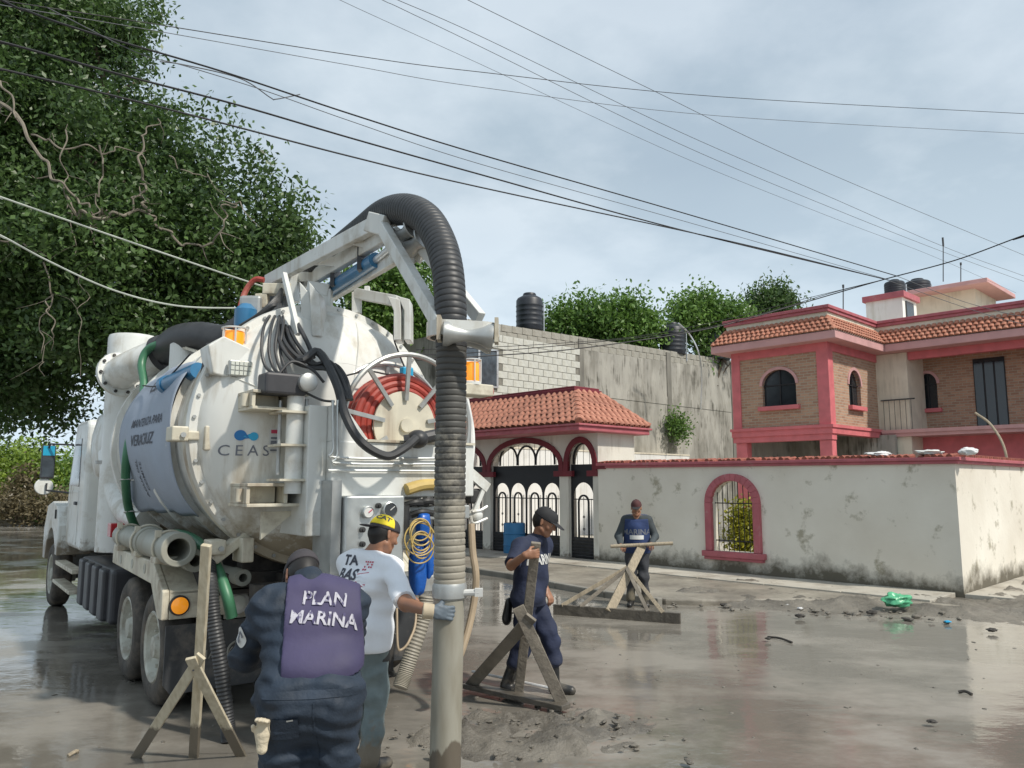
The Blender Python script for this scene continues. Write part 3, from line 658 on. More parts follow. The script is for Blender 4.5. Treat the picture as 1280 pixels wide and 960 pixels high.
        for i in range(topn):
            m = MB(WF.X); arch_band(m, s0 + i * w + .03, s0 + (i + 1) * w - .03, 2.31, 2.42, .38, .05, y, .03); m.build('grille_arch', 'iron_black', g, smooth=0)
        k = int((xb - xa) / .2)
        for i in range(1, k):
            x = xa + (xb - xa) * i / k; u = abs(2 * i / k - 1); top = 2.28 + .6 * math.sqrt(max(0, 1 - u * u))
            m = MB(WF.X); m.cyl((x, y + .02, 2.3), (x, y + .02, top), .006, n=5); m.build('grille_bar', 'iron_black', g)
        return g
    leaf(-11.81, -9.19, 4, 'wide black iron gate with four arched grilles under the broad arch', 3)
    leaf(-8.88, -8.07, 1, 'narrow black iron gate with a single arched grille beside the white wall', 1)
    g = leaf(-14.55, -12.13, 4, 'black iron gate glimpsed left of the hose, partly behind the truck', 3)
gate_house()
# white yard wall and drum seen through the gates
def yard():
    t = thing('yard_wall', 'low white plastered wall behind the gate along the grey block wall', 'wall', BF.X)
    mb = MB(BF.X); mb.bb((.05, -1.0, -.1), (.45, 11.5, 3.1)); mb.build('wall_face', 'white_plaster', t, smooth=0)
    mb = MB(BF.X); mb.bb((.03, -1.02, 3.1), (.47, 11.52, 3.16)); mb.build('capping', 'beige_plaster', t, smooth=0)
    p = at_y(643, 672, 21.0); t = thing('plastic_drum', 'blue plastic drum standing behind the wide iron gate', 'drum', (p[0], p[1], 0))
    mb = MB(); mb.lathe((p[0], p[1], 0), (0, 0, 1), [(.27, .0), (.29, .03), (.29, .3), (.305, .32), (.29, .34), (.29, .6), (.305, .62), (.29, .64), (.29, .87), (.27, .9)]); mb.build('drum_body', 'drum_blue', t)
    mb = MB(); mb.cyl((p[0], p[1], .9), (p[0], p[1], .93), .05, n=12); mb.build('bung', 'dark_plastic', t)
    pf = bpy.data.objects.new('yard_floor', None)
    mb = MB(WF.X); mb.bb((-16, .29, -.3), (-.2, 9.5, -.02)); struct(mb.build('yard_floor', 'pavement', None, smooth=0))
yard()

# ---------------------------------------------------------------- grey block building
def block_building():
    t = thing('block_building', 'tall grey concrete and block wall with stained posts behind the gate house', 'building', BF.X)
    Z = lambda z: (z - HC) * KB + HC
    Y0 = -1.25; top = lambda y: Z(5.9) + .026 * y
    mb = MB(BF.X); mb.prism([(Y0, 0), (20, 0), (20, top(20)), (Y0, top(Y0))], (-.3, 0, 0), (0, 1, 0), (0, 0, 1), (.3, 0, 0)); mb.build('render_wall', 'concrete', t, smooth=0)
    mb = MB(BF.X); mb.bb((-9, Y0, 0), (-.302, Y0 + .3, top(Y0))); mb.build('street_wall', 'concrete', t, smooth=0)
    for (y, w) in ((5.1, .14), (10.8, .16), (16.0, .16), (Y0 + .1, .1)):
        mb = MB(BF.X); mb.bb((-.04, y - w, 0), (.035, y + w, top(y) + .4)); mb.build('post', 'concrete_dark', t, smooth=0, bevel=.01)
    mb = MB(BF.X); mb.bb((-.02, 5.27, Z(4.62)), (.02, 15.8, Z(4.9))); mb.build('ring_beam', 'concrete', t, smooth=0)
    # laid blocks: white painted field at the left, two raw courses along the top
    bw, bh = .50, .25
    b = MB(); b.box((0, 0, 0), (.06, bw - .02, bh - .02)); me = shared(b, 'block', 0); b = MB(); b.box((0, 0, 0), (.06, bw - .018, bh - .018)); me2 = shared(b, 'block_grey', 0)
    zb0 = Z(3.7); mb = MB(BF.X); mb.bb((.0, Y0, zb0 - bh * .5), (.022, 4.95, zb0 + 11.5 * bh)); mb.build('mortar_bed', 'mortar', t, smooth=0)
    yc0, yc1, zc0, zc1 = BF.px(575, 460, x=.04)[1], BF.px(621, 460, x=.04)[1], BF.px(610, 483, x=.04)[2], BF.px(610, 437, x=.04)[2]
    for r in range(12):
        z = zb0 + r * bh; off = (r % 2) * bw / 2
        for k in range(13):
            y = Y0 + .25 + off + k * bw
            if y > 4.75: continue
            if yc0 - .2 < y < yc1 + .2 and zc0 - .1 < z < zc1 + .1: continue
            piece('block', me, t, BF.X @ Matrix.Translation((.01 + random.uniform(0, .006), y, z)))
    for r in range(2):
        for k in range(40):
            y = Y0 + .25 + (r % 2) * bw / 2 + k * bw
            piece('top_block', me2, t, BF.X @ Matrix.Translation((-.15, y, top(y) + .125 + r * bh)) @ Matrix.Scale(4.6, 4, (1, 0, 0)))
    mb = MB(BF.X)
    w = mb.bb((.02, yc0, zc0), (.06, yc1, zc1)).build('window', 'win_blue', t, smooth=0)
    m = MB(BF.X)
    for y in (yc0, BF.px(598, 460, x=.04)[1], yc1): m.bb((.0, y - .04, zc0 - .03), (.085, y + .04, zc1 + .03))
    for z in (zc0, zc1): m.bb((.002, yc0 + .04, z - .03), (.083, yc1 - .04, z + .03))
    m.build('window_frame', 'alu', w, smooth=0)
block_building()
def water_tank(name, px, py0, py1, Y, wpx, label, m='tank_black', group=None):
    a = at_y(px, py1, Y); top = at_y(px, py0, Y); r = wpx / 2 * Y / FPX; h = top[2] - a[2]
    t = thing(name, label, 'water tank', a, group)
    prof = [(r * .97, 0), (r, .03)]
    for i in range(5): z = h * (.1 + .13 * i); prof += [(r, z), (r * 1.025, z + .03), (r * 1.025, z + .06), (r, z + .09)]
    prof += [(r, h * .80), (r * .9, h * .86), (r * .55, h * .93)]
    mb = MB(); mb.lathe(a, (0, 0, 1), prof, n=36); mb.build('tank_body', m, t)
    mb = MB(); mb.lathe(a, (0, 0, 1), [(r * .5, h * .925), (r * .5, h * .97), (r * .45, h), (.02, h * 1.01)], n=24); mb.build('tank_lid', m, t)
    mb = MB(); mb.tube([(a[0] + r * 1.06, a[1] - .1, a[2] - .3), (a[0] + r * 1.06, a[1] - .1, a[2] + h * .7)], .025, n=6, sub=1); mb.build('feed_pipe', 'alu', t)
    return t
water_tank('water_tank', 662, 367, 414, 29, 34, 'tall black water tank alone on the block wall roof')
water_tank('water_tank', 841, 404, 444, 34, 32, 'black water tank with a drooping white hose beside it, behind the block wall')
water_tank('water_tank', 896, 412, 450, 36, 34, 'bluish grey water tank half hidden by the pink house eave', 'tank_grey')
def roof_box():
    a = at_y(814, 440, 34.5); t = thing('rooftop_box', 'small dark and green box beside the black tank on the block roof', 'box', a)
    mb = MB(); mb.box(a + V((0, 0, .25)), (.5, .5, .7)); mb.build('box_body', 'dark_plastic', t, smooth=0, bevel=.02)
    mb = MB(); mb.box(a + V((.02, -.27, .3)), (.36, .03, .4)); mb.build('box_door', 'bag_green', t, smooth=0)
roof_box()
def wall_hose():
    mb = MB(); mb.tube([at_y(p[0], p[1], Y) for p, Y in [((848, 404), 30), ((862, 418), 30.5), ((873, 440), 30.5), ((877, 470), 31), ((876, 512), 31)]], .03, n=6)
    tag(mb.build('white_hose', 'alu'), 'thin white hose drooping down the grey wall from the tank', 'hose')
wall_hose()

# ---------------------------------------------------------------- pink house
def tiled_slope(t, o, ux, up, L0, L1, rows, th, tw, dx0, dx1):
    mb = MB(HF.X); nrm = unit(np.cross(ux, up)); ux = V(ux); up = V(up)
    for r in range(rows):
        x0 = L0 + dx0 * r; x1 = L1 + dx1 * r; k = int((x1 - x0) / tw)
        for i in range(k):
            x = x0 + (i + .5) * (x1 - x0) / k; p = V(o) + x * ux + r * th * up + nrm * .0
            vs = []
            for (s, rr, lift) in ((0, tw * .5, .035), (th * 1.1, tw * .42, .01)):
                for q in range(5): a = math.pi * q / 4; vs.append(p + s * up + nrm * (lift + rr * .75 * math.sin(a)) + ux * rr * math.cos(a))
            mb.add(vs, [(q, q + 1, 6 + q, 5 + q) for q in range(4)] + [(4, 3, 2, 1, 0)])
    ob = mb.build('roof_tiles', 'tile_house', t, smooth=50, fix=False); ob['kind'] = 'stuff'; return ob
def house():
    t = thing('pink_house', 'two-storey pink trimmed brick house with tiled eaves behind the boundary wall', 'house', HF.X)
    Y3 = 3.65; XE = 11.5
    # upper storey walls
    mb = MB(HF.X); arch_panel(mb, -3.12, .04, 3.62, 6.2, [(-2.1, -.98, 4.35, 5.02, .48)], 0, .22); w1 = mb.build('front_wall', 'face_brick', t, smooth=0)
    side = Matrix(((0, -1, 0, .04), (1, 0, 0, 0.222), (0, 0, 1, 0), (0, 0, 0, 1)))   # local x -> +y
    mb = MB(HF.X @ side); arch_panel(mb, 0, Y3 - .22, 3.62, 6.2, [(1.22, 2.1, 4.35, 5.02, .48)], 0, .22); mb.build('side_wall', 'face_brick', t, smooth=0)
    mb = MB(HF.X); mb.bb((-3.12, .22, 3.62), (-2.9, 8, 6.2)); mb.build('far_wall', 'beige_plaster', t, smooth=0)
    # corner posts, beams
    for (a, b) in (((-3.16, -.04, 3.24), (-2.86, .2, 6.2)), ((-.28, -.045, 3.24), (.085, .30, 6.2))):
        mb = MB(HF.X); mb.bb(a, b); mb.build('corner_post', 'pink_house', t, smooth=0, bevel=.01)
    mb = MB(HF.X); mb.bb((-2.86, -.035, 5.93), (-.28, .19, 6.2)); mb.bb((-.2, .30, 5.93), (.08, Y3, 6.2)); mb.build('head_beam', 'pink_house', t, smooth=0)
    mb = MB(HF.X); mb.bb((-3.2, -.09, 3.42), (.13, .3, 3.62)); mb.bb((-3.23, -.13, 3.60), (.17, .32, 3.69)); mb.bb((-3.17, -.05, 3.24), (.09, .28, 3.42))
    mb.bb((-.2, .3, 3.42), (.128, Y3 + .2, 3.62)); mb.bb((-.2, .32, 3.601), (.168, Y3 + .2, 3.691)); mb.build('floor_beam', 'pink_house', t, smooth=0)
    mb = MB(HF.X); mb.bb((-3.12, .28, 3.5), (-.2, 8, 3.61)); mb.build('floor_slab', 'concrete', t, smooth=0)
    for (x0, x1) in ((-3.1, -2.72), (-.32, .06)):
        mb = MB(HF.X); mb.bb((x0, .0, 0), (x1, .3, 3.24)); mb.build('column', 'pink_house', t, smooth=0, bevel=.01)
    mb = MB(HF.X); mb.bb((-3.1, 3.4, 0), (.6, 3.6, 3.5)); mb.bb((-3.1, .6, 0), (-2.95, 3.4, 3.5)); mb.build('ground_wall', 'concrete', t, smooth=0)
    # arched windows
    def win(X, xa, xb, zb, zs, rise, y=0.):
        w = MB(X); P = [(xb, zb)] + arch_pts(xa, xb, zs, rise) + [(xa, zb)]; w.prism(P, (0, y + .12, 0), (1, 0, 0), (0, 0, 1), (0, .03, 0)); w = w.build('window', 'dark_glass', t, smooth=0)
        m = MB(X); arch_band(m, xa, xb, zb, zs, rise, .09, y - .03, .1, legs=False); m.build('window_arch', 'pink_pale', w, smooth=0)
        m = MB(X); m.bb((xa - .12, y - .14, zb - .13), (xb + .12, y + .1, zb)); m.build('sill', 'pink_house', w, smooth=0, bevel=.01)
        m = MB(X); cx = (xa + xb) / 2; m.bb((cx - .02, y + .08, zb), (cx + .02, y + .118, zs + rise - .02)); m.bb((xa, y + .082, zs - .02), (xb, y + .116, zs + .02)); m.build('mullion', 'iron_black', w, smooth=0)
    win(HF.X, -2.1, -.98, 4.35, 5.02, .48); win(HF.X @ side, 1.22, 2.1, 4.35, 5.02, .48)
    # roof over the projecting bay and the long wing
    OV = .5; zf0, zf1, zt, zc = 6.18, 6.42, 6.92, 7.08
    mb = MB(HF.X); mb.bb((-3.12 - OV, -OV, zf0), (.04 + OV, 8, zf1)); mb.bb((.04 + OV, Y3 - OV, zf0 - .002), (XE, 9, zf1 - .002)); mb.build('eave', 'pink_pale', t, smooth=0, bevel=.015)
    mb = MB(HF.X); i = .12
    mb.bb((-3.12 - i, -i, zf1), (.04 + i, 8, zc)); mb.bb((.04 + i, Y3 - i, zf1), (XE, 9, zc - .002)); mb.build('attic_wall', 'beige_plaster', t, smooth=0)
    run = OV - i; sl = math.hypot(run, zt - zf1); up = unit((0, run, zt - zf1)); th = sl / 4
    tiled_slope(t, (-3.12 - OV, -OV, zf1), (1, 0, 0), up, 0, 3.16 + 2 * OV, 4, th, .16, run / 4, -run / 4)
    tiled_slope(t, (.04 + OV, -OV, zf1), (0, 1, 0), unit((-run, 0, zt - zf1)), 0, Y3, 4, th, .16, run / 4, run / 4)
    tiled_slope(t, (.04 + OV, Y3 - OV, zf1), (1, 0, 0), up, 0, XE - .6, 4, th, .16, -run / 4, 0)
    tiled_slope(t, (-3.12 - OV, 7.9, zf1), (0, -1, 0), unit((run, 0, zt - zf1)), 0, 8.3, 4, th, .16, 0, -run / 4)
    mb = MB(HF.X)
    mb.bb((-3.30, -.18, zc), (.22, .0, zc + .1)); mb.bb((-3.34, -.22, zc + .1), (.26, .0, zc + .2))
    mb.bb((.0, .0, zc), (.218, Y3 - .18, zc + .1)); mb.bb((.0, .0, zc + .1), (.258, Y3 - .22, zc + .2))
    mb.bb((.0, Y3 - .18, zc + .001), (XE, Y3, zc + .101)); mb.bb((.0, Y3 - .22, zc + .101), (XE, Y3, zc + .201))
    mb.bb((-3.3, .0, zc), (-3.1, 8, zc + .1)); mb.bb((-3.34, .0, zc + .1), (-3.1, 8, zc + .2))
    mb.build('cornice', 'maroon_trim' if 0 else 'pink_trim', t, smooth=0, bevel=.012)
    # long wing: plastered pier, recessed brick balcony wall, slab, railing
    xa = HF.px(1094, 480, y=Y3)[0]; xb = HF.px(1135, 480, y=Y3)[0]
    mb = MB(HF.X); mb.bb((xa, Y3, 0), (xb, Y3 + 1.5, 6.17)); mb.build('plaster_pier', 'beige_plaster', t, smooth=0)
    YB = Y3 + 1.5; wa = HF.px(1147, 480, y=YB)[0]; wb = HF.px(1171, 480, y=YB)[0]
    mb = MB(HF.X); arch_panel(mb, xb, XE, 3.5, 6.17, [(wa, wb, 4.42, 5.25, .36)], YB, .2); mb.build('balcony_wall', 'face_brick', t, smooth=0)
    win(HF.X, wa, wb, 4.42, 5.25, .36, YB)
    mb = MB(HF.X); mb.bb((xb + .002, Y3 + .1, 5.93), (XE, Y3 + .32, 6.175)); mb.build('balcony_beam', 'pink_house', t, smooth=0)
    da = HF.px(1218, 480, y=YB)[0]; db = HF.px(1258, 480, y=YB)[0]
    mb = MB(HF.X); mb.bb((da, YB - .03, 3.62), (db, YB + .02, 5.92)); d = mb.build('door', 'iron_black', t, smooth=0)
    for k in range(3):
        m = MB(HF.X); x = da + (db - da) * (k + .5) / 3; m.bb((x - (db - da) / 7, YB - .05, 3.75), (x + (db - da) / 7, YB - .03, 5.8)); m.build('door_panel', 'dark_glass', d, smooth=0, bevel=.01)
    mb = MB(HF.X); mb.bb((.17, Y3 - .12, 3.44), (XE, YB + .1, 3.62)); mb.bb((.17, Y3 - .17, 3.55), (XE, Y3 - .121, 3.66)); mb.build('balcony_slab', 'pink_pale', t, smooth=0)
    x = .25; mb = None
    while x < 5.2:
        if x > xb + .1: break
        m = MB(HF.X); m.cyl((x, Y3 - .08, 3.66), (x, Y3 - .08, 4.62), .008, n=5); m.build('railing_bar', 'iron_grey', t); x += .17
    m = MB(HF.X); m.bb((.17, Y3 - .10, 4.62), (xb + .2, Y3 - .06, 4.66)); m.build('hand_rail', 'iron_grey', t, smooth=0)
    mb = MB(HF.X); mb.bb((xb - .05, Y3 + 1.0, 0), (XE, Y3 + 1.2, 3.44)); mb.build('lower_wall', 'pink_house', t, smooth=0)
    # rooftop: stair head and a raised roof room
    p = HF.px(1112, 395, y=Y3 + .5); xs0 = HF.px(1083, 395, y=Y3 + .6)[0]; xs1 = HF.px(1129, 395, y=Y3 + .6)[0]; zt2 = HF.px(1110, 374, y=Y3 + .6)[2]
    mb = MB(HF.X); mb.bb((xs0, Y3 + .6, zc - .3), (xs1, Y3 + 1.9, zt2)); mb.build('stair_head', 'white_plaster', t, smooth=0)
    mb = MB(HF.X); mb.bb((xs0 - .08, Y3 + .5, zt2), (xs1 + .1, Y3 + 2.0, zt2 + .2)); mb.build('stair_head_band', 'pink_trim', t, smooth=0, bevel=.01)
    mb = MB(HF.X); mb.bb((xs1 - .01, Y3 + .85, zc - .1), (xs1 + .05, Y3 + 1.5, zt2 - .1)); mb.build('roof_window', 'dark_glass', t, smooth=0)
    YR = 8.2; r0 = HF.px(1138, 375, y=YR)[0]; r1 = HF.px(1238, 360, y=YR)[0]; za = HF.px(1190, 362, y=YR)[2]
    mb = MB(HF.X); mb.bb((r0 - .3, YR + .4, zc - .1), (r1 - .6, YR + 3, za)); mb.build('roof_room', 'beige_plaster', t, smooth=0)
    mb = MB(HF.X); mb.bb((r0 - .5, YR - .3, za), (r1, YR + 3.3, za + .17)); mb.build('roof_room_band', 'pink_pale', t, smooth=0, bevel=.02)
    mb = MB(HF.X); mb.bb((r0 + .9, YR + .36, zc + .3), (r0 + 1.9, YR + .4, zc + .75)); mb.build('roof_room_window', 'dark_glass', t, smooth=0)
    mb = MB(HF.X); mb.bb((-2.9, 6, zc), (.5, 6.2, zc + .55)); mb.build('rear_parapet', 'pink_pale', t, smooth=0)
house()
water_tank('water_tank', 1119, 350, 371, 26.2, 24, 'small black water tank where the cables cross, on the white stair head')
water_tank('water_tank', 1148, 349, 374, 30, 30, 'squat black water tank on the pink house roof, right of the stair head')
def roof_bits():
    for (px, y0, y1, Y, lab) in ((1179, 306, 352, 30, 'short thin aerial mast with a thick tip above the pink roof'), (1201, 330, 362, 30, 'thin bare aerial rod right of the taller mast'), (1054, 358, 396, 26, 'thin rod standing on the roof left of the stair head')):
        a = at_y(px, y1, Y); b = at_y(px, y0, Y); t = thing('aerial_mast', lab, 'aerial', a)
        mb = MB(); mb.cyl(a, b, .018, n=6); mb.build('mast', 'iron_grey', t)
        mb = MB(); mb.cyl(b - V((0, 0, .05)), b + V((0, 0, .3 if px == 1179 else .06)), .035, n=6); mb.build('tip', 'iron_grey', t)
roof_bits()

# ---------------------------------------------------------------- trees and plants
def leaves(name, m, parent, blobs, n, size, seed=0, up=.35, shell=.55, elong=2.2):
    """n small leaves in clumps filling blobs (x, y, z, rx, ry, rz)"""
    rs = np.random.RandomState(seed); B = np.array(blobs, float); vol = (B[:, 3] * B[:, 4] * B[:, 5]) ** .67; k = rs.choice(len(B), n, p=vol / vol.sum())
    # twigs: cluster centres, then leaves round them
    nc = max(1, n // 16); kc = rs.choice(len(B), nc, p=vol / vol.sum())
    d = rs.normal(size=(nc, 3)); d /= np.linalg.norm(d, axis=1)[:, None]; rad = (shell + (1 - shell) * rs.rand(nc)) ** .6
    wob = 1 + .22 * np.sin(d[:, 0] * 5 + kc) * np.cos(d[:, 2] * 6 + kc * 2)
    cen = B[kc, :3] + d * B[kc, 3:6] * (rad * wob)[:, None]; ct = rs.rand(nc) * .5 + rs.rand(len(B))[kc] * .5
    j = rs.randint(0, nc, n); P = cen[j] + rs.normal(size=(n, 3)) * size * 1.9
    out = d[j] * .8 + rs.normal(size=(n, 3)) * .75; out[:, 2] += up; nr = out / np.linalg.norm(out, axis=1)[:, None]
    ax = rs.normal(size=(n, 3)); ax[:, 2] -= .5; ax -= (ax * nr).sum(1)[:, None] * nr; ax /= np.linalg.norm(ax, axis=1)[:, None] + 1e-9; sd = np.cross(nr, ax)
    s = size * (.6 + .8 * rs.rand(n))[:, None]
    vs = np.stack([P - ax * s * .5, P + sd * s / elong * .55 - nr * s * .08, P + ax * s * .55 - nr * s * .12, P - sd * s / elong * .55 - nr * s * .08], 1).reshape(-1, 3)
    W = WORLD[parent.name]; o = np.array(W.translation); vs = vs - o
    me = bpy.data.meshes.new(name); me.vertices.add(4 * n); me.vertices.foreach_set('co', vs.ravel()); me.loops.add(4 * n); me.polygons.add(n)
    me.loops.foreach_set('vertex_index', np.arange(4 * n)); me.polygons.foreach_set('loop_start', np.arange(0, 4 * n, 4)); me.polygons.foreach_set('loop_total', np.full(n, 4))
    me.update(); at = me.attributes.new('tint', 'FLOAT', 'FACE'); at.data.foreach_set('value', np.clip(ct[j] * .75 + rs.rand(n) * .3, 0, 1).astype(np.float32))
    me.materials.append(MATS[m]); ob = bpy.data.objects.new(name, me); COL.objects.link(ob); ob.parent = parent; WORLD[ob.name] = W.copy(); return ob
def lumps(B, k, seed):   # break a big clump into k leafy sprays on its outside
    rs = np.random.RandomState(seed); out = []
    for (x, y, z, rx, ry, rz) in B:
        out.append((x, y, z, rx * .6, ry * .6, rz * .6))
        for _ in range(k):
            d = rs.normal(size=3); d /= np.linalg.norm(d); q = rs.uniform(.28, .48)
            out.append((x + d[0] * rx * .86, y + d[1] * ry * .86, z + d[2] * rz * .86, rx * q, ry * q, rz * q * .75))
    return out
def blob(px, py, Y, r, ry=None, rz=None):
    p = at_y(px, py, Y); return (p[0], p[1], p[2], r, ry or r, rz or r)
def limbs(t, base, tips, r0, m='bark', fork=None, name='trunk'):
    base = V(base); fork = V(fork) if fork is not None else base + V((0, 0, 2.2)); mb = MB()
    mb.tube([base - V((0, 0, .3)), base * .5 + fork * .5 + V((.06, .03, 0)), fork], lambda u: r0 * (1.25 - .45 * u), n=12); mb.build(name, m, t)
    for i, q in enumerate(tips):
        q = V(q); mb = MB(); rs = random.Random(i); mid = fork * .5 + q * .5 + V((rs.uniform(-.3, .3), rs.uniform(-.3, .3), .3))
        mb.tube([fork - V((0, 0, .15)), mid, q], lambda u: r0 * .55 * (1 - .85 * u), n=8)
        for k in range(5):
            a = fork + (q - fork) * rs.uniform(.4, .95); b = a + V((rs.uniform(-1, 1), rs.uniform(-1, 1), rs.uniform(-.2, 1))) * .9
            mb.tube([a, a * .5 + b * .5 + V((0, 0, .1)), b], lambda u: r0 * .16 * (1 - .8 * u), n=5, sub=3)
        mb.build('limb', m, t)
def big_tree():
    Y = 19; b = at_z(205, 604 + HC * FPX / Y, 0)
    t = thing('ficus_tree', 'huge dark spreading tree with pale bare vines overhanging the truck at left', 'tree', (b[0], b[1], 0))
    S = [(40, 40, 18, 1.7), (120, 60, 18, 1.15), (60, 130, 17, 1.6), (150, 120, 17, 1.0), (165, 45, 18, .45), (20, 220, 17, 1.7), (110, 210, 16.5, 1.5), (190, 180, 17, .7), (222, 160, 17.5, .38), (250, 138, 18, .14), (238, 145, 18, .18), (286, 148, 18, .17), (283, 174, 17.5, .3), (276, 205, 17.5, .36),
         (200, 245, 16.5, 1.3), (252, 248, 17, .7), (318, 196, 17, .2), (328, 216, 17, .26), (335, 250, 17, .46), (374, 252, 17, .2), (368, 282, 17, .36), (60, 320, 16, 1.7), (150, 320, 16, 1.6), (240, 310, 16.5, 1.3), (320, 300, 17, 1.05), (375, 305, 17.5, .5), (345, 350, 17, .8),
         (30, 410, 17, 1.5), (110, 400, 16.5, 1.3), (200, 390, 17, 1.3), (285, 365, 17, 1.1), (20, 480, 18, 1.1), (60, 500, 18.5, .9), (-60, 100, 17, 2.2), (-70, 300, 16.5, 2.2), (-60, 450, 18, 1.6), (130, 455, 18, .7), (15, 20, 19, 1.6), (95, 10, 19, 1.1), (190, 15, 20, .4), (-100, -60, 18, 2.4), (20, -80, 18.5, 2.)]
    leaves('crown', 'leaf_dark', t, lumps([blob(*s) for s in S], 10, 3), 165000, .135, 1, shell=.35)
    back = [(40, 150, 22, 2.6), (140, 250, 22, 2.6), (240, 300, 22, 1.9), (60, 350, 22, 2.8), (310, 330, 22, 1.3), (20, 470, 23, 1.5), (120, 420, 22.5, 1.5), (200, 420, 22, 1.6), (-80, 250, 22, 3.2), (60, 40, 22.5, 2.0)]
    leaves('inner_crown', 'leaf_dark', t, [blob(*s) for s in back], 45000, .2, 2, shell=.15)
    tips = [at_y(px, py, Y2) for px, py, Y2 in ((60, 130, 17), (150, 200, 17), (250, 250, 17), (330, 300, 17), (40, 330, 17), (120, 60, 18), (-60, 250, 17.5), (200, 380, 18))]
    limbs(t, (b[0], b[1], 0), tips, .5, 'bark', at_y(190, 470, Y))
    for P, r in (([(-10, 120), (30, 158), (60, 205), (85, 240), (120, 262), (135, 265)], .05), ([(85, 240), (105, 268), (155, 268), (183, 265), (200, 282), (225, 300), (262, 305), (280, 285), (288, 258), (300, 255)], .045),
                 ([(183, 265), (178, 235), (181, 190), (183, 165), (198, 148)], .04), ([(160, 262), (172, 245), (180, 225)], .03), ([(40, 165), (70, 185), (120, 185), (150, 190), (185, 188)], .028), ([(128, 180), (126, 220), (120, 255), (115, 285), (118, 305)], .025),
                 ([(0, 100), (20, 140), (25, 155)], .03), ([(78, 165), (82, 215), (86, 260), (92, 290), (98, 320)], .018), ([(56, 330), (60, 370), (52, 410), (60, 440)], .022), ([(60, 370), (68, 410), (55, 440), (50, 470)], .018), ([(100, 340), (101, 400), (98, 470)], .012), ([(210, 195), (235, 215), (262, 222), (275, 240)], .02), ([(0, 300), (40, 310), (62, 320)], .025)):
        rg = random.Random(int(P[0][0]) + 7); Q = catmull([at_y(p[0], p[1], 15.0 - .5 * math.sin(p[0] * .02)) for p in P], 4); Q = [q + V((rg.gauss(0, .045), rg.gauss(0, .05), rg.gauss(0, .045))) for q in Q]
        mb = MB(); mb.tube(Q, lambda u: r * .8 * (1 - .65 * u), n=6, sub=3)
        for k in range(max(2, len(Q) // 5)):
            a = Q[rg.randrange(len(Q))]; e = a + V((rg.uniform(-.5, .6), rg.uniform(-.2, .2), rg.uniform(-.6, .35))); mb.tube([a, a * .5 + e * .5 + V((rg.gauss(0, .06), 0, rg.gauss(0, .06))), e], lambda u: r * .32 * (1 - .7 * u), n=4, sub=3)
        mb.build('branch', 'bark_pale', t)
big_tree()
def small_tree(label, base, S, n, m, sz, seed, r=.16, fork=1.8, group=None, name='leafy_tree'):
    t = thing(name, label, 'tree', base, group)
    limbs(t, base, [b[:3] for b in S[:5]], r, 'bark', V(base) + V((0, 0, fork)))
    leaves('crown', m, t, lumps(S, 7, seed), n, sz, seed, shell=.3); return t
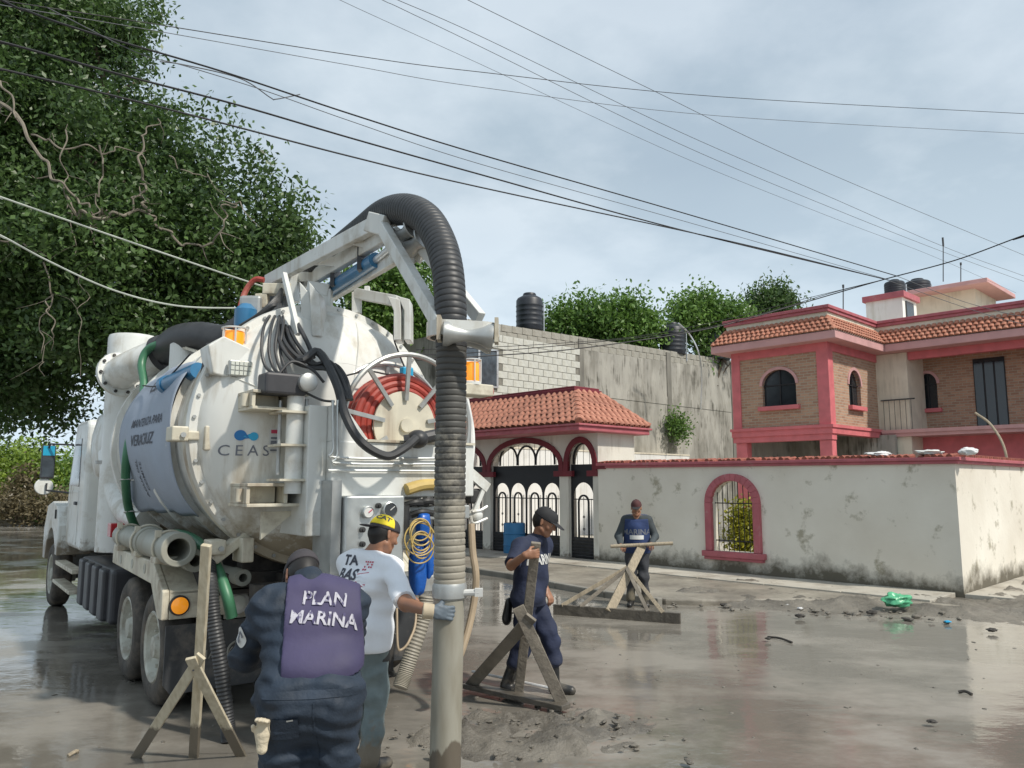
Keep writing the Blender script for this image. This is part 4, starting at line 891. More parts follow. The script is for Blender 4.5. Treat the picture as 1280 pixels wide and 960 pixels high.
def trees():
    G = 'trees behind the grey block wall'
    small_tree('broad bright green tree filling the gap behind the long grey wall', at_y(765, 560, 34) * V((1, 1, 0)), [blob(*s) for s in [(712, 404, 34, .7), (750, 396, 34, .75), (790, 396, 34, .8), (760, 418, 34, 1.2), (792, 420, 34, 1.0), (700, 405, 34, .7), (735, 382, 34, .32), (780, 382, 34, .3), (700, 402, 34, .5)]], 17000, 'leaf_mid', .2, 5, .3, 4.5, G)
    small_tree('green tree behind the black tank with a drooping hose', at_y(880, 560, 36) * V((1, 1, 0)), [blob(*s) for s in [(860, 395, 36, .8), (885, 390, 36, .8), (905, 400, 36, .8), (880, 415, 36, 1.2), (925, 405, 36, .6)]], 12000, 'leaf_mid', .2, 6, .3, 4.5, G)
    small_tree('dark small tree poking above the pink house roofline', at_y(962, 560, 38) * V((1, 1, 0)), [blob(*s) for s in [(964, 365, 38, .45), (950, 382, 38, .55), (975, 380, 38, .55), (962, 390, 38, .9), (985, 378, 38, .35)]], 7000, 'leaf_dark', .19, 7, .25, 4.5, G)
    small_tree('mid green tree seen under the boom behind the truck', at_y(490, 600, 27) * V((1, 1, 0)), [blob(*s) for s in [(470, 370, 27, 1.0), (505, 350, 27, 1.0), (530, 385, 27, .9), (490, 400, 27, 1.2), (445, 355, 27, .7), (525, 335, 27, .5), (455, 410, 27, 1.0), (540, 420, 27, .8)]], 18000, 'leaf_mid', .18, 8, .3, 3.8)
    # left bank: bushes far behind the flooded road
    def bush(label, S, n, m, sz, seed):
        x = np.mean([s[0] for s in S]); y = np.mean([s[1] for s in S]); t = thing('bush', label, 'bush', (x, y, .5), 'bushes on the far left bank')
        for k, s in enumerate(S[:3]):
            mb = MB(); mb.tube([(s[0], s[1], .3), (s[0] + .1, s[1], s[2] * .5), (s[0], s[1], s[2])], .05, n=6); mb.build('stem', 'bark', t)
        leaves('foliage', m, t, S, n, sz, seed, shell=.2)
    bush('sunlit yellow-green bush at the left edge of the far bank', [blob(*s) for s in [(10, 590, 39, 1.4), (35, 580, 39, 1.2), (55, 595, 38, 1.2), (15, 615, 38, 1.0), (45, 620, 38, .8), (-20, 590, 39, 1.5)]], 14000, 'leaf_bright', .2, 11)
    bush('dry straw-coloured bush low on the far bank', [blob(*s) for s in [(30, 610, 37, .5), (38, 600, 37, .45), (24, 622, 37, .5)]], 2500, 'leaf_dry', .18, 12)
    bush('dark green thicket behind the truck mirror on the far bank', [blob(*s) for s in [(80, 606, 40, 1.2), (110, 600, 40, 1.4), (70, 625, 38, .8), (135, 590, 43, 1.7), (95, 620, 38, 1.0)]], 14000, 'leaf_mid', .22, 13)
    bush('low brown scrub along the waterline of the far bank', [blob(*s) for s in [(20, 634, 36, .5), (45, 634, 36, .55), (70, 634, 36, .6), (90, 632, 36, .6), (5, 632, 36, .45)]], 5000, 'leaf_dry', .16, 14)
    bush('tall shaded hedge further back on the far bank', [blob(*s) for s in [(200, 580, 50, 3), (300, 570, 50, 3), (420, 570, 50, 3), (165, 578, 48, 2.2)]], 16000, 'leaf_dark', .3, 15)
    # yellow crotons behind the wall opening, fig on the grey wall
    q = WF.px(933, 650, y=.75); p = WF.w((q[0], .75, 0)); t = thing('croton_bush', 'yellow-topped garden bush behind the arched wall opening', 'bush', p)
    mb = MB(); mb.tube([p, p + V((0, 0, .5)), p + V((.03, 0, 1.1))], .03, n=6); mb.build('stem', 'bark', t)
    leaves('foliage', 'leaf_yellow', t, [(p[0], p[1], .6, .2, .2, .25), (p[0], p[1], .92, .25, .25, .28), (p[0], p[1], 1.22, .23, .23, .2)], 3600, .09, 21, shell=.1)
    q = BF.px(838, 532, x=0); c = BF.w(q + V((.3, 0, 0))); t = thing('wall_fig', 'small green shrub rooted in the face of the grey wall', 'shrub', BF.w(q))
    mb = MB(); mb.tube([BF.w(q + V((0, 0, -.5))), c - V((0, 0, .2)), c], .03, n=6); mb.build('stem', 'bark', t)
    leaves('foliage', 'leaf_mid', t, [(c[0], c[1], c[2], .38, .38, .42), (c[0] + .1, c[1], c[2] - .2, .3, .3, .3), (c[0] - .2, c[1], c[2] + .15, .25, .25, .25)], 1500, .13, 22, shell=.2)
trees()

# ---------------------------------------------------------------- overhead wires
def wires():
    def wire(pts, r, label, m='wire_black', name='overhead_cable', group=None):
        Q = [at_y(px, py, Y) for px, py, Y in pts]
        if pts[0][0] < 0 or pts[0][1] < 0: d = Q[0] - Q[1]; d = unit(d); Q = [Q[0] + d * 14 + V((0, 0, .9)), Q[0] + d * 6 + V((0, 0, .18))] + Q     # on to the next pole, out of view
        if pts[-1][0] > 1280: d = unit(Q[-1] - Q[-2]); Q = Q + [Q[-1] + d * 6 + V((0, 0, .15)), Q[-1] + d * 14 + V((0, 0, .8))]
        if pts[0][0] > 1280: d = unit(Q[0] - Q[1]); Q = [Q[0] + d * 12 + V((0, 0, .5))] + Q
        mb = MB(); mb.tube(Q, r, n=6, sub=8); tag(mb.build(name, m), label, 'cable', group)
    K = (1106, 349, 21)
    wire([(-60, 40, 7.2), (0, 52, 7.6), (150, 93, 9), (300, 132, 10.4), (440, 173, 11.8), (600, 218, 13.5), (850, 287, 17), K], .014, 'thick black cable entering the left edge a little below the top corner')
    wire([(-60, 75, 7.2), (0, 86, 7.6), (220, 139, 9.6), (440, 196, 11.8), (600, 234, 13.5), (919, 303, 18), K], .014, 'lowest thick black cable crossing the whole sky to the roof tank')
    wire([(-40, -20, 7.2), (30, 12, 7.8), (113, 41, 8.6), (280, 90, 10.2), (440, 143, 11.8), (600, 193, 13.5), (850, 265, 17), (1121, 345, 21)], .0125, 'uppermost thick black cable of the bundle running to the roof tank')
    wire([(60, 10, 8), (172, 66, 9.2), (230, 82, 9.7), (330, 113, 10.7), (440, 152, 11.8), (600, 205, 13.5), (850, 275, 17), (1112, 350, 21)], .006, 'thin black cable sagging under the uppermost thick cable', 'wire_grey')
    wire([(200, 77, 9.6), (230, 81, 9.9), (300, 98, 10.6), (338, 122, 11), (345, 124, 11), (375, 118, 11.3)], .008, 'frayed loose cable end with a knot in the bundle', 'wire_grey', 'loose_cable')
    wire([(-60, -14, 8), (0, 0, 8.6), (180, 28, 10), (440, 69, 12.2), (600, 90, 13.6), (900, 121, 16.5), (1280, 142, 20.5), (1340, 144, 21.2)], .0075, 'black cable across the upper sky to the right edge, upper of two')
    wire([(-60, -6, 8), (0, 6, 8.6), (180, 36, 10), (440, 82, 12.2), (600, 109, 13.6), (900, 145, 16.5), (1280, 167, 20.5), (1340, 169, 21.2)], .0055, 'thin grey cable across the upper sky to the right edge, lower of two', 'wire_grey')
    wire([(500, -44, 12), (585, 0, 13), (810, 110, 16), (1000, 201, 19), (1280, 319, 24), (1340, 343, 25)], .006, 'thin grey wire slanting from the top edge, topmost on the right', 'wire_grey', 'overhead_wire')
    wire([(430, -40, 12), (480, -8, 12.6), (600, 45, 14), (850, 165, 17), (1030, 243, 20), (1179, 308, 23), (1280, 345, 25)], .0062, 'thin grey wire slanting from the top edge past the aerial tip', 'wire_grey', 'overhead_wire')
    wire([(440, -20, 12), (500, 10, 12.8), (600, 58, 14), (850, 180, 17), (1030, 256, 20), (1174, 313, 23), (1280, 352, 25)], .0055, 'thin grey wire running close under the aerial-tip wire', 'wire_grey', 'overhead_wire')
    wire([(380, -26, 12), (425, 0, 12.5), (600, 80, 14.5), (850, 195, 17.5), (1030, 268, 20), (1163, 319, 23), (1270, 366, 25)], .0042, 'faintest thin wire, lowest of the slanting wires from the top edge', 'wire_grey', 'overhead_wire')
    wire([(1330, 279, 17.5), (1280, 294, 18.2), (1195, 325, 19.8), K, (1040, 368, 22), (985, 384, 22), (880, 412, 21), (720, 436, 19.5), (590, 446, 18), (520, 450, 17)], .016, 'heavy twisted black cable dropping from the right edge across the grey wall')
    wire([K, (1040, 366, 21.6), (960, 390, 21.5), (860, 414, 21), (720, 430, 19.5), (590, 441, 18), (520, 444, 17)], .010, 'black cable just above the heavy cable in front of the grey wall')
    wire([K, (1000, 375, 21.6), (900, 401, 21.3), (800, 420, 20.5), (700, 429, 19.5), (590, 435, 18), (520, 437, 17)], .008, 'thin uppermost black cable in front of the grey wall')
    wire([K, (1170, 372, 20.5), (1230, 392, 20), (1290, 408, 19.5)], .008, 'lower grey cable drooping right from the roof tank over the tiles', 'wire_grey')
    wire([(1121, 345, 21), (1190, 372, 20.5), (1240, 387, 20), (1300, 400, 19.5)], .008, 'upper grey cable drooping right from the roof tank over the tiles', 'wire_grey')
    wire([(-60, 224, 9), (0, 246, 9.4), (150, 298, 10.4), (310, 352, 11.6), (345, 362, 12)], .012, 'upper pale cable in front of the dark tree ending behind the truck', 'wire_white')
    wire([(-60, 268, 9), (0, 294, 9.4), (60, 326, 9.9), (140, 362, 10.4), (220, 382, 11), (300, 385, 11.6), (345, 383, 12)], .012, 'lower sagging pale cable in front of the dark tree', 'wire_white')
wires()

# ---------------------------------------------------------------- litter and things on the wall
def rough_bag(name, c, r, m, label, cat, sq=.55, seed=0, group=None):
    mb = MB(); mb.ell((0, 0, 0), (1, 1, 1), nu=28, nv=18); vs = []
    for v in mb.v:
        v = V(v); k = 1 + .42 * mn.noise(Vector(v * 1.7 + seed)) + .22 * mn.noise(Vector(v * 4.1 + seed)) + .10 * mn.noise(Vector(v * 9 + seed)); vs.append((c[0] + v[0] * r[0] * k, c[1] + v[1] * r[1] * k, c[2] + r[2] * .75 + v[2] * r[2] * k))
    tag(link_mesh(name, vs, mb.f, m, None, smooth=60), label, cat, group)
def litter():
    p = at_z(1122, 757, .1); rough_bag('plastic_bag', p, (.21, .16, .11), 'bag_green', 'crumpled green plastic bag on the muddy kerb below the wall corner', 'bag', seed=3)
    for i, (px, py, w, lab) in enumerate(((1101, 567, .19, 'flat white sack lying on the wall coping left of centre below the balcony'), (1163, 562, .2, 'grey-white cloth bundle on the wall coping, middle of the three bundles'), (1210, 561, .14, 'rounded white bag on the wall coping nearest the wall corner'))):
        q = WF.px(px, py, y=.12); c = WF.w((q[0], .1, zt_wall(q[0]) + .16)); rough_bag('white_sack', c, (w * 1.15, w * .6, .045 + .008 * i), 'sack' if i != 1 else 'label_white', lab, 'sack', seed=10 + i, group='sacks on the wall coping')
    a = WF.w((.0, .15, 2.3)); a = WF.w(WF.px(1257, 566, x=-.9)); b = WF.w(WF.px(1219, 516, x=-1.6))
    mb = MB(); mb.tube([a - V((0, 0, 1.2)), a, a * .45 + b * .55 + V((.08, 0, .12)), b], .03, n=7); tag(mb.build('bent_pole', 'wood'), 'bent pale pole leaning up behind the right end of the wall', 'pole')
    spots = [(1000, 762, 'sack', .035), (985, 758, 'label_white', .03), (1040, 760, 'sack', .03), (1185, 779, 'logo_light', .035), (1000, 772, 'trash_dark', .05), (1240, 790, 'trash_dark', .05), (1090, 768, 'trash_dark', .06), (905, 758, 'trash_dark', .05), (960, 800, 'trash_dark', .03), (1165, 905, 'trash_dark', .03), (875, 700, 'label_white', .03), (1190, 760, 'label_white', .025), (640, 768, 'trash_dark', .03)]
    names = ['small scrap of white paper on the muddy verge', 'torn white wrapper on the muddy verge', 'white crumpled scrap right of the other papers', 'blue bottle cap sized scrap in the mud', 'dark clod beside the white scraps', 'dark clod at the right edge of the mud', 'dark flattened rubbish left of the green bag', 'dark clod at the end of the kerb', 'small dark twig clump in the water', 'dark pebble in the open water at lower right', 'white paper scrap on the pavement by the arched opening', 'pale scrap right of the green bag', 'dark leaf on the water behind the hose']
    for i, ((px, py, m, s), nm) in enumerate(zip(spots, names)):
        c = at_z(px, py, .02); rough_bag('litter', (c[0], c[1], c[2] + .01), (s * 1.3, s, s * .45), m, nm, 'litter', seed=40 + i, group='litter in the mud')
    for i, (a, b, lab) in enumerate((((960, 796), (990, 803), 'thin dark stick floating in the water in front of the wall'), ((1165, 764), (1085, 767), 'long dark stick lying on the mud by the green bag'), ((85, 945), (97, 940), 'pale broken twig at the lower left in the mud'), ((1198, 865), (1215, 868), 'short dark stick lying in the water at lower right'))):
        a, b = at_z(*a, .012), at_z(*b, .012); mb = MB(); mb.tube([a, (a + b) / 2 + V((.01, .02, .012)), b], .014, n=6); tag(mb.build('stick', 'wood' if i == 2 else 'trash_dark'), lab, 'stick')
litter()
def clods():   # loose mud clods thrown on the verge and round the spoil heap
    rg = random.Random(3); mb = MB()
    def one(c, s):
        m = MB(); m.ell((0, 0, 0), (1, 1, 1), nu=8, nv=6); sd = rg.random() * 50; a = rg.random() * 6; ca, sa = math.cos(a), math.sin(a); vs = []; ex = rg.uniform(1, 2.2)
        for v in m.v:
            v = V(v); k = 1 + .5 * mn.noise(Vector(v * 1.5 + sd)); x, y, z = v * k * s; x *= ex; vs.append((c[0] + x * ca - y * sa, c[1] + x * sa + y * ca, c[2] + z * .6))
        mb.add(vs, m.f)
    for i in range(80):
        l = (rg.uniform(-3.4, .6), 0); y = -4.0 + .45 * (l[0] + 3.2) + abs(rg.gauss(0, .75)) - .25; p = WF.w((l[0], y, 0)); one((p[0], p[1], rg.uniform(.01, .05)), rg.choice((.012, .018, .025, .04)) * rg.uniform(.7, 1.3))
    h = at_z(665, 915, 0)
    for i in range(150):
        p = (h[0] + rg.gauss(0, .55), h[1] + rg.gauss(0, .38)); one((p[0], p[1], rg.uniform(.0, .05)), rg.choice((.008, .011, .015, .022)) * rg.uniform(.7, 1.3))
    for i in range(120):
        p = at_z(rg.uniform(40, 1270), rg.uniform(800, 955), 0); one((p[0], p[1], .0), rg.uniform(.006, .016))
    o = mb.build('mud_clods', 'wet_mud', None, smooth=50); o['kind'] = 'stuff'
clods()
# ================================================================ THE VACUUM TRUCK
w0 = at_z(185, 882, 0); TANG = math.atan2(.6, .8)
o_t = w0 + 1.2 * V((.8, .6, 0)); TF = Frame((o_t[0], o_t[1], 0), TANG); TM = TF.X
def T(px, py, **k): return TF.px(px, py, **k)
def tb(): return MB(TM)
TR = thing('vacuum_truck', 'large white vacuum tanker truck with a hose boom, mud on its wheels', 'truck', TM)
def mirror_u(p): return V((-p[0], p[1], p[2]))
def wheel(u_out, v, dual, side, Rw=.5):
    """side -1 left, +1 right; axis along u"""
    s = side; ax = (s, 0, 0); w = .26
    h = tb(); h.lathe((u_out - s * .06, v, Rw), ax, [(.13, -.3), (.14, -.02), (.11, .0), (.09, .05), (.0, .055)], n=20, cap=True)
    for k in range(10): a = 2 * math.pi * k / 10; h.cyl((u_out - s * .10, v + .19 * math.cos(a), Rw + .19 * math.sin(a)), (u_out - s * .055, v + .19 * math.cos(a), Rw + .19 * math.sin(a)), .016, n=6)
    hub = h.build('wheel', 'rim', TR)
    for j in range(2 if dual else 1):
        u = u_out - s * (w + .06) * j
        t = tb(); prof = [(.29, -w), (.34, -w - .005), (.44, -w + .0), (.485, -w + .03), (Rw, -w + .06), (Rw, -.06), (.485, -.03), (.44, .0), (.34, .005), (.29, -.02)]
        t.lathe((u, v, Rw), ax, prof, n=44, cap=False)
        for g in (-w * .32, -w * .5, -w * .68): t.lathe((u, v, Rw), ax, [(Rw + .001, g - .008), (Rw - .0, g - .0), (Rw + .001, g + .008)], n=44, cap=False)
        t.build('tyre', 'tyre_muddy', hub)
        r = tb(); r.lathe((u, v, Rw), ax, [(.30, -w + .01), (.285, -w * .8), (.28, -.09), (.30, -.03), (.315, -.012), (.30, .0), (.275, -.015), (.255, -.075), (.225, -.11), (.13, -.085)], n=36, cap=False)
        r.build('rim', 'rim', hub)
def running_gear():
    for v in (0, 1.12): wheel(-1.2, v, True, -1); wheel(1.2, v, True, 1)
    wheel(-1.22, 7.0, False, -1); wheel(1.22, 7.0, False, 1)
    for s in (-1, 1):
        m = tb(); m.bb((s * .36, -1.25, .78), (s * .46, 7.7, 1.04)); m.build('chassis_rail', 'chassis', TR, smooth=0)
    for v in (0, 1.12, 7.0): m = tb(); m.cyl((-1.0, v, .5), (1.0, v, .5), .09, n=12); m.ell((0, v, .5), (.22, .24, .22)); m.build('axle', 'chassis', TR)
    m = tb(); m.bb((-.7, -1.2, .86), (.7, -1.05, 1.12)); m.bb((-.35, -1.0, 1.04), (.35, 6.0, 1.16)); m.build('rear_crossmember', 'chassis', TR, smooth=0)
    for v in (.56,): m = tb(); m.bb((-.55, v - .5, .66), (-.48, v + .5, .74)); m.bb((.48, v - .5, .66), (.55, v + .5, .74)); m.build('leaf_spring', 'chassis', TR, smooth=0)
running_gear()
def decks():
    # shelf over the rear wheels: flat top, sloping tail plate, seen from the photograph
    k = T(203, 719, x=-1.25); e0 = T(218, 750, x=-1.25); e1 = T(217, 784, x=-1.25)
    zt = 1.26; ve = -.50; vk = ve + .42
    P = [(1.75, zt), (vk, zt), (ve, zt - .22), (ve, zt - .46), (ve + .14, zt - .46), (vk + .02, zt - .20), (1.75, zt - .16)]
    for s in (-1, 1):
        m = tb(); m.prism(P, (s * 1.25, 0, 0), (0, 1, 0), (0, 0, 1), (-s * .06, 0, 0)); m.build('deck_side', 'cream_steel', TR, smooth=0, bevel=.012)
        m = tb(); m.bb((s * 1.188, vk, zt - .03), (s * .66, 1.75, zt - .004)); m.build('deck_top', 'cream_steel', TR, smooth=0)
        m = tb(); m.prism([(vk, zt - .03), (vk, zt - .004), (ve, zt - .224), (ve, zt - .25)], (s * 1.188, 0, 0), (0, 1, 0), (0, 0, 1), (-s * .53, 0, 0)); m.build('tail_slope', 'cream_steel', TR, smooth=0)
        m = tb(); m.bb((s * 1.188, ve, zt - .46), (s * .66, ve + .03, zt - .226)); pl = m.build('tail_plate', 'cream_steel', TR, smooth=0, bevel=.006)
        m = tb(); m.lathe((s * 1.11, ve - .001, zt - .345), (0, -1, 0), [(.085, 0), (.085, .02), (.07, .025)], n=24); lp = m.build('marker_lamp', 'chassis', TR)
        m = tb(); m.lathe((s * 1.11, ve - .002, zt - .345), (0, -1, 0), [(.072, .0), (.07, .03), (.05, .045), (.0, .05)], n=24); m.build('lens', 'amber', lp)
        m = tb(); m.lathe((s * .62, ve + .0, zt - .36), (0, -1, 0), [(.10, -.02), (.11, .0), (.10, .03), (.075, .035)], n=24); r = m.build('round_lamp', 'label_white', TR)
        m = tb(); m.lathe((s * .62, ve - .001, zt - .36), (0, -1, 0), [(.07, .0), (.065, .045), (.0, .05)], n=20); m.build('lens', 'lens_clear', r)
        m = tb(); m.bb((s * .72, ve + .01, zt - .5), (s * .52, ve + .04, zt - .22)); m.build('lamp_plate', 'cream_steel', TR, smooth=0)
        for v in (1.3, .75, .2): m = tb(); m.lathe((s * 1.2505, v, zt - .09), (s, 0, 0), [(.045, 0), (.045, .004), (.03, .006)], n=14); m.build('side_boss', 'rim', TR)
        # mud flap
        u0, u1, zb = s * 1.22, s * .36, .2; a = min(u0, u1); b = max(u0, u1)
        m = tb(); m.prism([(a, zt - .5), (a, zb + .08), (a + .06, zb), (b - .1, zb), (b, zb + .12), (b, zt - .5)], (0, ve - .06, 0), (1, 0, 0), (0, 0, 1), (0, .015, 0)); fl = m.build('mud_flap', 'flap', TR, smooth=0)
        m = tb(); m.ring((s * .62, ve - .067, .49), (0, -1, 0), .085, .010, n=28, m=5); m.build('flap_emblem', 'flap_print', fl)
        flat_text('flap_lettering', 'MACK', .075, TF.w((s * .80, ve - .062, .455)), TF.w((1, 0, 0)) - TF.o, (0, 0, 1), 'flap_print', fl, off=.004)
decks()
# ---- tank
TCu, TCz, TRd = -.06, 2.40, 1.12
def on_door(u, z):   # v of the dished door at (u, z)
    r = math.hypot(u - TCu, z - TCz); P = [(0, -1.42), (.35, -1.405), (.6, -1.37), (.8, -1.31), (.96, -1.22), (1.06, -1.13), (1.115, -1.05)]
    for (a, va), (b, vb) in zip(P[:-1], P[1:]):
        if r <= b: return va + (vb - va) * (r - a) / (b - a)
    return -1.05
def tank():
    c = (TCu, 0, TCz); ax = (0, 1, 0)
    m = tb(); m.lathe(c, ax, [(.0, 2.98), (.4, 2.97), (.85, 2.88), (1.02, 2.76), (1.08, 2.6), (TRd - .02, 2.45), (TRd - .02, -.95)], n=64, cap=False); t = m.build('tank', 'tank_white', TR, smooth=30)
    for v in (-.2, .75, 1.75, 2.5): m = tb(); m.lathe(c, ax, [(TRd - .03, v - .05), (TRd + .035, v - .05), (TRd + .035, v + .05), (TRd - .03, v + .05)], n=64, cap=False); m.build('tank_band', 'tank_white', t, smooth=30)
    m = tb(); m.lathe(c, ax, [(1.0, -.80), (TRd + .055, -.80), (TRd + .055, -.90), (1.0, -.90)], n=72, cap=False); m.build('rear_flange', 'cream_steel', t, smooth=30)
    m = tb(); m.lathe(c, ax, [(1.0, -.915), (TRd + .06, -.915), (TRd + .07, -.96), (TRd + .06, -1.03), (TRd - .005, -1.04)], n=72, cap=False); m.build('door_ring', 'tank_white', t, smooth=30)
    m = tb(); m.lathe(c, ax, [(TRd + .005, -.92), (TRd - .005, -1.05), (1.06, -1.13), (.96, -1.22), (.80, -1.31), (.6, -1.37), (.35, -1.405), (.0, -1.42)], n=72, cap=False); d = m.build('tank_door', 'tank_white', TR, smooth=60)
    for i in range(40):
        a = 2 * math.pi * (i + .5) / 40; q = V((TCu + (TRd + .03) * math.cos(a), 0, TCz + (TRd + .03) * math.sin(a)))
        m = tb(); m.cyl(q + V((0, -1.052, 0)), q + V((0, -1.02, 0)), .016, n=6); m.build('ring_bolt', 'grey_steel', t)
    for a in (math.radians(78), math.radians(155), math.radians(-35)):   # weld seams across the dished door
        m = tb(); m.tube([(TCu + r * math.cos(a), on_door(TCu + r * math.cos(a), TCz + r * math.sin(a)) - .001, TCz + r * math.sin(a)) for r in (.35, .6, .8, .95, 1.05)], .006, n=5); m.build('weld_seam', 'tank_white', d)
    m = tb(); m.ring((TCu, -1.366, TCz), ax, .6, .006, n=64, m=5); m.build('weld_seam', 'tank_white', d)
    # rubber seal line and saddle
    m = tb(); m.ring((TCu, -.907, TCz), ax, TRd + .02, .02, n=64, m=6); m.build('seal', 'rubber', t)
    m = tb(); m.bb((-.62, -.6, 1.16), (.55, -.45, 1.45)); m.bb((-.62, 1.9, 1.16), (.55, 2.05, 1.45)); m.bb((-.95, -.7, 1.05), (.9, 2.4, 1.17)); m.build('tank_saddle', 'chassis', TR, smooth=0)
    return t, d
TANK, DOOR = tank()
def door_gear():
    # CEAS lettering with drop emblem
    bv = world_bvh(DOOR); ux = TF.w((1, 0, 0)) - TF.o; uz = V((0, 0, 1))
    p = T(301, 563, y=-1.2); o = TF.w((p[0], -1.2, p[2]))
    vs, fs = text_mesh('CEAS', .085, bold=0, sub=2, wide=1.0, space=1.45)
    decal('lettering', vs, fs, o - V((0, 0, .045)), ux, uz, bv, 'print_grey', DOOR)
    # serifs of the letters
    def poly(name, pts, m, dz=.0, n_sub=0): decal(name, np.array(pts), [tuple(range(len(pts)))], o, ux, uz, bv, m, DOOR, off=.005)
    h = .105
    for (x, z, w) in (): poly('serif', [(x - w / 2, z), (x + w / 2, z), (x + w / 2, z + .010), (x - w / 2, z + .010)], 'print_grey')
    # emblem: a blue drop and a lighter drop joined like a lying figure eight
    def drop(cx, cz, r, tx, tz):
        pts = [(cx + r * math.cos(a), cz + r * math.sin(a)) for a in np.linspace(math.radians(40), math.radians(320), 22)] if tx > cx else [(cx + r * math.cos(a), cz + r * math.sin(a)) for a in np.linspace(math.radians(220), math.radians(500), 22)]
        return [(a * .82, b * .82) for a, b in pts + [(tx, tz)]]
    def blobshape(name, pts, m):
        c = np.mean(pts, axis=0); P = [tuple(c)] + list(pts); n = len(pts)
        decal(name, np.array(P), [(0, 1 + i, 1 + (i + 1) % n) for i in range(n)], o, ux, uz, bv, m, DOOR, off=.006)
    blobshape('emblem', drop(-.045, .145, .052, .035, .115), 'logo_blue'); blobshape('emblem', drop(.072, .135, .042, -.02, .135), 'logo_light')
    # warning label
    q = T(344, 551, y=-1.38); a, b = .045, .10
    pts = np.array([(-a, -b), (a, -b), (a, b), (-a, b)]); l = decal('warning_label', pts, [(0, 1, 2, 3)], TF.w((q[0], -1.3, q[2])), ux, uz, bv, 'label_white', DOOR, off=.01)
    if l:
        for (z0, z1, m) in ((.06, .09, 'red_print'), (-.05, .0, 'print_grey'), (.015, .03, 'print_grey'), (-.085, -.07, 'print_grey')):
            decal('label_print', np.array([(-.035, z0), (.035, z0), (.035, z1), (-.035, z1)]), [(0, 1, 2, 3)], TF.w((q[0], -1.3, q[2])), ux, uz, bv, m, DOOR, off=.014)
    # hinge post with collar plates and the two box brackets
    hp = T(368, 550, y=-1.62); u = hp[0]; zt = T(368, 482, y=-1.62)[2]; zb = T(368, 617, y=-1.62)[2]
    m = tb(); m.cyl((u, -1.62, zb), (u, -1.62, zt), .07, n=20); m.build('hinge_post', 'truck_white', DOOR)
    m = tb(); m.cyl((u + .10, -1.60, zb + .1), (u + .10, -1.60, zt - .1), .02, n=10); m.cyl((u - .1, -1.55, zb + .15), (u - .1, -1.55, zt - .12), .016, n=8); m.build('grease_pipe', 'grey_steel', DOOR)
    for y in (516, 557, 600):
        z = T(368, y, y=-1.62)[2]; m = tb(); m.box((u + .02, -1.58, z), (.34, .3, .018)); m.build('collar_plate', 'cream_steel', DOOR, smooth=0)
    for (y0, y1) in ((490, 514), (604, 633)):
        z1 = T(340, y0, y=-1.5)[2]; z0 = T(340, y1, y=-1.5)[2]; ua = T(305 if y0 < 500 else 298, y0, y=-1.4)[0]; ub = u + .12
        m = tb(); m.bb((ua, -1.62, z1 - .025), (ub, -1.15, z1)); m.bb((ua, -1.62, z0), (ub, -1.15, z0 + .025)); m.bb((ua, -1.45, z0 + .026), (ub - .2, -1.42, z1 - .026)); m.bb((ua, -1.60, z0 + .026), (ua + .03, -1.2, z1 - .026)); m.bb((ua + .30, -1.6, z0 + .026), (ua + .33, -1.2, z1 - .026))
        m.build('hinge_bracket', 'cream_steel', DOOR, smooth=0, bevel=.004)
        m = tb(); m.cyl((ua - .02, -1.5, (z0 + z1) / 2 - .05), (ua - .02, -1.5, (z0 + z1) / 2 + .05), .035, n=12); m.build('bracket_knuckle', 'cream_steel', DOOR)
    m = tb(); a = T(330, 640, y=-1.5); m.prism([(0, 0), (.28, 0), (.0, -.22)], (a[0], -1.45, a[2]), (1, 0, 0), (0, 0, 1), (0, .03, 0)); m.build('gusset', 'cream_steel', DOOR, smooth=0)
    # valve block on the post
    v = T(362, 482, y=-1.62); m = tb(); m.box(V(v) + V((-.06, 0, 0)), (.34, .2, .17)); m.build('valve_block', 'dark_plastic', DOOR, smooth=0, bevel=.02)
    m = tb(); m.lathe(V(v) + V((.10, -.1, .02)), (0, -1, 0), [(.075, -.1), (.075, .05), (.06, .06)], n=18); m.build('valve_cap', 'grey_steel', DOOR)
    # clamps round the ring: two on the left, one low
    for (px, py, lab) in ((240, 545, 0), (286, 684, 1)):
        a = T(px, py, y=-.98)
        m = tb(); m.box(a, (.34, .16, .075), None if not lab else ((.8, 0, .6), (0, 1, 0), (-.6, 0, .8))); m.box(a + V((.11, -.03, -.02)), (.10, .26, .20)); m.box(a + V((-.12, -.02, .01)), (.13, .2, .12)); m.build('door_clamp', 'cream_steel', DOOR, smooth=0, bevel=.012)
        m = tb(); m.cyl(a + V((-.1, -.14, .0)), a + V((-.1, .16, 0)), .022, n=8); m.build('clamp_pin', 'grey_steel', DOOR)
    m = tb(); m.tube([T(262, 430, y=-.9), T(252, 480, y=-.95), T(245, 530, y=-.95), T(246, 570, y=-.95)], .028, n=8); m.build('drain_hose', 'hose_black', TANK)
door_gear()
